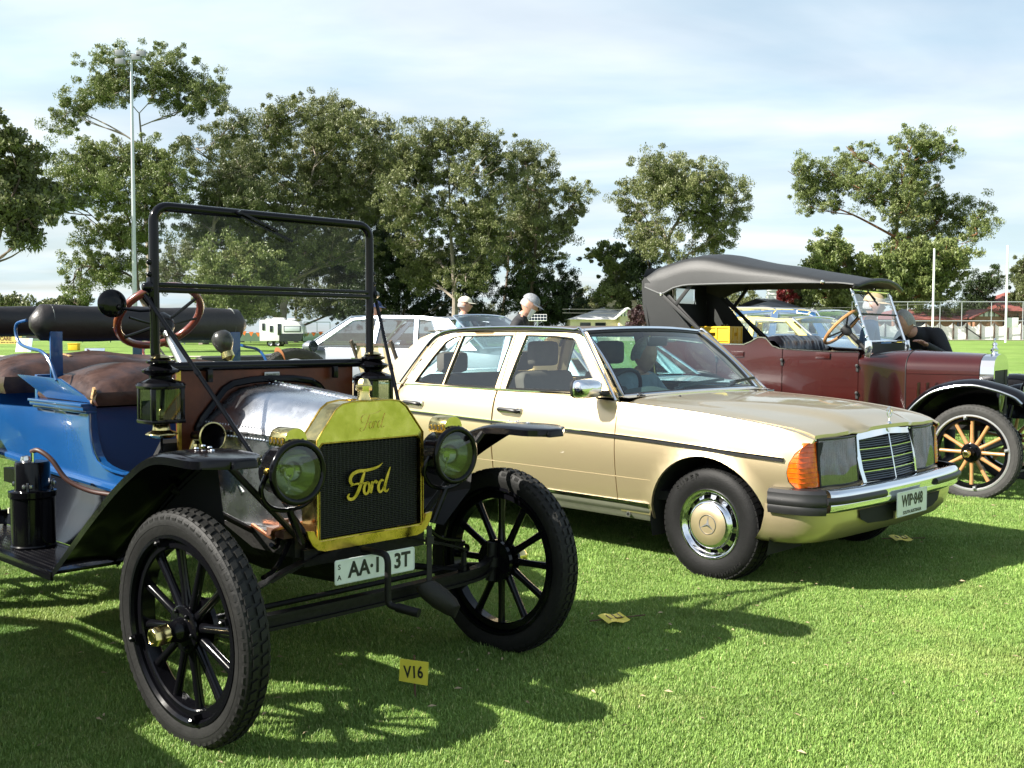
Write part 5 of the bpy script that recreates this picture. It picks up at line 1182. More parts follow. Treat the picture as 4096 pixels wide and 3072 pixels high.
def cushion(x0, x1, hw_, z0, z1, puff=.05, nx=14, ny=22):
    mb = MB(); G = []
    for i in range(nx + 1):
        u = i / nx; row = []
        for j in range(ny + 1):
            v = j / ny; a, b = 2 * u - 1, 2 * v - 1; e = (1 - abs(a) ** 4) ** .5 * (1 - abs(b) ** 6) ** .5
            e2 = max(0, 1 - a * a) ** .6 * max(0, 1 - abs(b) ** 2.6) ** .6
            row.append((lerp(x0, x1, u), -hw_ + 2 * hw_ * v, z0 + (z1 - z0) * (.60 * e + .40 * e2) + .008 * sin(b * 9) * e + .006 * sin(a * 7 + b * 5) * e))
        G.append(row)
    mb.sheet(G); mb.sheet([[G[0][0], G[0][-1]], [(x0, -hw_, z0 - .0), (x0, hw_, z0 - .0)]])
    b0 = [G[i][0] for i in range(nx + 1)]
    return mb
def full_cushion(x0, x1, hw_, zb, z0, z1):
    mb = cushion(x0, x1, hw_, z0, z1)
    per = [(x0, -hw_), (x1, -hw_), (x1, hw_), (x0, hw_)]
    G = [[(lerp((x0 + x1) / 2, x, k), y * (1 + (k - 1)), z) for x, y in per] for z, k in ((z0 + .001, 1.0), ((z0 + zb) / 2, 1.02), (zb, .99))]
    mb.sheet(G, cv=True); return mb
part('front_cushion', full_cushion(-1.155, -1.75, .50, 1.03, 1.085, 1.20), LEATHER, T, smooth_deg=70)
part('rear_cushion', full_cushion(-2.16, -2.80, .50, 1.04, 1.12, 1.225), LEATHER, T, smooth_deg=70)
mb = MB(); mb.bar((-1.20, -.502, 1.042), (-1.165, -.505, 1.105), .012, .022); part('torn_corner', mb, mat('torn_stuffing', (.45, .27, .12), .9, var=.7, vscale=60, bump=.6, bscale=80), T, bevel=.003)
mb = MB(); mb.bar((-2.30, -.12, 1.212), (-2.42, -.135, 1.226), .02, .012); part('seam_split', mb, bpy.data.materials['torn_stuffing'], T, bevel=.004)
def seatback(x, zc, hh, hw_):
    mb = MB(); G = []
    for k in range(25):
        b = -1 + 2 * k / 24; e = max(0.02, 1 - abs(b) ** 7) ** .5; y = b * hw_
        e = max(.10, (1 - max(0, (abs(b) - .90) / .10) ** 2.6)) ** .5
        G.append([(x - .10 * sin(a * 0) + .062 * e * cos(a) - .18 * (.0) , y, zc + hh * e * sin(a) + .003 * sin(9 * b + 2 * a)) for a in np.linspace(0, 2 * pi, 22, endpoint=False)])
    mb.loft(G); return mb
part('front_seat_back', seatback(-1.72, 1.378, .083, .545), LEATHERB, T, smooth_deg=60)
mb = MB()
for s in (-1, 1): mb.tube([(-1.72 + .060 * cos(a) * .93, s * .458, 1.378 + .080 * sin(a)) for a in np.linspace(0, 2 * pi, 24, endpoint=False)], .006, 6, closed=True)
part('seat_piping', mb, mat('grey_piping', (.16, .17, .16), .5), T)
part('rear_seat_back', seatback(-2.80, 1.395, .082, .56), LEATHERB, T, smooth_deg=60)
for s in (-1, 1):
    mb = MB(); mb.box((-1.665, s * .455, 1.22), (.012, .055, .24)); part('seat_post', mb, BLUE, T, bevel=.002)
    mb = MB(); mb.box((-2.74, s * .455, 1.24), (.012, .055, .24)); part('seat_post', mb, BLUE, T, bevel=.002)
    mb = MB(); mb.tube(curve([(-1.80, s * .53, 1.39), (-1.865, s * .548, 1.375), (-1.875, s * .55, 1.33), (-1.83, s * .55, 1.285), (-1.72, s * .548, 1.264), (-1.61, s * .545, 1.253), (-1.545, s * .542, 1.225), (-1.50, s * .54, 1.18), (-1.465, s * .538, 1.128)], 5), .0075, 8); part('arm_rail', mb, BLUE, T)
# plates
def lettered_plate(parent, M, w, h, big, size, extra=(), hole=True, sx=1.0, bigx=0):
    mb = MB(); mb.prism(rrect(-w / 2, w / 2, -h / 2, h / 2, .008, 3), lambda u, v: (u, v, 0), (0, 0, -.003)); p = part('number_plate', mb, PLATEW, parent); p.matrix_basis = M
    mb = MB(); mb.tube([(u, v, .0005) for u, v in rrect(-w / 2 + .004, w / 2 - .004, -h / 2 + .004, h / 2 - .004, .006, 3)], .0014, 4, closed=True); part('rim_line', mb, PLATEW, p)
    tm = text_mesh(big, size, sx=sx, ext=.0006, bold=.0022); o = obj('plate_characters', tm, INK, p); o.location = (bigx, 0 if not extra or extra[0][2] == 'left' else .012, .0012)
    for txt, sz, pos, x, y in extra:
        tm = text_mesh(txt, sz, ext=.0005, bold=.0003); o = obj('plate_characters', tm, INK, p); o.location = (x, y, .0012)
    return p
PM = Matrix(((0, 0, 1, .115), (1, 0, 0, -.045), (0, 1, 0, .492), (0, 0, 0, 1))) @ Matrix.Rotation(radians(-.3), 4, 'Z')
lettered_plate(T, PM, .366, .088, 'AA\u00b71   3T', .077, extra=(('S', .026, 'left', -.165, .018), ('A', .026, 'left', -.165, -.020)), sx=.92, bigx=.018)
# small yellow entry sign on a stake
sp = (-.355, 3.745)
t = thing('entry_sign', 'small yellow sign lettered V16 on a stake in the grass', 'sign', (sp[0], sp[1], 0), radians(-12))
mb = MB(); mb.prism([(-.056, -.036), (.052, -.046), (.056, .040), (-.052, .046)], lambda u, v: (u, 0, .105 + v), (0, .004, 0)); c_ = part('card', mb, mat('card_yellow', (.72, .62, .06), .5, var=.08, vscale=30), t)
mb = MB(); mb.tube([(.004, .008, -.05), (.0, .008, .165)], .004, 6); part('stake', mb, mat('rusty_wire', (.10, .05, .03), .7), t)
tm = text_mesh('V16', .062, sx=.74, ext=.0004, bold=.0012); o = obj('lettering', tm, INK, c_); o.matrix_basis = Matrix.Translation((0, -.0025, .104)) @ Matrix.Rotation(pi / 2, 4, 'X') @ Matrix.Rotation(radians(2), 4, 'Z')
for (x, y, rz, lab) in ((.47, 4.73, .5, 'yellow entry card lying on sunlit grass'), (2.49, 6.63, .2, 'yellow entry card lying in shade before the gold car')):
    t = thing('fallen_card', lab, 'card', (x, y, .028), rz, 'fallen entry cards')
    mb = MB(); mb.sheet([[(-.06 + .12 * i / 6, -.045 + .09 * j / 4, .006 * sin(i * 1.1) + .004 * j) for j in range(5)] for i in range(7)]); part('card', mb, bpy.data.materials['card_yellow'], t)
    mb = MB(); mb.tube([(-.12, .02, .004), (.16, -.02, .006)], .003, 5); part('stake', mb, bpy.data.materials['rusty_wire'], t)
    mb = MB()
    for k in range(3): mb.box((-.03 + k * .03, 0, .0165), (.006, .045, .002), Matrix.Rotation(.12, 4, 'X'))
    part('lettering', mb, INK, t)
# ================================================================== gold sedan
MPOS = (1.6625, 6.2261, -.7839)
M_ = thing('gold_sedan', 'champagne gold four door sedan with chrome grille in the middle', 'car', (MPOS[0], MPOS[1], 0), MPOS[2])
ZCR = [(-3.9, .90), (-3.4, .945), (-2.7, .965), (-2.0, .965), (-1.0, .955), (-.6, .938), (-.1, .910), (.25, .876), (.42, .850), (.50, .830), (.56, .806), (.60, .792), (.64, .785)]
PROF = [(.16, .760), (.24, .800), (.30, .825), (.365, .853), (.44, .868), (.51, .878), (.60, .8885), (.70, .8925), (.78, .887), (.85, .8765), (.90, .8645), (.94, .849), (.96, .838), (.985, .815)]
def taper(x):
    d = 0
    if x > .1: d = .055 * ((x - .1) / .4) ** 2
    if x < -2.5: d = .075 * ((-2.5 - x) / 1.35) ** 2
    return d
def zcr(x): return spl(ZCR, x)
def m_hw(x, z):
    zc = zcr(x); t = min(1.2, max(0, (z - .52) / (zc - .52))); zz = z + (.96 - zc) * t if z > .52 else z
    h = spl(PROF, zz) - taper(x)
    for wx in (0, -2.795):
        r = hypot(x - wx, z - .305)
        if r < .5 and z > .25: h += .014 * exp(-((r - .372) / .022) ** 2)
    h -= .0035 * exp(-((z - .512) / .006) ** 2) if -2.4 < x < -.33 else 0
    return h
def g_hw(x, z):  # greenhouse side
    return lerp(.815, .655, min(1, max(0, (z - .955) / .39)) ** 1.08)
def ms(s): return lambda x, z: (x, s * m_hw(x, z), z)
def gs(s): return lambda x, z: (x, s * g_hw(x, z), z)
ARC = lambda cx, r, a0, a1, n=26: [(cx + r * cos(radians(lerp(a0, a1, k / n))), .305 + r * sin(radians(lerp(a0, a1, k / n)))) for k in range(n + 1)]
xs_ = lambda a, b, n: [lerp(a, b, k / n) for k in range(n + 1)]
fender = [(-.617, .30), (-.385, .30)] + ARC(0, .374, 183, 12) + [(.40, .395), (.52, .395), (.535, .545), (.505, .552), (.478, .585), (.470, .63), (.480, .68), (.505, .73), (.545, .772), (.572, .783)] + [(x, zcr(x)) for x in xs_(.575, -.617, 14)]
fdoor = [(-.623, .372), (-.623, .936)] + [(x, zcr(x)) for x in xs_(-.66, -1.64, 8)] + [(-1.648, .372)]
rdoor = [(-1.656, .372), (-1.656, .96)] + [(x, zcr(x)) for x in xs_(-1.7, -2.6, 8)] + [(-2.635, .93), (-2.645, .86), (-2.63, .74)] + ARC(-2.795, .392, 82, 170, 10)[1:9] + [(-2.43, .372)]
quart = [(-2.66, .97), (-2.655, .86), (-2.64, .735)] + [p for p in ARC(-2.795, .374, 66, -3, 16)][::1] + [(-2.41, .30)][0:0] + [(-2.41, .30)][0:0]
quart = [(-2.648, .972), (-2.655, .86), (-2.64, .70)] + ARC(-2.795, .374, 65, 180, 20) + [(-3.2, .30), (-3.83, .34), (-3.88, .60), (-3.87, .88)] + [(x, zcr(x)) for x in xs_(-3.8, -2.7, 8)]
for s in (-1, 1):
    rim = (0, -s * .02, 0)
    part('front_fender', panel(fender, ms(s), .045, rim=rim), GOLD, M_, smooth_deg=50)
    d = part('front_door', panel(fdoor, ms(s), .05, rim=rim), GOLD, M_, smooth_deg=50)
    d2 = part('rear_door', panel(rdoor, ms(s), .05, rim=rim), GOLD, M_, smooth_deg=50)
    part('rear_quarter', panel(quart, ms(s), .05, rim=rim), GOLD, M_, smooth_deg=50)
    # door frames and glass
    ff = [(-.70, .958), (-1.085, 1.333), (-1.30, 1.348), (-1.648, 1.355), (-1.648, .960)]
    fh = [(-.800, .985), (-1.115, 1.294), (-1.14, 1.306), (-1.30, 1.318), (-1.55, 1.322), (-1.598, .980)]
    part('window_frame', panel(ff, gs(s), .06, [fh], rim=rim), GOLD, d, smooth_deg=50)
    part('window_glass', panel(fh, lambda x, z, s=s: (x, s * (g_hw(x, z) - .008), z), .12), GLASSS, d)
    rf = [(-1.656, .960), (-1.656, 1.355), (-2.20, 1.345), (-2.36, 1.325), (-2.44, 1.27), (-2.64, .965)]
    rh1 = [(-1.705, .980), (-1.672, 1.322), (-2.155, 1.316), (-2.205, .984)]; rh2 = [(-2.232, .985), (-2.185, 1.314), (-2.255, 1.302), (-2.32, 1.27), (-2.40, 1.17), (-2.52, .99)]
    part('window_frame', panel(rf, gs(s), .06, [rh1, rh2], rim=rim), GOLD, d2, smooth_deg=50)
    for hh in (rh1, rh2): part('window_glass', panel(hh, lambda x, z, s=s: (x, s * (g_hw(x, z) - .008), z), .12), GLASSS, d2)
    def seal(par, loop, nm='window_seal'):
        mb = MB(); mb.tube([gs(s)(x, z) for x, z in densify(loop, .06)], .006, 5, closed=True); part(nm, mb, TRIMR, par)
    seal(d, fh); seal(d2, rh1); seal(d2, rh2)
    mb = MB(); mb.tube([(x, s * (g_hw(x, .968) + .003), .970) for x in xs_(-.70, -2.62, 12)], .007, 6); part('waist_trim', mb, CHROME, M_)
    for x0, par in ((-1.585, d), (-2.545, d2)):
        yy = s * (m_hw(x0, .845) + .018)
        mb = MB(); mb.box((x0 + .10, yy - s * .012, .848), (.205, .014, .036)); e_ = part('door_handle', mb, CHROME, par, bevel=.005)
        mb = MB(); mb.tube(curve([(x0 + .012, yy, .846), (x0 + .03, yy + s * .018, .852), (x0 + .10, yy + s * .022, .852), (x0 + .165, yy + s * .018, .846), (x0 + .18, yy, .84)], 4), .012, 8); part('grip', mb, TRIMR, e_)
    # pillars, drip rail, C pillar
    mb = MB(); A0 = [(-.655, .80, .935), (-.735, .775, .962), (-.715, .725, .955)]; A1 = [(-1.045, .645, 1.345), (-1.105, .655, 1.338), (-1.085, .60, 1.352)]
    mb.loft([[(x, s * y, z) for x, y, z in [tuple(np.array(a) * (1 - t_) + np.array(b) * t_ + np.array((0, .006 * sin(pi * t_), .012 * sin(pi * t_)))) for a, b in zip(A0, A1)]] for t_ in np.linspace(0, 1, 8)]); part('windscreen_pillar', mb, GOLD, M_)
    cp = [(-2.455, 1.265), (-2.375, 1.330), (-2.50, 1.335), (-2.62, 1.30), (-3.08, .975), (-2.655, .972)]
    part('rear_pillar', panel(cp, lambda x, z, s=s: (x, s * (g_hw(x, z) - .05 * max(0, (-2.55 - x) / .5) + .004), z), .06), GOLD, M_, smooth_deg=50)
    dr = [(-.66, .945), (-1.05, 1.335), (-1.13, 1.362), (-1.35, 1.374), (-1.65, 1.380), (-2.05, 1.374), (-2.30, 1.358), (-2.42, 1.325), (-2.50, 1.25), (-2.672, .985)]
    mb = MB(); mb.tube(curve([(x, s * (g_hw(x, min(z, 1.345)) + .016), z) for x, z in dr], 4), .0075, 6); part('drip_rail', mb, CHROME, M_)
    mb = MB(); mb.tube(curve([(x, s * (g_hw(x, min(z, 1.345)) + .004), z - .012) for x, z in dr[1:9]], 4), .012, 6); part('roof_gutter', mb, TRIMR, M_)
    # rub strip, sill
    rs_ = [(-3.75, .80), (-2.48, .785), (-1.63, .766), (-.62, .746), (-.09, .727), (.14, .714), (.33, .704), (.455, .695)]
    cv = curve(rs_, 5); gr = MB(); ch = MB()
    for a, b in zip(cv, cv[1:]):
        if abs((a[0] + b[0]) / 2 + .62) < .005: continue
        f = lambda p, o, dz: (p[0], s * (m_hw(*p) + o), p[1] + dz)
        gr.bar(f(a, .006, 0), f(b, .006, 0), .014, .020); ch.bar(f(a, .008, .009), f(b, .008, .009), .016, .005)
    part('rub_strip', gr, TRIMR, M_, smooth_deg=60); part('rub_strip_bright', ch, CHROME, M_, smooth_deg=60)
    mb = MB(); mb.tube([(x, s * (m_hw(x, .51) + .0005), .510) for x in xs_(-2.36, -.37, 14)], .0038, 4); part('body_crease', mb, GOLD, M_)
    st = [(x, .365) for x in xs_(-2.42, -.385, 10)]
    mb = MB()
    for a, b in zip(st, st[1:]): mb.bar((a[0], s * (m_hw(*a) + .003), a[1]), (b[0], s * (m_hw(*b) + .003), b[1]), .012, .016)
    part('sill_trim', mb, CHROME, M_)
    mb = MB(); mb.sheet([[(x, s * y, z) for y, z in ((.852, .352), (.846, .33), (.836, .315), (.826, .308), (.818, .285), (.80, .262), (.70, .25))] for x in xs_(-2.42, -.385, 6)])
    part('sill', mb, mat('sill_grey_green', (.12, .125, .09), .6, var=.2) if 'sill_grey_green' not in bpy.data.materials else bpy.data.materials['sill_grey_green'], M_)
    mb = MB(); mb.lathe([(.016, 0), (.016, .012), (.008, .012), (.008, 0)], 12, (-.565, s * .815, .288), (0, s, 0)); part('jack_point', mb, STEEL, M_)
    # wheel wells
    for cx in (0, -2.795):
        mb = MB(); mb.sheet([[(cx + .385 * cos(a), s * y, .305 + .385 * sin(a)) for a in np.linspace(-.3, pi + .3, 16)] for y in (.855, .50)]); mb.add([(cx + .385 * cos(a), s * .50, .305 + .385 * sin(a)) for a in np.linspace(-.3, pi + .3, 16)], [tuple(range(16))]); part('wheel_well', mb, DARK, M_)
    # mirror
    if s > 0: continue
    sq = lambda c_: (1 if c_ > 0 else -1) * abs(c_) ** .55
    mb = MB(); mb.loft([[(x_, s * (.965 + w_ * sq(cos(a))), 1.015 + h_ * sq(sin(a))) for a in np.linspace(0, 2 * pi, 20, endpoint=False)] for x_, w_, h_ in ((-.80, .095, .055), (-.79, .10, .06), (-.75, .098, .058), (-.715, .08, .045), (-.70, .04, .02))]); mi = part('door_mirror', mb, CHROME, M_, smooth_deg=60)
    mb = MB(); mb.loft([[(x_, s * (.965 + w_ * sq(cos(a))), 1.015 + h_ * sq(sin(a))) for a in np.linspace(0, 2 * pi, 20, endpoint=False)] for x_, w_, h_ in ((-.815, .098, .058), (-.798, .101, .061))]); part('mirror_gasket', mb, TRIMR, mi)
    mb = MB(); mb.bar((-.76, s * .90, .985), (-.755, s * .80, .985), .05, .03); part('mirror_stem', mb, TRIMR, mi, bevel=.004)
# bonnet
def hood_z(x, y):
    hwc = m_hw(x, zcr(x)) if x < .62 else .75
    zc = zcr(min(x, .6)); e = min(1, abs(y) / .80)
    z = zc + .030 * (1 - e * e) + .004
    wb = lerp(.62, .335, smooth(-.6, .62, x)); z += .026 * smooth(-.55, .45, x) * (1 - smooth(wb - .10, wb + .05, abs(y)))
    z -= .03 * smooth(.80 - .10, .80 + .02, abs(y)) * 0
    return z
hb = []
for k in range(13):
    y = lerp(-.775, .775, k / 12); hb.append((-.60 - .07 * (1 - (y / .8) ** 2), y))
hf = []
for k in range(17):
    y = lerp(.715, -.715, k / 16); hf.append((.575 + .045 * (1 - smooth(.30, .36, abs(y))) - .02 * smooth(.5, .72, abs(y)), y))
ho = hb + [(.0, .775), (.35, .752)] + hf + [(.35, -.752), (.0, -.775)]
part('bonnet', panel(ho, lambda x, y: (x, y, hood_z(x, y) - .012 * smooth(.55, .62, x) - .010 * smooth(.70, .775, abs(y))), .045, rim=(0, 0, -.02)), GOLD, M_, smooth_deg=60)
for s in (-1, 1):  # fender top strip between bonnet and side
    G = []
    for x in xs_(-.617, .578, 18):
        yi = interp([(-.6, .782), (0, .782), (.35, .759), (.6, .722)], x); yo = m_hw(x, zcr(x)); zc = zcr(x); zi = hood_z(x, yi) - .012 * smooth(.55, .62, x) - .010
        G.append([(x, s * lerp(yi, yo, t_), lerp(zi, zc, t_ ** 1.6) + .005 * sin(pi * t_)) for t_ in (0, .3, .6, .85, 1)])
    mb = MB(); mb.sheet(G); part('fender_top', mb, GOLD, M_, smooth_deg=60)
mb = MB()
for k in range(11): mb.sheet([[(-.60 - .07 * (1 - (y / .8) ** 2) - .002 - dx_, y, .958 + .008 * (1 - abs(y)) + dz) for y in np.linspace(-.78, .78, 21)] for dx_, dz in ((0, 0), (.05, .004), (.10, .005))]) if k == 0 else None
part('cowl', mb, GOLD, M_)
mb = MB()
for k in range(26):
    y = -.62 + k * .018; mb.box((-.685 + .02 * abs(y + .4), y, .972), (.07, .009, .012))
mb.box((-.685, -.395, .966), (.085, .48, .006)); part('air_grille', mb, TRIMR, M_, smooth_deg=0)
# windscreen, roof, rear screen
def wsf(u, v):  # u -1..1 across, v 0..1 up
    b = np.array((-.685 + .075 * (1 - u * u), u * .735, .958 + .012 * (1 - u * u))); t_ = np.array((-1.105 + .055 * (1 - u * u), u * .615, 1.352 + .018 * (1 - u * u)))
    p = b * (1 - v) + t_ * v; p[0] += .018 * sin(pi * v); p[2] += .012 * sin(pi * v); return tuple(p)
mb = MB(); mb.sheet([[wsf(u, v) for u in np.linspace(-.965, .965, 21)] for v in np.linspace(.02, .97, 11)]); part('windscreen', mb, GLASSW, M_, smooth_deg=80)
edge = [wsf(u, 0) for u in np.linspace(-1, 1, 15)] + [wsf(1, v) for v in np.linspace(.1, .9, 6)] + [wsf(u, 1) for u in np.linspace(1, -1, 15)] + [wsf(-1, v) for v in np.linspace(.9, .1, 6)]
mb = MB(); mb.tube([(p[0] + .004, p[1], p[2] + .006) for p in edge], .011, 6, closed=True); part('windscreen_trim', mb, CHROME, M_)
mb = MB(); mb.tube([tuple(np.array(p) * 1) for p in [wsf(u * .975, v) for u, v in [(u, .03) for u in np.linspace(-1, 1, 15)] + [(1, v) for v in np.linspace(.1, .9, 6)] + [(u, .965) for u in np.linspace(1, -1, 15)] + [(-1, v) for v in np.linspace(.9, .1, 6)]]], .010, 6, closed=True); part('windscreen_rubber', mb, TRIMR, M_)
ZR = [(-1.09, 1.372), (-1.25, 1.402), (-1.5, 1.424), (-1.85, 1.434), (-2.2, 1.430), (-2.5, 1.406), (-2.66, 1.365)]
DRZ = [(-1.09, 1.350), (-1.35, 1.378), (-1.65, 1.386), (-2.05, 1.380), (-2.35, 1.362), (-2.66, 1.31)]
G = []
for x in np.linspace(-1.09, -2.66, 18):
    zr, zd = spl(ZR, x), spl(DRZ, x); row = []
    for u in np.linspace(-1, 1, 25):
        w = .668 - .05 * smooth(-2.3, -2.66, x) if x > -2.3 else .668 - .06 * ((-2.3 - x) / .36)
        row.append((x - .05 * u * u * smooth(-1.3, -1.09, x) * 1.0, u * w, zd + (zr - zd) * (1 - abs(u) ** 3.2) + .0))
    G.append(row)
mb = MB(); mb.sheet(G); part('roof', mb, GOLD, M_, smooth_deg=80)
mb = MB(); mb.sheet([[(lerp(-2.64, -3.08, v) - .06 * (1 - u * u) + .03, u * lerp(.60, .70, v), lerp(1.345, .985, v) + .02 * (1 - u * u) + .015 * sin(pi * v)) for u in np.linspace(-1, 1, 13)] for v in np.linspace(0, 1, 7)]); part('rear_screen', mb, GLASSS, M_)
mb = MB(); mb.sheet([[(x - .03 * u * u * 0, u * (m_hw(x, zcr(x)) - .002), zcr(x) + .03 * (1 - u * u) * (1 if x > -3.8 else .5)) for u in np.linspace(-1, 1, 15)] for x in xs_(-2.9, -3.86, 10)]); part('boot_lid', mb, GOLD, M_, smooth_deg=60)
mb = MB(); mb.sheet([[(-3.88 + .03 * abs(v - .5), u * .80, lerp(.36, .90, v)) for u in np.linspace(-1, 1, 9)] for v in np.linspace(0, 1, 6)]); part('tail_panel', mb, GOLD, M_)
mb = MB(); mb.bar((-3.93, -.84, .50), (-3.93, .84, .50), .12, .12); part('rear_bumper', mb, CHROME, M_, bevel=.03)
mb = MB(); mb.box((-1.9, 0, .27), (3.3, 1.4, .06)); mb.box((.2, 0, .50), (.7, 1.0, .3)); mb.box((-1.3, 0, .42), (2.9, 1.6, .05)); part('underbody', mb, DARK, M_)
for s in (-1, 1):
    mb = MB(); mb.box((-3.86, s * .62, .72), (.08, .30, .22)); part('tail_lamp', mb, mat('tail_red', (.35, .01, .01), .2, coat=.5) if 'tail_red' not in bpy.data.materials else bpy.data.materials['tail_red'], M_, bevel=.02)
# nose: lamps, grille, panels
def headlamp_mat():
    return glass('headlamp_glass', (.90, .95, .94), .9, 2.0)
mb = MB(); G = []
for u in np.linspace(-1, 1, 21):
    a = abs(u); y = u * .80; x = .63 - .012 * a * a - .11 * smooth(.84, 1, a)
    G.append([(x - .03, y, .552), (x, y, .545), (x + .004, y, .50), (x - .02, y, .47)])
mb.sheet(G); part('nose_panel', mb, GOLD, M_, smooth_deg=50)
mb = MB(); mb.box((.53, 0, .66), (.08, 1.42, .24)); part('lamp_backing', mb, DARK, M_)
for s in (-1, 1):
    def lens(y0, y1, z0, z1, dx0, bulge=.018, n=8):
        return [[(.598 + dx0 + bulge * sin(pi * i / n) * .6 - .030 * smooth(.45, .72, abs(lerp(y0, y1, i / n))) - .028 * smooth(.62, .80, (z - z0) / (z1 - z0)) * 0 - .02 * ((z - z0) / (z1 - z0)), s * lerp(y0, y1, i / n), z) for i in range(n + 1)] for z in np.linspace(z0, z1, 8)]
    hz0, hz1 = .558, .788
    lz = lens(.352, .688, hz0, hz1, .012, n=68); mb = MB(); mb.sheet([[(p[0] + (.0022 if i % 2 else 0), p[1], p[2]) for i, p in enumerate(r)] for r in lz]); hl = part('headlight', mb, headlamp_mat() if 'headlamp_glass' not in bpy.data.materials else bpy.data.materials['headlamp_glass'], M_, smooth_deg=0)
    mb = MB(); Lx = lens(.352, .688, hz0, hz1, -.055)
    mb.sheet(Lx); part('lamp_shell', mb, mat('lamp_bowl', (.84, .89, .87), .16, metal=1) if 'lamp_bowl' not in bpy.data.materials else bpy.data.materials['lamp_bowl'], hl)
    for cy, r in ((.455, .092), (.615, .066)):
        mb = MB(); mb.lathe([(.012, -.045), (r * .6, -.03), (r, .0)], 20, (.56, s * cy, .665), (1, 0, 0)); part('reflector', mb, bpy.data.materials['silvered_reflector'], hl)
    mb = MB()
    for i in range(17):
        y = .36 + i * .0192; x = lens(y, y, hz0, hz1, .010)[4][0][0]; mb.bar((x + .008, s * y, .57), (x - .002, s * y, .775), .004, .0025, (0, 1, 0))
    part('lens_flute', mb, GLASS, hl, kind='stuff')
    fr_ = lens(.345, .692, hz0 - .006, hz1 + .006, .010); lp = fr_[0] + [r[-1] for r in fr_[1:-1]] + fr_[-1][::-1] + [r[0] for r in fr_[1:-1]][::-1]
    mb = MB(); mb.tube(lp, .007, 5, closed=True); part('lamp_gasket', mb, TRIMR, hl)
    # wrap round indicator
    G = []
    for k, z in enumerate(np.linspace(.556, .785, 10)):
        row = []; v = k / 9; back = interp([(.556, .515), (.585, .484), (.63, .474), (.68, .484), (.73, .510), (.772, .55), (.785, .57)], z)
        p0 = np.array((.575 - .02 * v, .690)); p1 = np.array((.565 - .02 * v, .80)); p2 = np.array((back, m_hw(back, z) + .003))
        pm = np.array((.545 - .015 * v, min(.828, m_hw(.54, z) + .004)))
        for q in curve([tuple(p0), tuple((p0 + p1) / 2 + np.array((.006, 0))), tuple(pm), tuple((pm + p2) / 2 + np.array((.004, .004))), tuple(p2)], 4): row.append((q[0], s * q[1], z))
        G.append(row)
    mb = MB(); mb.sheet(G); ind = part('indicator_lamp', mb, AMBER, M_, smooth_deg=70)
    mb = MB()
    for k in range(1, 9):
        mb.tube([(p[0] + .0015, p[1] + s * .0015, p[2]) for p in G[k]], .0016, 4)
    part('lens_rib', mb, AMBER, ind)
# grille
def gr_x(y, z): return .655 - .055 * (z - .53) / .27 - .55 * y * y * .30 - .012 * abs(y) / .3
mb = MB(); go_ = [(-.325, .530), (-.345, .62), (-.348, .72), (-.335, .785), (-.29, .815), (-.15, .836), (0, .842), (.15, .836), (.29, .815), (.335, .785), (.348, .72), (.345, .62), (.325, .530)]
gi_ = [(-.298, .545), (-.314, .62), (-.316, .72), (-.308, .770), (0, .788), (.308, .770), (.316, .72), (.314, .62), (.298, .545)]
gmb = panel(go_, lambda y, z: (gr_x(y, z) + .012, y, z), .035, [gi_]); n = len(go_)
A = [Vector((gr_x(y, z) + .012, y, z)) for y, z in densify(go_, .035)]; n = len(A); gmb.add(A + [p + Vector((-.085, -.02 * p.y, -.006)) for p in A], [(i, (i + 1) % n, (i + 1) % n + n, i + n) for i in range(n)])
I = [Vector((gr_x(y, z) + .012, y, z)) for y, z in densify(gi_, .035)]; n = len(I); gmb.add(I + [p + Vector((-.03, 0, 0)) for p in I], [(i, (i + 1) % n, (i + 1) % n + n, i + n) for i in range(n)])
gri = part('grille', gmb, CHROME, M_, smooth_deg=45)
mb = MB(); mb.sheet([[(gr_x(y, z) - .035, y, z) for y in np.linspace(-.33, .33, 9)] for z in (.535, .66, .80)]); part('grille_backing', mb, DARK, gri)
SLAT = mat('dark_grille_slat', (.060, .075, .095), .4)
for k in range(20):
    z = .552 + k * .0118; w = interp([(.545, .298), (.62, .313), (.72, .315), (.79, .30)], z)
    zt_ = lambda y: .788 - .018 * abs(y) / .3
    if k % 5 == 4: continue
    ps = [(gr_x(y, z) - .008, y, z) for y in np.linspace(-w, w, 9) if z < zt_(y)]
    if len(ps) < 3: continue
    mb = MB(); mb.sheet([[(p[0], p[1], p[2] + .0035), (p[0] + .004, p[1], p[2] - .002), (p[0] - .014, p[1], p[2] - .006)] for p in ps]); part('slat', mb, SLAT, gri, smooth_deg=60)
for k in range(4):
    z = .552 + (k * 5 + 4) * .0118; w = interp([(.545, .298), (.62, .313), (.72, .315), (.79, .30)], z)
    mb = MB(); mb.tube([(gr_x(y, z) + .006, y, z) for y in np.linspace(-w, w, 9)], .0042, 6) if z < .775 else None
    if mb.v: part('grille_bar', mb, CHROME, gri)
mb = MB(); mb.tube([(gr_x(0, z) + .008, 0, z) for z in np.linspace(.545, .790, 7)], .0052, 6); part('centre_bar', mb, CHROME, gri)
mb = MB(); mb.lathe([(0, .006), (.018, .005), (.02, 0)], 18, (gr_x(0, .815) + .012, 0, .814), (1, 0, .2)); part('shield_badge', mb, NICKEL, gri)
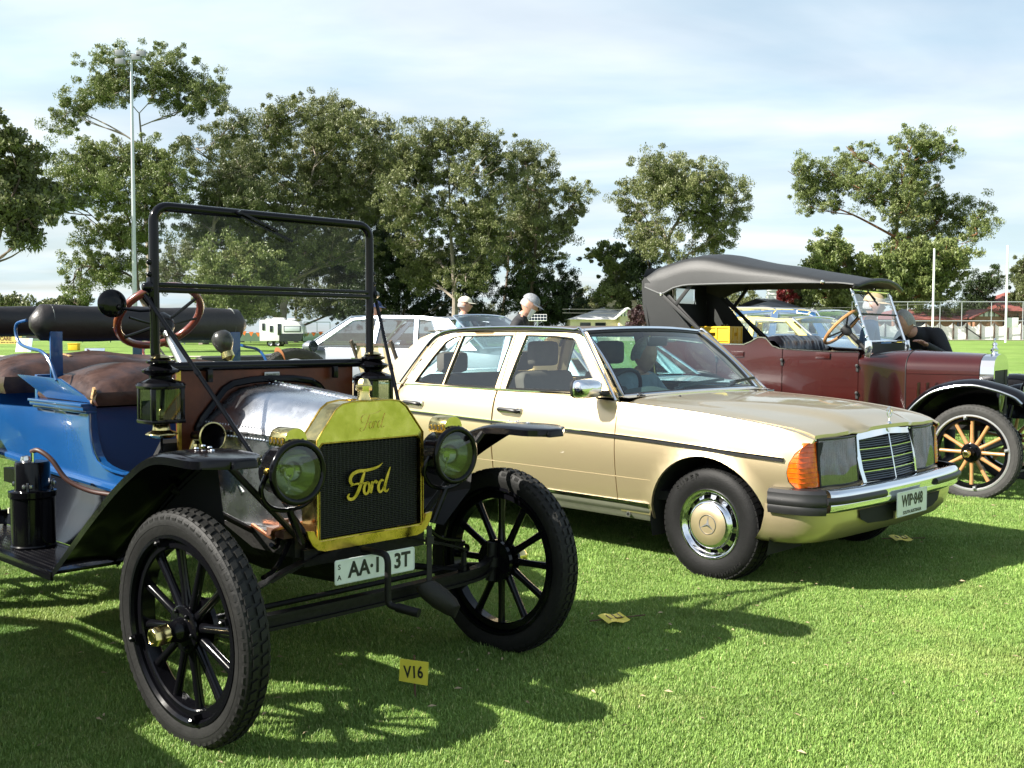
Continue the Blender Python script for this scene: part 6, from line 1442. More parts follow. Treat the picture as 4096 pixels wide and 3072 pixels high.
def star(mb, c, ax_u, ax_v, R, r0, th, nrm_):
    c, ax_u, ax_v, nrm_ = Vector(c), Vector(ax_u), Vector(ax_v), Vector(nrm_)
    for k in range(3):
        a = pi / 2 + k * 2 * pi / 3; tip = c + (ax_u * cos(a) + ax_v * sin(a)) * R
        l = c + (ax_u * cos(a + pi / 3) + ax_v * sin(a + pi / 3)) * r0; r = c + (ax_u * cos(a - pi / 3) + ax_v * sin(a - pi / 3)) * r0
        mb.add([tip, l, r, c + nrm_ * th, c - nrm_ * th], [(0, 1, 3), (0, 3, 2), (0, 4, 1), (0, 2, 4)])
mb = MB(); oc = Vector((.615, 0, .905)); mb.tube([oc + Vector((0, .030 * cos(a), .030 * sin(a))) for a in np.linspace(0, 2 * pi, 28, endpoint=False)], .0024, 6, closed=True); star(mb, oc, (0, 1, 0), (0, 0, 1), .029, .0055, .003, (1, 0, 0)); mb.lathe([(.014, 0), (.01, .008), (.004, .014), (.003, .034)], 12, (.615, 0, .842)); part('star_ornament', mb, CHROME, M_)
# bumper
bp_ = [(.40, .895), (.50, .888), (.60, .862), (.665, .80), (.70, .70), (.722, .50), (.735, .25), (.738, 0)]
bc = curve([(x, y) for x, y in bp_] + [(x, -y) for x, y in bp_[::-1][1:]], 4)
def bump_sec(x, y, prof_, i):
    a = bc[max(0, i - 1)]; b = bc[min(len(bc) - 1, i + 1)]; dx_, dy_ = b[0] - a[0], b[1] - a[1]; l = hypot(dx_, dy_); nx, ny = -dy_ / l, dx_ / l
    if nx * .5 + ny * y < 0: nx, ny = -nx, -ny
    return [(x + nx * o, y + ny * o, z) for o, z in prof_]
chr_ = [(-.06, .548), (-.02, .552), (.0, .546), (.012, .530), (.014, .505), (.008, .492), (.014, .480), (.012, .455), (.0, .440), (-.02, .434), (-.06, .436)]
mb = MB(); mb.sheet([bump_sec(x, y, chr_, i) for i, (x, y) in enumerate(bc) if x > .665]); bmp = part('bumper', mb, CHROME, M_, smooth_deg=60)
for s in (-1, 1):
    rub = [(-.05, .556), (.0, .552), (.016, .535), (.016, .508), (.020, .500), (.018, .478), (.012, .470), (.016, .455), (.008, .428), (-.04, .425)]
    rows = [bump_sec(x, y, rub, i) for i, (x, y) in enumerate(bc) if x <= .67 and y * s > 0]
    mb = MB(); mb.sheet(rows); part('bumper_corner', mb, TRIMR, bmp, smooth_deg=40)
    rb = [(.008, .520), (.022, .518), (.030, .508), (.030, .492), (.022, .482), (.008, .480)]
    rows = [bump_sec(x, y, rb, i) for i, (x, y) in enumerate(bc) if x > .655 and s * y > .305]
    mb = MB(); mb.loft(rows); part('bumper_strip', mb, TRIMR, bmp, smooth_deg=40)
# valance under the bumper
G = []
for i, (x, y) in enumerate(bc):
    k = 1 - .0 * abs(y); G.append([(x - .03, y * .985, .47), (x - .035, y * .985, .40), (x - .055, y * .98, .33), (x - .10, y * .95, .275), (x - .16, y * .90, .255)])
mb = MB(); mb.sheet(G); part('front_valance', mb, GOLD, M_, smooth_deg=60)
mb = MB(); sl_ = [(.42, -.50, .425), (.0, -.52, .43)]
vo = [(-.50, .425), (-.48, .375), (-.40, .345), (-.2, .335), (.2, .335), (.40, .345), (.48, .375), (.50, .425)]
def vx(y): return interp(sorted([(q[1], q[0]) for q in bc if q[0] > .6]), y)
mb = panel(vo, lambda y, z: (vx(y) - .026 - .12 * max(0, .40 - z), y, z), .05); part('air_intake', mb, DARK, M_)
for y, w in ((-.12, .03), (.16, .05)):
    mb = MB(); mb.box((vx(y) - .02, y, .36), (.012, w, .04)); part('intake_strut', mb, GOLD, M_)
mb = MB(); mb.tube(curve([(.70, -.10, .40), (.72, -.06, .395), (.725, -.02, .385), (.71, .02, .38)], 4), .010, 8); part('tow_eye', mb, STEEL, M_)
PM = Matrix(((0, 0, 1, .768), (1, 0, 0, -.03), (0, 1, 0, .425), (0, 0, 0, 1)))
lettered_plate(M_, PM, .372, .134, 'WIP\u00b7848', .088, extra=(('SOUTH AUSTRALIA', .026, 'low', 0, -.050),), sx=.83)
# wheels
def merc_tyre(R=.316, w=.195):
    mb = MB(); h = w / 2
    prof = [(.185, -h + .018), (.192, -h + .004), (.215, -h - .004), (.255, -h - .008), (.285, -h), (.300, -h + .012), (.308, -h + .022), (.311, -h + .05), (.312, 0), (.311, h - .05), (.308, h - .022), (.300, h - .012), (.285, h), (.25, h + .008), (.192, h - .004), (.185, h - .018)]
    mb.lathe(prof, 64, ax=(0, 1, 0), closed=True); nb = 58
    for i in range(nb):
        a = 2 * pi * i / nb; d = pi / nb
        for s in (-1, 1):
            for (y0, y1, r0, r1, sk) in ((h - .045, h - .010, R, R - .011, .3), (h - .088, h - .052, R + .001, R + .001, .6)):
                V = []
                for y, rr, k in ((y0, r0, 0), (y1, r1, sk)):
                    for da in (-.78 * d, .78 * d):
                        for rad in (rr, rr - .012): V.append((rad * cos(a + da + k * d * s), s * y, rad * sin(a + da + k * d * s)))
                mb.add(V, [(0, 2, 6, 4), (0, 4, 5, 1), (2, 3, 7, 6), (0, 1, 3, 2), (4, 6, 7, 5)])
    return mb.mesh('tyre', 30)
MT = merc_tyre(); MT.materials.append(RUBBER)
def merc_wheel(loc, side, spin, letters=False):
    e = empty('wheel', M_, loc); e.matrix_basis = Matrix.Translation(loc) @ Matrix.Rotation(pi if side > 0 else 0, 4, 'Z') @ Matrix.Rotation(spin, 4, 'Y')
    ty = obj('tyre', MT, None, e)
    mb = MB(); mb.lathe([(.195, -.088), (.190, -.098), (.180, -.098), (.172, -.090), (.166, -.076), (.158, -.072)], 56, ax=(0, 1, 0)); part('rim', mb, CHROME, e, smooth_deg=60)
    # trim ring with slots: sectors between slots
    n = 12; mb = MB()
    for k in range(n):
        a0 = 2 * pi * (k + .20) / n; a1 = 2 * pi * (k + .80) / n
        mb.sheet([[(r * cos(a), y, r * sin(a)) for a in np.linspace(a1, a0 + 2 * pi / n, 5)] for r, y in ((.160, -.073), (.150, -.076), (.140, -.080))])
    mb.lathe([(.140, -.080), (.134, -.087), (.128, -.098), (.120, -.104), (.112, -.105)], 56, ax=(0, 1, 0)); mb.lathe([(.164, -.076), (.158, -.072)], 56, ax=(0, 1, 0)); part('trim_ring', mb, CHROME, e, smooth_deg=50)
    mb = MB(); mb.lathe([(0, -.05), (.17, -.05)], 40, ax=(0, 1, 0)); part('wheel_disc', mb, DARK, e)
    mb = MB(); mb.lathe([(.114, -.103), (.112, -.1055), (.06, -.109), (0, -.110)], 48, ax=(0, 1, 0)); part('hub_cap', mb, GOLD, e, smooth_deg=70)
    mb = MB(); mb.tube([(.052 * cos(a), -.110, .052 * sin(a)) for a in np.linspace(0, 2 * pi, 36, endpoint=False)], .0024, 6, closed=True); star(mb, (0, -.110, 0), (1, 0, 0), (0, 0, 1), .051, .009, .003, (0, 1, 0)); part('star_emblem', mb, STEEL, e)
    if letters:
        for txt, rr, a_mid, flip in (('SUPER', .268, 122, False), ('P215/65R14 86H', .272, -68, True)):
            sz = .044 if not flip else .024; adv = (.037 if not flip else .019) / rr
            for k, chh in enumerate(txt):
                if chh == ' ': continue
                a = radians(a_mid) + (len(txt) / 2 - k - .5) * adv
                tm = text_mesh(chh, sz, ext=.0012, bold=.0008 if not flip else 0)
                o = obj('raised_letter', tm, RUBBERG, ty)
                o.matrix_basis = Matrix.Rotation(-spin, 4, 'Y') @ Matrix.Translation((rr * cos(a), -.1055, rr * sin(a))) @ Matrix.Rotation(-(a - pi / 2), 4, 'Y') @ Matrix.Rotation(pi / 2, 4, 'X')
    return e
ZM = .303
merc_wheel((0, -.742, ZM), -1, .1, True); merc_wheel((0, .742, ZM), 1, .3); merc_wheel((-2.795, -.735, ZM), -1, .5); merc_wheel((-2.795, .735, ZM), 1, .9)
# wipers
for y0, y1 in ((-.30, .28), (.28, .66)):
    mb = MB(); mb.tube([(-.648, y0, .975), (-.665, y0 + .14, 1.0)], [.011, .008], 8); mb.bar((-.668, y0 + .06, .998), (-.705, y1, 1.030), .010, .012); mb.bar((-.690, y0 + .13, 1.012), (-.708, y1 + .08, 1.034), .006, .018); part('wiper', mb, TRIMR, M_)
mb = MB()
for y in (-.42, .42): mb.lathe([(.009, 0), (.007, .008), (0, .01)], 8, (-.50, y, hood_z(-.5, y) - .001))
part('washer_jet', mb, TRIMR, M_)
# interior
SEATG = mat('grey_brown_trim', (.075, .062, .048), .75, var=.2, vscale=12); DASH = mat('green_grey_dash', (.05, .06, .055), .7)
def car_seat(P_, x, y, w=.50, m_=SEATG, h=.62, head=True, z0=.36):
    e = empty('seat', P_, (x, y, z0))
    mb = MB(); mb.box((.0, 0, .08), (.50, w, .16)); part('squab', mb, m_, e, bevel=.05, segs=3)
    mb = MB(); mb.box((0, 0, h / 2), (.13, w, h), Matrix.Translation((-.24, 0, .12)) @ Matrix.Rotation(-.28, 4, 'Y')); part('backrest', mb, m_, e, bevel=.055, segs=3)
    if head: mb = MB(); mb.box((0, 0, 0), (.10, .25, .17), Matrix.Translation((-.24 - .17, 0, .12 + h + .10))); part('headrest', mb, m_, e, bevel=.045, segs=3)
    return e
car_seat(M_, -1.28, -.36); car_seat(M_, -1.28, .36)
mb = MB(); mb.box((-2.2, 0, .48), (.50, 1.3, .2)); part('rear_bench', mb, SEATG, M_, bevel=.05)
mb = MB(); mb.box((0, 0, .27), (.13, 1.3, .54), Matrix.Translation((-2.45, 0, .52)) @ Matrix.Rotation(-.3, 4, 'Y')); part('rear_backrest', mb, SEATG, M_, bevel=.05)
for y in (-.36, .36): mb = MB(); mb.box((-2.62, y, 1.12), (.10, .26, .16)); part('rear_headrest', mb, SEATG, M_, bevel=.045)
mb = MB(); mb.box((-2.85, 0, .975), (.42, 1.3, .03)); part('parcel_shelf', mb, DARK, M_)
G = [[(x, y, z + (.045 * exp(-((y + .36) / .2) ** 2) if x < -.75 else 0)) for y in np.linspace(-.73, .73, 25)] for x, z in ((-.66, .955), (-.78, .965), (-.88, .95), (-.92, .90), (-.90, .70))]
mb = MB(); mb.sheet(G); part('dashboard', mb, DASH, M_, smooth_deg=60)
c = Vector((-1.02, -.36, .93)); nv = Vector((-.9, 0, .42)).normalized(); eu2 = Vector((.42, 0, .9)).normalized()
mb = MB(); mb.tube([c + eu2 * .195 * cos(a) + Vector((0, 1, 0)) * .195 * sin(a) for a in np.linspace(0, 2 * pi, 32, endpoint=False)], .013, 8, closed=True); mb.lathe([(0, .03), (.07, .02), (.08, 0), (.04, -.05), (.03, -.15)], 16, c, nv)
for a in (pi / 2, -pi / 2, pi): mb.tube([c, c + eu2 * .19 * cos(a) + Vector((0, 1, 0)) * .19 * sin(a)], .012, 6)
part('steering_wheel', mb, BLACKM, M_)
mb = MB(); mb.box((-.99, 0, 1.285), (.02, .20, .06)); part('interior_mirror', mb, BLACKM, M_, bevel=.01)
for s in (-1, 1):
    mb = MB(); mb.bar((-1.65, s * .785, .97), (-1.65, s * .635, 1.34), .03, .07, (1, 0, 0)); part('centre_pillar', mb, DARK, M_)
mb = MB(); mb.sheet([[(x, u * .63, 1.345 + .045 * (1 - u * u)) for u in np.linspace(-1, 1, 9)] for x in np.linspace(-1.15, -2.6, 6)]); part('headlining', mb, SEATG, M_)
# ================================================================== maroon tourer with black folding hood
RP = (4.19, 9.047, -.66)
R_ = thing('maroon_tourer', 'maroon vintage tourer with raised black folding hood and wooden spoke wheels', 'car', (RP[0], RP[1], 0), RP[2])
RIMS = mat('galvanised_rim', (.55, .56, .57), .35, metal=.8, var=.15)
RT2 = TT_MESH.copy(); RT2.materials.clear(); RT2.materials.append(mat('grey_tyre_rubber', (.034, .033, .031), .75, var=.35, vscale=14, bump=.1, bscale=90))
vintage_wheel(R_, (0, -.72, ZS), -1, SPOKEW, RIMS, BLACK, BLACK, BRASS, .03, -.10, .26, RT2)
vintage_wheel(R_, (0, .72, ZS), 1, SPOKEW, RIMS, BLACK, BLACK, BRASS, .03, -.10, .1, RT2)
vintage_wheel(R_, (-2.54, -.72, ZS), -1, SPOKEW, RIMS, BLACK, BLACK, BRASS, 0, 0, .2, RT2)
vintage_wheel(R_, (-2.54, .72, ZS), 1, SPOKEW, RIMS, BLACK, BLACK, BRASS, 0, 0, .2, RT2)
mb = MB(); mb.tube([(0, -.66, .37), (0, .66, .37)], .025, 8); mb.tube([(-2.54, -.66, .38), (-2.54, .66, .38)], .04, 8)
for s in (-1, 1): mb.bar((.08, s * .28, .56), (-2.9, s * .28, .56), .05, .08)
part('chassis', mb, GREASE, R_)
# radiator
sh = [(-.26, .60), (.26, .60), (.262, 1.0), (.255, 1.06), (.225, 1.115), (.16, 1.150), (.07, 1.166), (0, 1.169), (-.07, 1.166), (-.16, 1.150), (-.225, 1.115), (-.255, 1.06), (-.262, 1.0)]
inn = [(-.225, .63), (.225, .63), (.226, 1.03), (-.226, 1.03)]
mb = panel(sh, lambda y, z: (.045, y, z), .04, [inn]); A = [Vector((.045, y, z)) for y, z in sh]; n = len(A); mb.add(A + [p + Vector((-.11, 0, 0)) for p in A], [(i, (i + 1) % n, (i + 1) % n + n, i + n) for i in range(n)])
I = [Vector((.045, y, z)) for y, z in inn]; mb.add(I + [p + Vector((-.02, 0, 0)) for p in I], [(i, (i + 1) % 4, (i + 1) % 4 + 4, i + 4) for i in range(4)])
rd = part('radiator_shell', mb, CHROME, R_, bevel=0, smooth_deg=0)
mb = MB(); mb.box((.012, 0, .83), (.012, .45, .40))
for i in range(40): mb.box((.022, 0, .635 + i * .0098), (.014, .45, .003))
part('radiator_core', mb, bpy.data.materials['radiator_black'], rd, smooth_deg=0)
mb = MB(); stroke_mesh(mb, FORD, lambda u, v: (.034, -.09 + u * .18, .78 + v * .13 / .7), (.004, 0, 0)); part('script_emblem', mb, STEEL, rd)
mb = MB(); mb.lathe([(.032, 0), (.026, .01), (.026, .025), (.034, .03), (.034, .045), (.02, .055), (.016, .075), (.022, .082), (.018, .10), (.010, .105), (.010, .125), (.014, .13), (.008, .14), (0, .142)], 18, (-.012, 0, 1.163)); part('filler_cap', mb, CHROME, rd)
mb = MB(); mb.box((.09, 0, .50), (.006, .34, .10)); pl = part('number_plate', mb, PLATEW, R_, bevel=.002)
tm = text_mesh('HC\u00b7', .085, sx=.85, ext=.0006); o = obj('plate_characters', tm, INK, pl); o.matrix_basis = Matrix(((0, 0, 1, .0942), (1, 0, 0, .02), (0, 1, 0, .50), (0, 0, 0, 1)))
# bonnet and cowl as one lofted shape in panels
def rsec(x):
    t = smooth(-.66, -.97, x); w = lerp(.262, .345, min(1, max(0, -x / .66))) if x > -.66 else lerp(.345, .60, t)
    zt = lerp(1.168, 1.195, min(1, -x / .66)) if x > -.66 else lerp(1.195, 1.185, t)
    zs = lerp(1.02, 1.03, min(1, -x / .66)) if x > -.66 else lerp(1.03, 1.10, t)
    return w, zs, zt
def rring(x):
    w, zs, zt = rsec(x); P_ = [(w, .64), (w, .80), (w, zs - .03), (w, zs)]
    for a in np.linspace(.15, pi / 2, 8): P_.append((w * cos(a) ** .75 if cos(a) > 1e-6 else 0, zs + (zt - zs) * sin(a)))
    return P_
for s in (-1, 1):
    for nm, x0, x1, k0, k1 in (('bonnet_side', -.068, -.655, 0, 4), ('bonnet_top', -.068, -.655, 3, 12), ('cowl', -.662, -.985, 0, 12)):
        mb = MB(); mb.sheet([[(x, s * y, z) for y, z in rring(x)[k0:k1]] for x in np.linspace(x0, x1, 9)]); part(nm, mb, MAROON, R_, smooth_deg=60)
    for k in range(6):
        x = -.19 - k * .072; w = rsec(x)[0]
        mb = MB(); mb.loft([[(x + r * cos(a), s * (w + .022 * e), .815 + .105 * e2 * v) for a, v, r, e, e2 in ((0, -1, .016, 0, 1), (0, 1, .016, 0, 1), (0, .93, -.004, 1, 1), (0, -.93, -.004, 1, 1))], [(x - .022, s * (w + .001), .815 - .105), (x - .018, s * (w + .001), .815 + .105), (x - .018, s * (w + .001), .815 + .098), (x - .018, s * (w + .001), .815 - .098)]]); part('louvre', mb, MAROON, R_, smooth_deg=25)
    mb = MB(); mb.tube([(x, s * (rsec(x)[0] + .002), .995) for x in np.linspace(-.07, -.655, 6)], .004, 6); part('bonnet_hinge', mb, MAROON, R_)
    mb = MB(); mb.tube([(-.658, s * y, z) for y, z in rring(-.66)], .005, 6); part('bonnet_edge', mb, BLACKM, R_)
# tub sides
DT = [(-.985, 1.176), (-1.3, 1.180), (-1.667, 1.197), (-1.764, 1.207), (-1.80, 1.26), (-1.86, 1.31), (-1.95, 1.30), (-2.02, 1.235), (-2.4, 1.237), (-2.8, 1.27), (-3.08, 1.30)]
def rw(x): return interp([(-3.1, .60), (-2.6, .645), (-1.6, .64), (-.985, .60)], x)
def rs2(s): return lambda x, z: (x, s * (rw(x) - .05 * smooth(.75, .55, z) - .012 * smooth(1.1, 1.25, z)), z)
for s in (-1, 1):
    for nm, x0, x1 in (('front_door', -.99, -1.672), ('rear_door', -1.68, -2.33), ('rear_side', -2.338, -3.08)):
        top = [(x, interp([(a, b) for a, b in sorted(DT)], x)) for x in np.linspace(x0, x1, 10)]
        part(nm, panel([(x1, .58), (x0, .58)] + top, rs2(s), .07, rim=(0, -s * .03, 0)), MAROON, R_, smooth_deg=50)
    mb = MB(); mb.tube([rs2(s)(x, interp(sorted(DT), x) + .004) for x in np.linspace(-.99, -3.06, 30)], .008, 6); part('body_bead', mb, NICKEL, R_)
    for x in (-1.3, -2.12):
        mb = MB(); mb.box((x, s * (rw(x) + .004), 1.145), (.13, .008, .055)); part('curtain_plate', mb, MAROON, R_, bevel=.003)
    for x, z in ((-.995, 1.06), (-.995, .82), (-1.676, 1.10), (-2.334, 1.12)):
        mb = MB(); mb.lathe([(0, .03), (.014, .026), (.016, .01), (.01, 0)], 10, (x, s * (rw(x) - .004), z), (0, s, 0)); mb.box((x, s * rw(x), z - .02), (.02, .02, .06)); part('door_hinge', mb, BLACKM, R_)
mb = MB(); mb.sheet([[(x, u * rw(-3.08), z) for u in np.linspace(-1, 1, 9)] for x, z in ((-3.02, .58), (-3.10, .8), (-3.12, 1.1), (-3.08, 1.30))]); part('rear_panel', mb, MAROON, R_)
mb = MB(); mb.box((-1.9, 0, .60), (2.2, 1.1, .05)); part('floor', mb, DARK, R_)
# seats
mb = MB(); G = []
for k in range(33):
    b = -1 + 2 * k / 32; pl_ = .018 * abs(sin(b * pi * 6.5)); e = max(0, 1 - abs(b) ** 8) ** .5
    G.append([(-1.72 - .02 - .02 * 0 + pl_, b * .58, .95), (-1.70 + pl_, b * .585, 1.12), (-1.74 + pl_, b * .585, 1.22 + .05 * e), (-1.79 + pl_ * .6, b * .585, 1.275 + .05 * e), (-1.86, b * .585, 1.275 + .05 * e), (-1.93, b * .58, 1.20)])
mb.sheet(G); part('front_seat_back', mb, mat('black_pleated_leather', (.014, .013, .018), .3, coat=.3, bump=.1, bscale=40), R_, smooth_deg=60)
mb = MB(); mb.sheet([[(-1.935, u * .60, .7), (-1.95, u * .60, 1.1), (-1.90, u * .60, 1.28)] for u in np.linspace(-1, 1, 9)]); part('seat_back_panel', mb, MAROON, R_)
part('front_cushion', full_cushion(-1.22, -1.72, .55, .90, .96, 1.05), LEATHERB, R_, smooth_deg=70)
part('rear_cushion', full_cushion(-2.2, -2.78, .55, .92, 1.02, 1.125), LEATHER, R_, smooth_deg=70)
mb = MB(); mb.box((-2.9, 0, 1.18), (.14, 1.1, .22)); part('rear_seat_back', mb, LEATHER, R_, bevel=.05)
# windscreen
wb, wt = Vector((-.93, 0, 1.262)), Vector((-1.095, 0, 1.735))
def wp(y, v): p = wb.lerp(wt, v); return (p.x, y, p.z)
for s in (-1, 1):
    mb = MB(); mb.tube([wp(s * .50, -.05), wp(s * .50, 1.02)], .013, 8)
    for v in (.12, .3, .5, .7, .9): mb.lathe([(0, -.01), (.014, -.006), (.014, .006), (0, .01)], 8, wp(s * .507, v), (0, s, 0))
    part('windscreen_upright', mb, CHROME, R_)
    mb = MB(); mb.prism([(-.02, .06), (.035, .07), (.045, .0), (.02, -.10), (-.01, -.15), (-.03, -.13), (-.02, -.05)], lambda u, v: (-.935 + u, s * .525, 1.215 + v), (0, s * .012, 0)); part('windscreen_bracket', mb, CHROME, R_, bevel=.003)
mb = MB(); mb.tube([wp(-.5, .02), wp(.5, .02)], .011, 8); mb.tube([wp(-.5, 1.0), wp(.5, 1.0)], .011, 8); part('windscreen_rail', mb, CHROME, R_)
mb = MB(); mb.tube([wp(-.49, .54), wp(.49, .54)], .009, 6); part('centre_bar', mb, BLACKM, R_)
mb = MB(); mb.sheet([[(-.93, y, 1.17), (-.928, y, 1.255)] for y in (-.5, 0, .5)]); part('cowl_apron', mb, BLACKM, R_)
for nm, a, b in (('lower_pane', .04, .53), ('upper_pane', .55, .98)):
    mb = MB(); mb.add([wp(-.488, a), wp(.488, a), wp(.488, b), wp(-.488, b)], [(0, 1, 2, 3)]); part(nm, mb, glass('tourer_glass', (.85, .92, .95), 1.0, 1.7) if 'tourer_glass' not in bpy.data.materials else bpy.data.materials['tourer_glass'], R_)
mb = MB(); p0 = Vector(wp(-.18, .99)); mb.bar(p0 + Vector((.03, 0, 0)), Vector(wp(-.02, .72)) + Vector((.03, 0, 0)), .008, .014); mb.bar(p0 + Vector((.04, -.03, 0)), Vector(wp(-.07, .83)) + Vector((.04, 0, 0)), .006, .01); part('wiper', mb, BLACKM, R_)
# steering
c = Vector((-1.24, -.31, 1.405)); nv = Vector((-.72, 0, .69)); eu3 = Vector((.69, 0, .72))
mb = MB(); mb.tube([c + eu3 * .21 * cos(a) + Vector((0, 1, 0)) * .21 * sin(a) for a in np.linspace(0, 2 * pi, 36, endpoint=False)], .0155, 8, closed=True); sw = part('steering_wheel', mb, SPOKEW, R_)
mb = MB(); mb.lathe([(0, .03), (.04, .02), (.045, -.03), (.03, -.06), (.02, -.08)], 14, c - nv * .03, nv)
for k in range(4): a = pi / 4 + k * pi / 2; mb.tube([c - nv * .04, c + eu3 * .2 * cos(a) + Vector((0, 1, 0)) * .2 * sin(a)], .008, 6)
mb.tube([c - nv * .05, c - nv * .75], .022, 8); part('column', mb, BLACKM, sw)
# folding hood
HOODM = mat('black_hood_cloth', (.020, .0205, .021), .52, var=.2, vscale=4, bump=.12, bscale=180, spec=.4)
EDGE = [(-3.12, 1.80), (-2.93, 1.725), (-2.80, 1.785), (-2.67, 1.812), (-2.27, 1.812), (-1.53, 1.803), (-1.15, 1.790), (-1.03, 1.772)]
TOPZ = [(-3.12, 1.97), (-3.02, 2.04), (-2.84, 2.095), (-2.64, 2.135), (-2.46, 2.128), (-2.2, 2.072), (-2.0, 2.028), (-1.73, 1.98), (-1.3, 1.90), (-1.03, 1.838)]
G = []
for x in list(np.linspace(-3.12, -2.8, 7)) + list(np.linspace(-2.7, -1.03, 24)):
    ze, zt = interp(EDGE, x), spl(TOPZ, x); row = []
    for u in np.linspace(-1, 1, 27):
        a = abs(u); w = .665 - .03 * smooth(-1.4, -1.03, x)
        if a < .82: z = zt - .07 * (a / .82) ** 2.2 ; y = u / .82 * (w - .03)
        else:
            t_ = (a - .82) / .18; z = lerp(zt - .07, ze, t_ ** 1.1); y = (1 if u > 0 else -1) * (w - .03 * (1 - sin(t_ * pi / 2)) )
        row.append((x + (.05 * (1 - a * a) if x > -1.08 else 0) - (.04 * (1 - a * a) if x < -3.1 else 0), y, z - .006 * abs(sin((x + 3.12) * 4.6)) * (1 - a ** 4)))
    G.append(row)
mb = MB(); mb.sheet(G); hd0 = part('folding_hood', mb, HOODM, R_, smooth_deg=75)
mb = MB(); mb.sheet([[(p[0] + .004, p[1] * .985, p[2] - .012) for p in row] for row in G]); part('hood_lining', mb, mat('khaki_lining', (.06, .052, .036), .9), hd0, smooth_deg=75)
mb = MB()
for s in (0, -1): mb.tube([(r[s][0], r[s][1], r[s][2]) for r in G], .007, 6)
part('edge_binding', mb, mat('grey_binding', (.12, .12, .12), .6), hd0)
mb = MB(); mb.tube([(p[0], p[1], p[2] - .01) for p in G[-1]], .022, 8); part('front_rail', mb, HOODM, hd0)
for s in (-1, 1):
    q = [(-3.155, 1.86), (-3.12, 1.90), (-2.93, 1.72), (-2.60, 1.36), (-2.50, 1.24), (-3.085, 1.27), (-3.15, 1.60)]
    part('hood_quarter', panel(q, lambda x, z, s=s: (x, s * (lerp(.615, .66, smooth(1.25, 1.8, z)) ), z), .08), HOODM, hd0)
    for a, b in (((-2.94, s * .66, 1.73), (-2.30, s * .655, 1.20)), ((-2.80, s * .64, 1.60), (-2.62, s * .62, 1.82)), ((-2.88, s * .63, 1.72), (-2.36, s * .63, 1.22))):
        mb = MB(); mb.bar(a, b, .018, .035); part('hood_iron', mb, BLACKM, hd0, bevel=.003)
    for x, z in ((-2.93, 1.725), (-1.30, 1.80)): mb = MB(); mb.lathe([(.02, 0), (.014, .012), (0, .015)], 10, (x, s * .668, z), (0, s, 0)); part('hood_knob', mb, NICKEL, hd0)
back = []
part('rear_curtain', panel([(-.625, 1.27), (.625, 1.27), (.662, 1.80), (.66, 1.90), (.60, 1.98), (.4, 2.0), (-.4, 2.0), (-.60, 1.98), (-.66, 1.90), (-.662, 1.80)], lambda y, z: (-3.08 - .06 * smooth(1.28, 1.9, z) - .03 * (1 - (y / .63) ** 2), y, z), .08, [[(-.02, 1.655), (.44, 1.655), (.44, 1.815), (-.02, 1.815)]]), HOODM, hd0)
mb = MB(); mb.box((-3.165, .21, 1.735), (.004, .47, .17)); part('rear_light', mb, glass('cloudy_celluloid', (.80, .82, .80), .6), hd0)
mb = MB(); mb.tube([(-3.15, y, z) for y, z in ((-.025, 1.65), (.445, 1.65), (.445, 1.82), (-.025, 1.82))], .008, 5, closed=True); part('rear_light_binding', mb, BLACKM, hd0)
# fenders, boards, lamps
FR = curve([(.40, .80), (.346, .848), (.26, .884), (.177, .908), (.041, .936), (-.097, .928), (-.237, .893), (-.332, .845), (-.427, .762), (-.51, .662), (-.62, .56), (-.78, .47), (-.86, .452)], 4)
def fender_sheet(path, y0, y1):
    G = []
    for i, (x, z) in enumerate(path):
        a = path[max(0, i - 1)]; b = path[min(len(path) - 1, i + 1)]; dx_, dz_ = b[0] - a[0], b[1] - a[1]; l = hypot(dx_, dz_); nx, nz = dz_ / l, -dx_ / l
        if nz < 0: nx, nz = -nx, -nz
        G.append([(x + nx * (c_ + d), lerp(y0, y1, u), z + nz * (c_ + d)) for u, c_, d in ((0, 0, -.03), (0, 0, 0), (.1, .02, 0), (.3, .038, 0), (.55, .042, 0), (.8, .028, 0), (.93, .010, 0), (.99, 0, 0), (1, -.004, -.004), (1.005, -.012, -.01))])
    m2 = MB(); m2.sheet(G); return m2, [r[8] for r in G]
fm, lip = fender_sheet(FR, -.60, -.86); pair('front_fender', fm, BLACK, R_)
mb = MB(); mb.tube(lip, .010, 8); pair('fender_bead', mb, NICKEL, R_)
RF2 = curve([(-1.78, .452), (-1.95, .50), (-2.07, .65), (-2.18, .82), (-2.34, .92), (-2.54, .95), (-2.74, .92), (-2.90, .82), (-3.0, .66)], 4)
fm, lip = fender_sheet([(x, z) for x, z in RF2][::-1], -.60, -.86); pair('rear_fender', fm, BLACK, R_)
mb = MB(); mb.sheet([[(p[0], -.60, p[1] - .01), (p[0], -.50, min(p[1] - .02, .58))] for p in FR if p[0] < .15]); pair('fender_skirt', mb, BLACK, R_)
mb = MB(); mb.box((-1.32, -.73, .445), (.94, .26, .015)); pair('running_board', mb, BLACKM, R_, bevel=.003)
mb = MB(); mb.sheet([[(x, -.60, .455), (x, -.56, .52), (x, -.53, .60)] for x in (-.8, -1.3, -1.9)]); pair('splash_apron', mb, BLACK, R_)
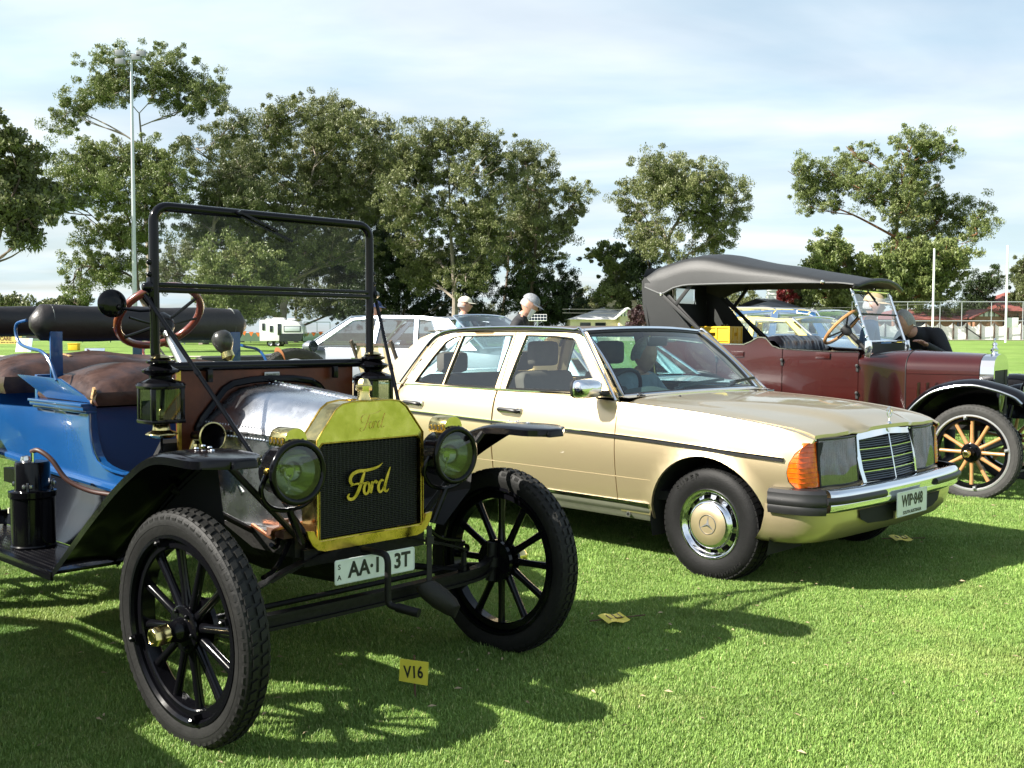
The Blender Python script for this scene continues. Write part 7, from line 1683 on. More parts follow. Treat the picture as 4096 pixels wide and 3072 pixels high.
for s in (-1, 1):
    L_ = empty('headlamp', R_, (.13, s * .37, .80))
    mb = MB(); mb.lathe([(0, -.15), (.04, -.145), (.075, -.11), (.095, -.05), (.105, 0), (.11, .008), (.10, .012)], 28, ax=(1, 0, 0)); part('shell', mb, BLACK, L_)
    mb = MB(); mb.lathe([(0, .02), (.06, .016), (.1, .008)], 24, ax=(1, 0, 0)); part('lens', mb, LENS, L_)
    mb = MB(); mb.lathe([(0, -.09), (.05, -.07), (.09, -.02)], 24, ax=(1, 0, 0)); part('reflector', mb, bpy.data.materials['silvered_reflector'], L_)
    mb = MB(); mb.tube([(-.07, 0, -.09), (-.1, -s * .03, -.26)], .014, 8); part('bracket', mb, BLACK, L_)
# yellow crate on the rear seat
cr = Vector((-2.56, -.20, 1.13)); ca, sa = cos(RP[2]), sin(RP[2])
cw = Vector((RP[0] + cr.x * ca - cr.y * sa, RP[1] + cr.x * sa + cr.y * ca, cr.z))
t = thing('plastic_crate', 'yellow plastic crate on the back seat of the maroon tourer', 'crate', tuple(cw), RP[2] + .04)
CW, CD, CH = .40, .30, .28
for nm, c, d, ax_i in (('side_wall', (0, -CD / 2, 0), (CW, .008), 'x'), ('side_wall', (0, CD / 2, 0), (CW, .008), 'x'), ('end_wall', (-CW / 2, 0, 0), (CD, .008), 'y'), ('end_wall', (CW / 2, 0, 0), (CD, .008), 'y')):
    w = d[0] / 2; hole = [(-.055, CH - .095), (.055, CH - .095), (.055, CH - .06), (-.055, CH - .06)]
    f = (lambda u, v, c=c: (u, c[1], v)) if ax_i == 'x' else (lambda u, v, c=c: (c[0], u, v))
    mb = panel([(-w, 0), (w, 0), (w, CH), (-w, CH)], f, .08, [hole], rim=(0, .006, 0) if ax_i == 'x' else (.006, 0, 0))
    for z in (.006, CH * .5, CH - .008): mb.box(f(0, z), (2 * w + .012, .018, .012) if ax_i == 'x' else (.018, 2 * w + .012, .012))
    for u in (-w, -w / 3, w / 3, w): mb.box(f(u, CH / 2), (.012, .016, CH) if ax_i == 'x' else (.016, .012, CH))
    part(nm, mb, YELLOW, t, smooth_deg=0)
mb = MB(); mb.box((0, 0, .006), (CW - .02, CD - .02, .01)); part('base', mb, YELLOW, t)
for k, (x, y) in enumerate(((.05, .03), (.11, -.02))):
    mb = MB(); mb.lathe([(0, .02), (.026, .02), (.028, .18), (.016, .22), (.012, .27), (.016, .275), (.016, .30), (0, .30)], 14, (x, y, 0)); o = part('bottle', mb, mat('dark_bottle', (.02, .025, .02), .15, coat=.5) if 'dark_bottle' not in bpy.data.materials else bpy.data.materials['dark_bottle'], None)
    o.matrix_basis = Matrix.Translation(cw) @ Matrix.Rotation(RP[2] + .04, 4, 'Z'); tag(o, ('taller dark bottle nearer the crate middle', 'dark bottle at the right end of the crate')[k], 'bottle', 'bottles in the crate')

# ================================================================== other parked cars
def sedan(name, label, loc, rz, paint, L, top_belt, hwx, gh, wins, roof, hr, wf, wr, WR, track, zb=.27, rimm=CHROME, glassm=GLASSS, screen_front=None, screen_rear=None, group=None, extras=None, roofpaint=None):
    """generic closed car: belt line, greenhouse outline with windows, roof curve"""
    t = thing(name, label, 'car', loc, rz, group)
    def side(s): return lambda x, z: (x, s * (interp(hwx, x) - .05 * ((z - .62) / .40) ** 2), z)
    xf, xr = L
    arc = lambda cx: [(cx + (WR + .065) * cos(radians(a)), WR + (WR + .065) * sin(radians(a))) for a in range(180, -1, -12)]
    belt = [(x, z) for x, z in sorted(top_belt)]
    out = [(xr, zb + .1)] + [p for p in arc(wr) if p[1] > zb] + [p for p in arc(wf) if p[1] > zb] + [(xf, zb + .1)] + [(x, z - .02) for x, z in belt[::-1]]
    for s in (-1, 1): part('body_side', panel(out, side(s), .12), paint, t, smooth_deg=50)
    xsx = sorted(set([x for x, z in belt] + list(np.linspace(xr, xf, 18))))
    mb = MB(); mb.sheet([[(x, u * (side(1)(x, interp(belt, x) - .02)[1]), interp(belt, x) - .02 + (.055 if abs(u) < .75 else .045 * (1 - ((abs(u) - .75) / .25) ** 2))) for u in np.linspace(-1, 1, 17)] for x in xsx]); part('bonnet_and_deck', mb, paint, t, smooth_deg=60)
    for x, nm in ((xf, 'front_panel'), (xr, 'rear_panel')):
        w = side(1)(x, .6)[1]; zt = interp(belt, x); mb = MB(); mb.sheet([[(x + (.02 if x == xf else -.02) * (1 - u * u), u * w * (1 - .03 * abs(v - .5)), lerp(zb + .08, zt + .03, v)) for u in np.linspace(-1, 1, 9)] for v in np.linspace(0, 1, 5)]); part(nm, mb, paint, t)
        mb = MB(); mb.bar((x + (.06 if x == xf else -.06), -w, .48), (x + (.06 if x == xf else -.06), w, .48), .10, .11); part('bumper', mb, CHROME, t, bevel=.03)
        for s in (-1, 1): mb = MB(); mb.lathe([(0, .03), (.06, .02), (.085, 0), (.08, -.05)], 18, (x, s * w * .78, .68), (1 if x == xf else -1, 0, 0)); part('headlight' if x == xf else 'tail_lamp', mb, bpy.data.materials['silvered_reflector'] if x == xf else bpy.data.materials['tail_red'], t)
    zbelt = min(z for x, z in gh); zro = max(z for x, z in gh); wb_ = interp(hwx, (wf + wr) / 2) - .07
    gy = lambda s: (lambda x, z: (x, s * lerp(wb_, hr, max(0, min(1, (z - zbelt) / (zro - zbelt)))), z))
    for s in (-1, 1):
        fr_ = part('window_surround', panel(gh, gy(s), .10, wins, rim=(0, -s * .02, 0)), paint, t, smooth_deg=50)
        for w in wins:
            part('window_glass', panel(w, lambda x, z, s=s: tuple(Vector(gy(s)(x, z)) - Vector((0, s * .01, 0))), .2), glassm, fr_)
            mb = MB(); mb.tube([gy(s)(x, z) for x, z in w], .009, 5, closed=True); part('window_trim', mb, CHROME, fr_)
    xs2 = np.linspace(roof[0][0], roof[-1][0], 16)
    mb = MB(); mb.sheet([[(x, u * (hr + .006), spl(roof, x) - .055 * abs(u) ** 3) for u in np.linspace(-1, 1, 17)] for x in xs2]); part('roof', mb, roofpaint or paint, t, smooth_deg=70)
    for nm, q in (('windscreen', screen_front), ('rear_screen', screen_rear)):
        if q:
            (xa, za), (xb, zb_) = q; mb = MB(); mb.sheet([[(lerp(xa, xb, v) + (.06 if nm == 'windscreen' else -.06) * (1 - u * u), u * lerp(wb_ - .02, hr - .02, v), lerp(za, zb_, v) + .02 * (1 - u * u)) for u in np.linspace(-1, 1, 11)] for v in np.linspace(0, 1, 5)]); part(nm, mb, glassm, t, smooth_deg=70)
            mb = MB(); mb.tube([(lerp(xa, xb, v) + (.06 if nm == 'windscreen' else -.06) * (1 - u * u), u * lerp(wb_ - .02, hr - .02, v), lerp(za, zb_, v) + .02 * (1 - u * u)) for u, v in [(u, 0) for u in np.linspace(-1, 1, 9)] + [(u, 1) for u in np.linspace(1, -1, 9)]], .014, 6, closed=True); part('screen_trim', mb, CHROME, t)
    for x in (wf, wr):
        for s in (-1, 1):
            w = simple_wheel(t, x, s * track / 2, WR, WR, .19, rimm)
            if s > 0: w.rotation_euler = (0, 0, pi)
            mb = MB(); mb.sheet([[(x + (WR + .07) * cos(a), s * y, WR + (WR + .07) * sin(a)) for a in np.linspace(-.2, pi + .2, 12)] for y in (track / 2 + .09, track / 2 - .25)]); part('wheel_well', mb, DARK, t)
    mb = MB(); mb.box(((xf + xr) / 2, 0, zb + .03), (abs(xf - xr) * .9, track - .3, .06)); mb.box(((wf + wr) / 2, 0, .45), (abs(wf - wr) * .75, track - .1, .05)); part('underbody', mb, DARK, t)
    mid = (gh[0][0] + gh[-1][0]) / 2
    for y in (-.36, .36): car_seat(t, wf - 1.35, y, .5, SEATG, .56, False, .40)
    mb = MB(); mb.box((wr + .55, 0, .65), (.5, 1.2, .45)); part('rear_bench', mb, SEATG, t, bevel=.06)
    mb = MB(); mb.box((wf - .85, 0, zbelt - .06), (.35, 1.25, .10)); part('dashboard', mb, DARK, t, bevel=.03)
    if extras: extras(t, gy, side)
    return t
GLASST = glass('tinted_glass', (.50, .56, .57), 1.0, 1.6); SILVER = mat('silver_paint', (.24, .26, .30), .40, metal=.7, coat=.3); PALEB = mat('pale_blue_paint', (.50, .66, .70), .25, coat=.9); VBLUE = mat('mid_blue_paint', (.012, .06, .15), .25, coat=.9)
def silver_x(t, gy, side):
    for s in (-1, 1):
        mb = MB(); mb.loft([[(-.98 + dx_, s * (1.02 + w * cos(a)), 1.03 + h * sin(a)) for a in np.linspace(0, 2 * pi, 14, endpoint=False)] for dx_, w, h in ((-.05, .10, .075), (.02, .105, .08), (.09, .07, .05))]); dmr = part('door_mirror', mb, SILVER, t, smooth_deg=60); mb = MB(); mb.lathe([(0, 0), (.075, 0), (.085, .012)], 14, (-1.045, s * 1.02, 1.03), (1, 0, 0)); part('mirror_glass', mb, WINDK, dmr)
        for x in (-1.75, -2.75): mb = MB(); mb.box((x, s * (side(1)(x, .88)[1] + .012), .88), (.20, .02, .03)); part('door_handle', mb, CHROME, t, bevel=.006)
        for x in (-1.98,): mb = MB(); mb.tube([side(s)(x, z) for z in (.40, .6, .8, .95)], .004, 4); part('door_gap', mb, DARK, t)
sg = (-3.09, 15.78); sz = ground_z(*sg)
sedan('silver_sedan', 'silver luxury sedan parked facing away behind the gold sedan', (sg[0], sg[1], sz - .02), 2.60, SILVER, (.88, -4.45),
      [(.88, .74), (.6, .82), (0, .90), (-.85, .99), (-2.2, 1.01), (-3.4, 1.00), (-4.3, .93), (-4.45, .86)], [(-4.45, .78), (-3.8, .90), (-2, .965), (-.2, .95), (.6, .88), (.88, .74)],
      [(-.72, .98), (-1.42, 1.415), (-1.9, 1.455), (-2.6, 1.445), (-3.05, 1.40), (-3.62, 1.0)],
      [[(-.92, 1.01), (-1.47, 1.385), (-1.86, 1.415), (-1.90, 1.01)], [(-1.98, 1.01), (-1.95, 1.415), (-2.5, 1.405), (-2.62, 1.01)], [(-2.68, 1.01), (-2.58, 1.40), (-2.80, 1.37), (-3.05, 1.01)]],
      [(-1.36, 1.44), (-1.7, 1.50), (-2.2, 1.52), (-2.7, 1.505), (-3.1, 1.45)], .66, 0, -3.12, .345, 1.60, screen_front=((-.70, 1.0), (-1.38, 1.435)), screen_rear=((-3.72, 1.02), (-3.10, 1.44)), extras=silver_x, glassm=GLASST)
# striped deckchair cloth hung on the silver car door
_l = Vector((-1.95, .99, .0)); 
def s_w(x, y, z): return Vector((sg[0] + x * cos(2.60) - y * sin(2.60), sg[1] + x * sin(2.60) + y * cos(2.60), z + sz))
t = thing('deck_chair', 'striped cream and brown canvas deck chair beside the silver sedan', 'chair', tuple(s_w(-2.62, 1.40, 0)), 2.60)
for k in range(8):
    mb = MB(); mb.sheet([[(-.28 + k * .07, .0 + .30 * v + .05 * sin(pi * v), .30 + .75 * v), (-.21 + k * .07, .0 + .30 * v + .05 * sin(pi * v), .30 + .75 * v)] for v in np.linspace(0, 1, 7)]); part('canvas_strip', mb, mat('canvas_%d' % (k % 2), ((.70, .64, .50), (.40, .33, .20))[k % 2], .85) if 'canvas_%d' % (k % 2) not in bpy.data.materials else bpy.data.materials['canvas_%d' % (k % 2)], t)
for x in (-.31, .31):
    mb = MB(); mb.bar((x, -.25, .0), (x, .36, 1.10), .03, .04); part('rail', mb, BARKD, t); mb = MB(); mb.bar((x, .35, .0), (x, -.3, .42), .03, .04); part('leg', mb, BARKD, t)
mb = MB(); mb.bar((-.31, .30, 1.05), (.31, .30, 1.05), .03, .03); mb.bar((-.31, -.22, .30), (.31, -.22, .30), .03, .03); part('cross_bar', mb, BARKD, t)
lb = (.1 - 1.25 * .71 + .0, 10.4 + 1.25 * .70)
sedan('pale_blue_sedan', 'pale blue sedan seen through the gold sedan windows', (lb[0], lb[1], ground_z(*lb) - .01), 2.36, PALEB, (.75, -3.65),
      [(.75, .78), (0, .88), (-.7, .93), (-2.4, .93), (-3.4, .88), (-3.65, .80)], [(-3.65, .74), (-3, .82), (-1.2, .85), (0, .84), (.75, .72)],
      [(-.62, .91), (-1.15, 1.32), (-1.6, 1.355), (-2.2, 1.345), (-2.72, .91)], [[(-.82, .94), (-1.2, 1.29), (-1.62, 1.315), (-1.66, .94)], [(-1.74, .94), (-1.70, 1.315), (-2.15, 1.305), (-2.5, .94)]],
      [(-1.1, 1.34), (-1.4, 1.395), (-1.8, 1.41), (-2.1, 1.39), (-2.25, 1.35)], .58, 0, -2.6, .32, 1.42, screen_front=((-.58, .93), (-1.12, 1.34)), screen_rear=((-2.85, .93), (-2.25, 1.345)), roofpaint=mat('white_roof_paint', (.74, .76, .74), .3, coat=.8))
yp = (4.78, 12.9)
def yel_x(t, gy, side):
    for s in (-1, 1):
        mb = MB(); mb.tube(curve([(-1.45, s * .50, 1.40), (-1.5, s * .5, 1.47), (-2.5, s * .5, 1.475), (-2.55, s * .5, 1.40)], 4), .012, 6); part('roof_rail', mb, CHROME, t)
    for x in (-1.6, -2.05, -2.45): mb = MB(); mb.tube([(x, -.5, 1.472), (x, .5, 1.472)], .010, 6); part('rack_bar', mb, CHROME, t)
sedan('yellow_wagon', 'pale yellow station wagon with roof rack behind the maroon tourer', (yp[0], yp[1], ground_z(*yp) - .01), -.72, YELLOWP, (.72, -3.35),
      [(.72, .76), (0, .86), (-.72, .92), (-3.2, .94), (-3.35, .90)], [(-3.35, .74), (-2, .79), (0, .79), (.72, .70)],
      [(-.62, .90), (-1.15, 1.32), (-1.6, 1.355), (-3.0, 1.345), (-3.28, .90)], [[(-.80, .93), (-1.2, 1.29), (-1.62, 1.315), (-1.66, .93)], [(-1.74, .93), (-1.70, 1.315), (-2.2, 1.31), (-2.25, .93)], [(-2.32, .93), (-2.28, 1.31), (-2.92, 1.30), (-3.12, .93)]],
      [(-1.1, 1.34), (-1.4, 1.39), (-2.0, 1.405), (-2.7, 1.40), (-3.05, 1.35)], .64, 0, -2.45, .30, 1.34, screen_front=((-.58, .92), (-1.12, 1.335)), screen_rear=((-3.30, .92), (-3.05, 1.345)), extras=yel_x)
bp2 = (5.95, 16.3)
sedan('blue_sedan', 'tall rounded mid blue forties sedan behind the yellow wagon', (bp2[0], bp2[1], ground_z(*bp2) - .01), -.70, VBLUE, (.65, -3.75),
      [(.65, .95), (0, 1.05), (-.8, 1.12), (-2.8, 1.10), (-3.4, .95), (-3.75, .70)], [(-3.75, .62), (-3, .80), (-1.2, .86), (0, .80), (.65, .50)],
      [(-.70, 1.10), (-1.0, 1.54), (-1.6, 1.62), (-2.3, 1.58), (-2.75, 1.42), (-3.05, 1.10)], [[(-.90, 1.16), (-1.10, 1.50), (-1.60, 1.55), (-1.62, 1.16)], [(-1.74, 1.16), (-1.72, 1.55), (-2.2, 1.52), (-2.5, 1.38), (-2.62, 1.16)]],
      [(-1.0, 1.56), (-1.3, 1.64), (-1.8, 1.69), (-2.3, 1.65), (-2.8, 1.47)], .70, 0, -2.9, .36, 1.42, screen_front=((-.66, 1.13), (-.98, 1.56)), screen_rear=((-3.10, 1.14), (-2.80, 1.46))).scale = (1, 1, .90)

# small red vintage runabout behind the blue tourer
rp = (-2.95, 9.2); rz_ = ground_z(*rp)
t = thing('red_runabout', 'low open red vintage runabout behind the leather seats', 'car', (rp[0], rp[1], rz_), 2.45)
REDP = mat('red_paint', (.20, .016, .014), .25, coat=.8)
for x, y in ((.9, -.62), (.9, .62), (-1.2, -.62), (-1.2, .62)):
    vintage_wheel(t, (x, y, .378), -1 if y < 0 else 1, BLACK, BLACK, BLACK, BLACK, BRASS, 0, 0, .1)
mb = MB(); mb.loft([[(x, w * cos(a), z + h * sin(a)) for a in np.linspace(0, 2 * pi, 20, endpoint=False)] for x, w, h, z in ((1.1, .22, .22, .75), (.9, .28, .27, .75), (.2, .36, .30, .76), (.1, .42, .30, .76))]); part('bonnet', mb, REDP, t)
mb = MB(); mb.sheet([[(x, s * w, z) for s, w, z in ((-1, .50, .95), (-1, .52, .75), (-1, .45, .50), (1, .45, .50), (1, .52, .75), (1, .50, .95))] for x in (.1, -.3, -.8, -1.5)]); part('tub', mb, REDP, t)
mb = MB(); mb.box((-.6, 0, .62), (1.7, .8, .06)); mb.bar((1.2, -.25, .5), (-1.5, -.25, .5), .05, .08); mb.bar((1.2, .25, .5), (-1.5, .25, .5), .05, .08); mb.tube([(.9, -.6, .38), (.9, .6, .38)], .03, 8); mb.tube([(-1.2, -.6, .38), (-1.2, .6, .38)], .03, 8); part('chassis', mb, GREASE, t)
REDC = mat('red_cushion', (.28, .035, .04), .6, var=.3)
part('seat_cushion', full_cushion(-.40, -.85, .42, .85, .95, 1.06), REDC, t, smooth_deg=70)
mb = MB(); mb.box((-.95, 0, 1.02), (.12, .86, .26)); part('seat_back', mb, LEATHERB, t, bevel=.05)
c = Vector((-.15, .2, 1.12)); nv = Vector((-.6, 0, .8)); e3 = Vector((.8, 0, .6))
mb = MB(); mb.tube([c + e3 * .2 * cos(a) + Vector((0, 1, 0)) * .2 * sin(a) for a in np.linspace(0, 2 * pi, 30, endpoint=False)], .016, 8, closed=True); sw = part('steering_wheel', mb, WOODR, t)
mb = MB(); mb.tube([c, c - nv * .6], .02, 8); mb.tube([c - e3 * .19, c + e3 * .19], .009, 6); mb.tube([c - Vector((0, .19, 0)), c + Vector((0, .19, 0))], .009, 6); part('column', mb, BLACKM, sw)
mb = MB(); mb.box((.08, .72, 1.16), (.03, .17, .09)); mi = part('mirror', mb, CHROME, t, bevel=.008)
mb = MB(); mb.add([(.062, .645, 1.12), (.062, .795, 1.12), (.062, .795, 1.20)], [(0, 1, 2)]); part('mirror_face', mb, REDC, mi)
mb = MB(); mb.tube([(.08, .62, 1.15), (.1, .50, 1.08), (.1, .44, .98)], .010, 6); part('mirror_arm', mb, CHROME, mi)
e = empty('spare_wheel', t, (-1.62, 0, .83)); e.rotation_euler = (0, 0, pi / 2 - .15)
obj('tyre', RT2, None, e)
mb = MB(); mb.tube([(.345 + .062 * cos(a), .062 * sin(a), 0) for a in np.linspace(0, 2 * pi, 20, endpoint=False)], .010, 6, closed=True); mb.v = [(z_ * 0 + cos(1.2) * x, y, sin(1.2) * x + z_ * .0 + (z_ * 1.6)) for x, y, z_ in mb.v]; part('leather_strap', mb, mat('tan_strap', (.30, .11, .04), .5), e)
mb = MB(); mb.lathe([(0, -.03), (.29, -.03), (.30, .03), (0, .03)], 32, ax=(0, 1, 0)); part('wheel_cover', mb, mat('grey_cover', (.25, .25, .24), .8, var=.3), e)
mb = MB(); mb.bar((-1.45, 0, .60), (-1.62, 0, .83), .05, .05); part('spare_bracket', mb, GREASE, t)

# neighbouring car, out of frame to the left: its shadow lies across the lower left lawn
nl = (.05, -2.80); nw = (TP[0] + nl[0] * cos(TP[2]) - nl[1] * sin(TP[2]), TP[1] + nl[0] * sin(TP[2]) + nl[1] * cos(TP[2]))
sedan('green_sedan', 'dark green sedan beyond the left edge, casting the lower left shadow', (nw[0], nw[1], 0), TP[2], mat('dark_green_paint', (.012, .05, .025), .25, coat=.8), (.85, -3.6),
      [(.85, .86), (0, .98), (-.72, 1.02), (-2.6, 1.02), (-3.4, .95), (-3.6, .85)], [(-3.6, .80), (-2.6, .89), (0, .89), (.85, .80)],
      [(-.85, 1.0), (-1.35, 1.50), (-1.8, 1.56), (-2.5, 1.54), (-3.0, 1.0)], [[(-1.05, 1.04), (-1.42, 1.46), (-1.84, 1.51), (-1.88, 1.04)], [(-1.96, 1.04), (-1.92, 1.51), (-2.42, 1.48), (-2.76, 1.04)]],
      [(-1.3, 1.52), (-1.6, 1.60), (-2.0, 1.62), (-2.4, 1.60), (-2.55, 1.55)], .64, 0, -2.7, .34, 1.50, screen_front=((-.82, 1.02), (-1.33, 1.52)), screen_rear=((-3.05, 1.02), (-2.55, 1.54)))
# ================================================================== people
def head_mesh():
    mb = MB(); G = []; nr, ns = 22, 28
    for i in range(nr + 1):
        th = pi * i / nr; row = []
        for j in range(ns):
            ph = 2 * pi * j / ns; x, y, z = sin(th) * cos(ph), sin(th) * sin(ph), cos(th)
            rx = .098 if x > 0 else .104; ry = .077; rz = .122
            X, Y, Z = x * rx, y * ry, z * rz
            if z < -.1: k = 1 - .34 * smooth(.1, .95, -z); Y *= k; X = X * (1 - .10 * smooth(.1, .9, -z)) + .012 * smooth(.2, .8, -z)
            f = smooth(.55, 1, x)
            X += f * (.026 * exp(-((z + .18) / .13) ** 2 - (y / .13) ** 2) + .010 * exp(-((z - .22) / .10) ** 2) - .012 * exp(-((z - .03) / .09) ** 2 - ((abs(y) - .36) / .16) ** 2) + .007 * exp(-((z + .52) / .07) ** 2 - (y / .3) ** 2) + .010 * exp(-((z + .85) / .12) ** 2))
            Y += (1 if y > 0 else -1) * .016 * exp(-((abs(y) - 1) / .12) ** 2 - ((x + .12) / .16) ** 2 - ((z + .02) / .28) ** 2)
            row.append((X, Y, Z))
        G.append(row)
    mb.sheet(G, cv=True); return mb
HEADMB = head_mesh()
def frame_to(a, b, up=(0, 0, 1)):
    z = (Vector(b) - Vector(a)).normalized(); x = Vector(up) - z * Vector(up).dot(z)
    x = x.normalized() if x.length > 1e-4 else z.orthogonal().normalized(); y = z.cross(x)
    return Matrix(((x.x, y.x, z.x, a[0]), (x.y, y.y, z.y, a[1]), (x.z, y.z, z.z, a[2]), (0, 0, 0, 1)))
def hand(mb, wrist, elbow, side, curl=.4, back=(1, 0, 0)):
    d = (Vector(wrist) - Vector(elbow)).normalized(); M = frame_to(wrist, tuple(Vector(wrist) + d), back)
    add = lambda pts, r: mb.tube([M @ Vector(p) for p in pts], r, 7)
    mb.loft([[tuple(M @ Vector((.014 * k * cos(a), .040 * k2 * sin(a), z))) for a in np.linspace(0, 2 * pi, 12, endpoint=False)] for z, k, k2 in ((-.02, 1.5, .7), (.02, 1.1, .85), (.06, 1.0, 1.05), (.088, .9, 1.0))])
    for i, (y, L) in enumerate(((-.031, .072), (-.011, .082), (.010, .076), (.030, .058))):
        p = [(0, y, .080)]; a = 0.0; q = Vector((0, y * 1.02, .085))
        for seg, l in enumerate((.45, .32, .23)):
            a += curl * (.6 + .3 * seg); q = q + Vector((-sin(a) * L * l, y * .02, cos(a) * L * l)); p.append(tuple(q))
        add(p, [.0088, .0085, .0075, .006])
    add([(0, -side * .028, .02), (-.01, -side * .052, .045), (-.018, -side * .058, .075), (-.022, -side * .054, .095)], [.012, .0105, .009, .007])
def person(name, label, loc, rz, J, shirt, trousers, skin=SKIN, cap=None, hair=None, head_dir=(1, 0, 0), head_up=(0, 0, 1), hand_curl=.4, cap_brim=.075, beard=None, glasses=False, group=None, hat=False, hand_back=(1, 0, 0)):
    t = thing(name, label, 'person', loc, rz, group)
    names = list(J.keys()); V = [J[k][0] for k in names]
    chain = [('pelvis', 'waist'), ('waist', 'chest'), ('chest', 'neck'), ('neck', 'skull'), ('chest', 'shL'), ('shL', 'elL'), ('elL', 'wrL'), ('chest', 'shR'), ('shR', 'elR'), ('elR', 'wrR'), ('pelvis', 'hipL'), ('hipL', 'knL'), ('knL', 'anL'), ('anL', 'toL'), ('pelvis', 'hipR'), ('hipR', 'knR'), ('knR', 'anR'), ('anR', 'toR')]
    E_ = [(names.index(a), names.index(b)) for a, b in chain if a in J and b in J]
    me = bpy.data.meshes.new('body'); me.from_pydata(V, E_, [])
    o = bpy.data.objects.new('body', me); COL.objects.link(o)
    sk = o.modifiers.new('skin', 'SKIN'); sk.use_smooth_shade = True
    for i, k in enumerate(names):
        r = J[k][1]; r = r if hasattr(r, '__len__') else (r, r); me.skin_vertices[0].data[i].radius = r
        me.skin_vertices[0].data[i].use_root = (k == 'pelvis')
    sb = o.modifiers.new('sub', 'SUBSURF'); sb.levels = 2; sb.render_levels = 2
    dg = bpy.context.evaluated_depsgraph_get(); bm_ = bpy.data.meshes.new_from_object(o.evaluated_get(dg)); bpy.data.objects.remove(o)
    # head and hands join the same mesh
    mb = MB(); mb.v = [tuple(v.co) for v in bm_.vertices]; mb.f = [tuple(p.vertices) for p in bm_.polygons]; nb = len(mb.f)
    hx = Vector(head_dir).normalized(); hu = Vector(head_up); hy = hu.cross(hx).normalized(); hz = hx.cross(hy); sk_ = Vector(J['skull'][0]) + hz * .085 + hx * .012
    HM = Matrix(((hx.x, hy.x, hz.x, sk_.x), (hx.y, hy.y, hz.y, sk_.y), (hx.z, hy.z, hz.z, sk_.z), (0, 0, 0, 1)))
    mb.add(HEADMB.v, HEADMB.f, HM); nh = len(mb.f)
    for side, w, e in ((1, 'wrL', 'elL'), (-1, 'wrR', 'elR')):
        if w in J: hand(mb, J[w][0], J[e][0], side, hand_curl, hand_back)
    me2 = bpy.data.meshes.new('body'); me2.from_pydata(mb.v, [], mb.f); me2.shade_smooth()
    me2.materials.append(shirt); me2.materials.append(trousers); me2.materials.append(skin); me2.materials.append(BLACKM)
    def seg_d(p, a, b):
        a, b = Vector(a), Vector(b); ab = b - a; t_ = max(0, min(1, (p - a).dot(ab) / max(ab.length_squared, 1e-9))); return (p - a - ab * t_).length
    cl = {}
    for a, b in chain:
        if a in J and b in J: cl[(a, b)] = 3 if b[:2] == 'to' else 1 if (b[:2] in ('kn', 'an', 'hi')) else 2 if b == 'skull' else 0
    for i, p in enumerate(me2.polygons):
        if i >= nb: p.material_index = 2; continue
        c = Vector(p.center); p.material_index = cl[min(cl, key=lambda k: seg_d(c, J[k[0]][0], J[k[1]][0]))]
    obj('body', me2, None, t)
    if hair:
        hb_ = MB(); G = []
        for i in range(10):
            th = pi * .58 * i / 9; G.append([(HM @ Vector((-.012 + sin(th) * cos(ph) * (.103 if cap else .112) * (1 if cos(ph) < .3 else .86), sin(th) * sin(ph) * (.080 if cap else .088), .012 + cos(th) * (.100 if cap else .125) - .03 * (1 if cos(ph) < 0 else 0) * sin(th)))) for ph in np.linspace(0, 2 * pi, 20, endpoint=False)])
        hb_.sheet(G, cv=True); part('hair', hb_, hair, t, smooth_deg=80)
    if cap:
        cb = MB(); G = []
        for i in range(9):
            th = pi * .5 * i / 8; G.append([(HM @ Vector((-.004 + sin(th) * cos(ph) * .109, sin(th) * sin(ph) * .088, .040 + cos(th) * .088))) for ph in np.linspace(0, 2 * pi, 22, endpoint=False)])
        cb.sheet(G, cv=True)
        for k in range(1):
            br = []
            for ph in np.linspace(-1.15, 1.15, 11) if not hat else np.linspace(-pi, pi, 25):
                br.append([(HM @ Vector((-.004 + cos(ph) * (.106 + q * (cap_brim if hat else cap_brim * max(0, cos(ph)) ** .7)), sin(ph) * (.086 + q * (cap_brim * .8 if hat else .0)), .040 - q * .018))) for q in (0, .5, 1)])
            cb.sheet(br)
        part('hat' if hat else 'cap', cb, cap, t, smooth_deg=60)
    if beard:
        bb = MB(); G = []
        for i in range(7):
            z = -.03 - .022 * i; G.append([(HM @ Vector((lerp(.086, .06, i / 6) * cos(ph) + .018, lerp(.066, .022, i / 6) * sin(ph), z))) for ph in np.linspace(-1.15, 1.15, 12)])
        bb.sheet(G); part('beard', bb, beard, t, smooth_deg=80)
    if glasses:
        gb = MB(); 
        for s in (-1, 1): gb.box((.104, s * .032, .012), (.012, .044, .030), HM); gb.tube([HM @ Vector((.10, s * .056, .018)), HM @ Vector((-.01, s * .082, .018))], .003, 5)
        part('glasses', gb, BLACKM, t)
    return t
def stand(h=1.75, lean=0.0, arm=.0, bend=0.0):
    k = h / 1.75
    S = lambda x, y, z: ((x + lean * max(0, z - .9) * 1.0) * k, y * k, z * k)
    J = dict(pelvis=(S(0, 0, .95), (.15, .12)), waist=(S(0, 0, 1.10), (.15, .115)), chest=(S(0, 0, 1.32), (.155, .115)), neck=(S(0, 0, 1.49), .060), skull=(S(.015, 0, 1.555), .052),
             shL=(S(0, .185, 1.425), .062), elL=(S(-.02 + arm * .1, .25, 1.14), .046), wrL=(S(.08 + arm * .25, .24, .92 + arm * .2), .032), shR=(S(0, -.185, 1.425), .062), elR=(S(-.02 + arm * .1, -.25, 1.14), .046), wrR=(S(.08 + arm * .25, -.24, .92 + arm * .2), .032),
             hipL=(S(0, .10, .88), .098), knL=(S(.02, .11, .50), .068), anL=(S(-.01, .11, .10), .048), toL=(S(.14, .13, .045), .042), hipR=(S(0, -.10, .88), .098), knR=(S(.02, -.11, .50), .068), anR=(S(-.01, -.11, .10), .048), toR=(S(.14, -.13, .045), .042))
    return J
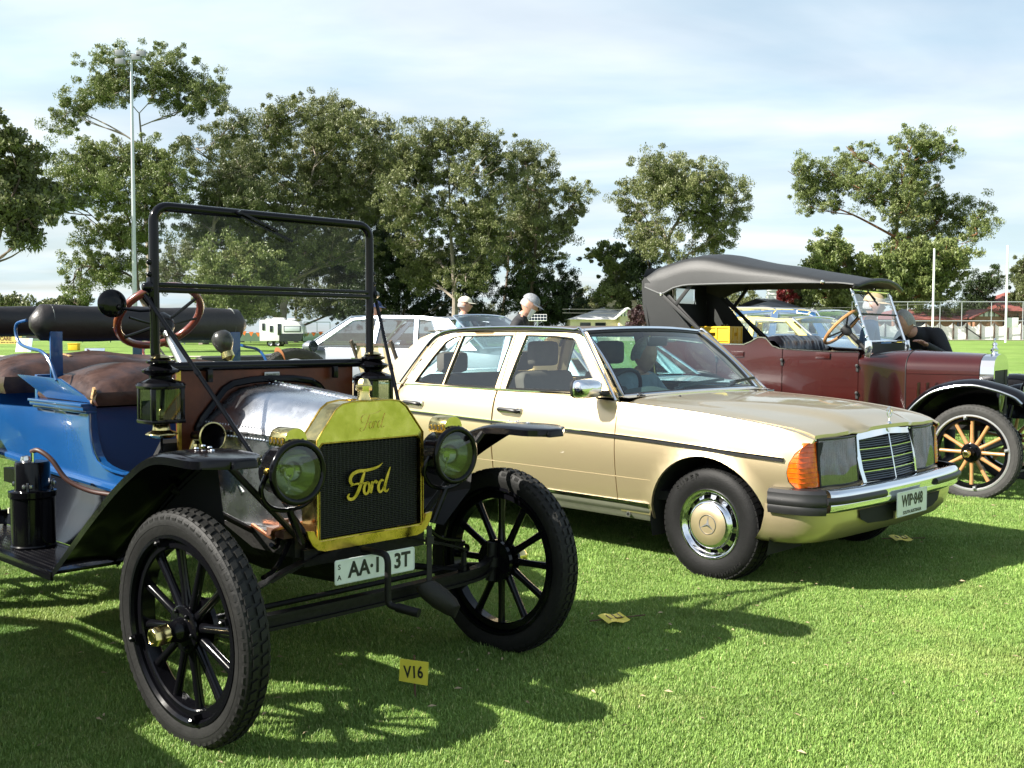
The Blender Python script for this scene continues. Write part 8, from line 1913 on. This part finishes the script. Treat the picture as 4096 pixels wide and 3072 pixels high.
SHB = mat('light_blue_shirt', (.36, .55, .68), .8, var=.15, vscale=12); SHK = mat('black_shirt', (.012, .012, .014), .8); JACK = mat('charcoal_jacket', (.010, .011, .016), .75, var=.2, vscale=10); SHBL = mat('blue_work_shirt', (.12, .20, .34), .8, var=.2, vscale=10); GREYJ = mat('grey_blue_jacket', (.22, .28, .32), .8, var=.2, vscale=12)
TRO = mat('dark_trousers', (.03, .032, .04), .8); JEAN = mat('denim', (.05, .08, .14), .85); CAPW = mat('cream_cap', (.66, .62, .50), .8); CAPG = mat('grey_cap', (.24, .25, .27), .8, var=.5, vscale=60); CAPT = mat('tan_cap', (.45, .32, .18), .8); HATB = mat('navy_hat', (.015, .03, .10), .8)
HAIRG = mat('grey_hair', (.32, .31, .30), .6, var=.3, vscale=80, bump=.5, bscale=120); HAIRW = mat('white_beard', (.62, .60, .57), .7, bump=.5, bscale=120)
def putp(px, Y): p = at(px, 700, Y); return (p.x, Y, ground_z(p.x, Y) - .005)
person('person', 'man in cream cap, sunglasses and light blue shirt behind the silver sedan', putp(1000, 15.8), -.1, stand(1.74), SHB, TRO, cap=CAPW, hair=HAIRG, head_dir=(1, .1, -.08), glasses=True)
person('person', 'bearded man in grey cap and black shirt looking down behind the gold roof', putp(1100, 12.2), -.25, stand(1.74, lean=.28), SHK, TRO, cap=CAPG, hair=HAIRG, head_dir=(1, 0, -.55), head_up=(.5, 0, 1), beard=HAIRW)
person('person', 'person in a dark blue brimmed hat beyond the windscreen edge', putp(806, 16.7), -.1, stand(1.70), SHBL, JEAN, cap=HATB, hair=HAIRG, head_dir=(1, -.1, -.1), hat=True)
person('person', 'man in tan cap and blue shirt seen through the tourer windscreen', putp(1880, 10.75), -.35, stand(1.735), SHBL, JEAN, cap=CAPT, hair=HAIRG, head_dir=(1, -.2, -.1))
# man bending over the maroon bonnet
b4 = Vector((4.32, 10.5, ground_z(4.3, 10.5) - .005)); fz = atan2(-.50, -.87)
def W4(x, y, z): v = Matrix.Rotation(-fz, 3, 'Z') @ (Vector((x, y, z)) - b4); return tuple(v)
J4 = stand(1.76)
J4.update(pelvis=((-.05, 0, .95), (.16, .13)), waist=((.06, 0, 1.10), (.165, .13)), chest=((.26, 0, 1.27), (.17, .135)), neck=((.46, .0, 1.365), .065), skull=((.53, .0, 1.37), .055),
          shL=((.33, .20, 1.34), .075), elL=((.36, .36, 1.10), .055), wrL=(W4(3.86, 9.78, 1.245), .036), shR=((.33, -.20, 1.36), .075), elR=((.22, -.42, 1.15), .055), wrR=((.42, -.38, 1.03), .034))
person('person', 'man in dark jacket bending over the maroon bonnet with one hand on it', tuple(b4), fz, J4, JACK, TRO, hair=HAIRG, head_dir=(1, .1, -.35), head_up=(.35, 0, 1), hand_curl=.28, hand_back=(0, 0, 1))
# passenger in the gold sedan, reaching forward
ca, sa = cos(MPOS[2]), sin(MPOS[2]); pl_ = Vector((-1.40, .36, .44))
pw = (MPOS[0] + pl_.x * ca - pl_.y * sa, MPOS[1] + pl_.x * sa + pl_.y * ca, pl_.z)
J6 = dict(pelvis=((0, 0, .17), (.15, .12)), waist=((-.03, 0, .30), (.15, .12)), chest=((-.05, 0, .48), (.16, .12)), neck=((-.01, 0, .62), .058), skull=((.01, 0, .665), .052),
          shL=((-.03, .17, .56), .062), elL=((.12, .22, .36), .046), wrL=((.34, .16, .33), .032), shR=((-.03, -.17, .56), .062), elR=((.14, -.23, .40), .046), wrR=((.38, -.22, .40), .032),
          hipL=((.05, .10, .15), .09), knL=((.42, .11, .22), .066), anL=((.50, .11, -.12), .045), hipR=((.05, -.10, .15), .09), knR=((.42, -.11, .22), .066), anR=((.50, -.11, -.12), .045))
person('person', 'grey haired person in blue grey jacket sitting in the gold sedan', pw, MPOS[2], J6, GREYJ, TRO, hair=HAIRG, head_dir=(1, -.35, -.25))
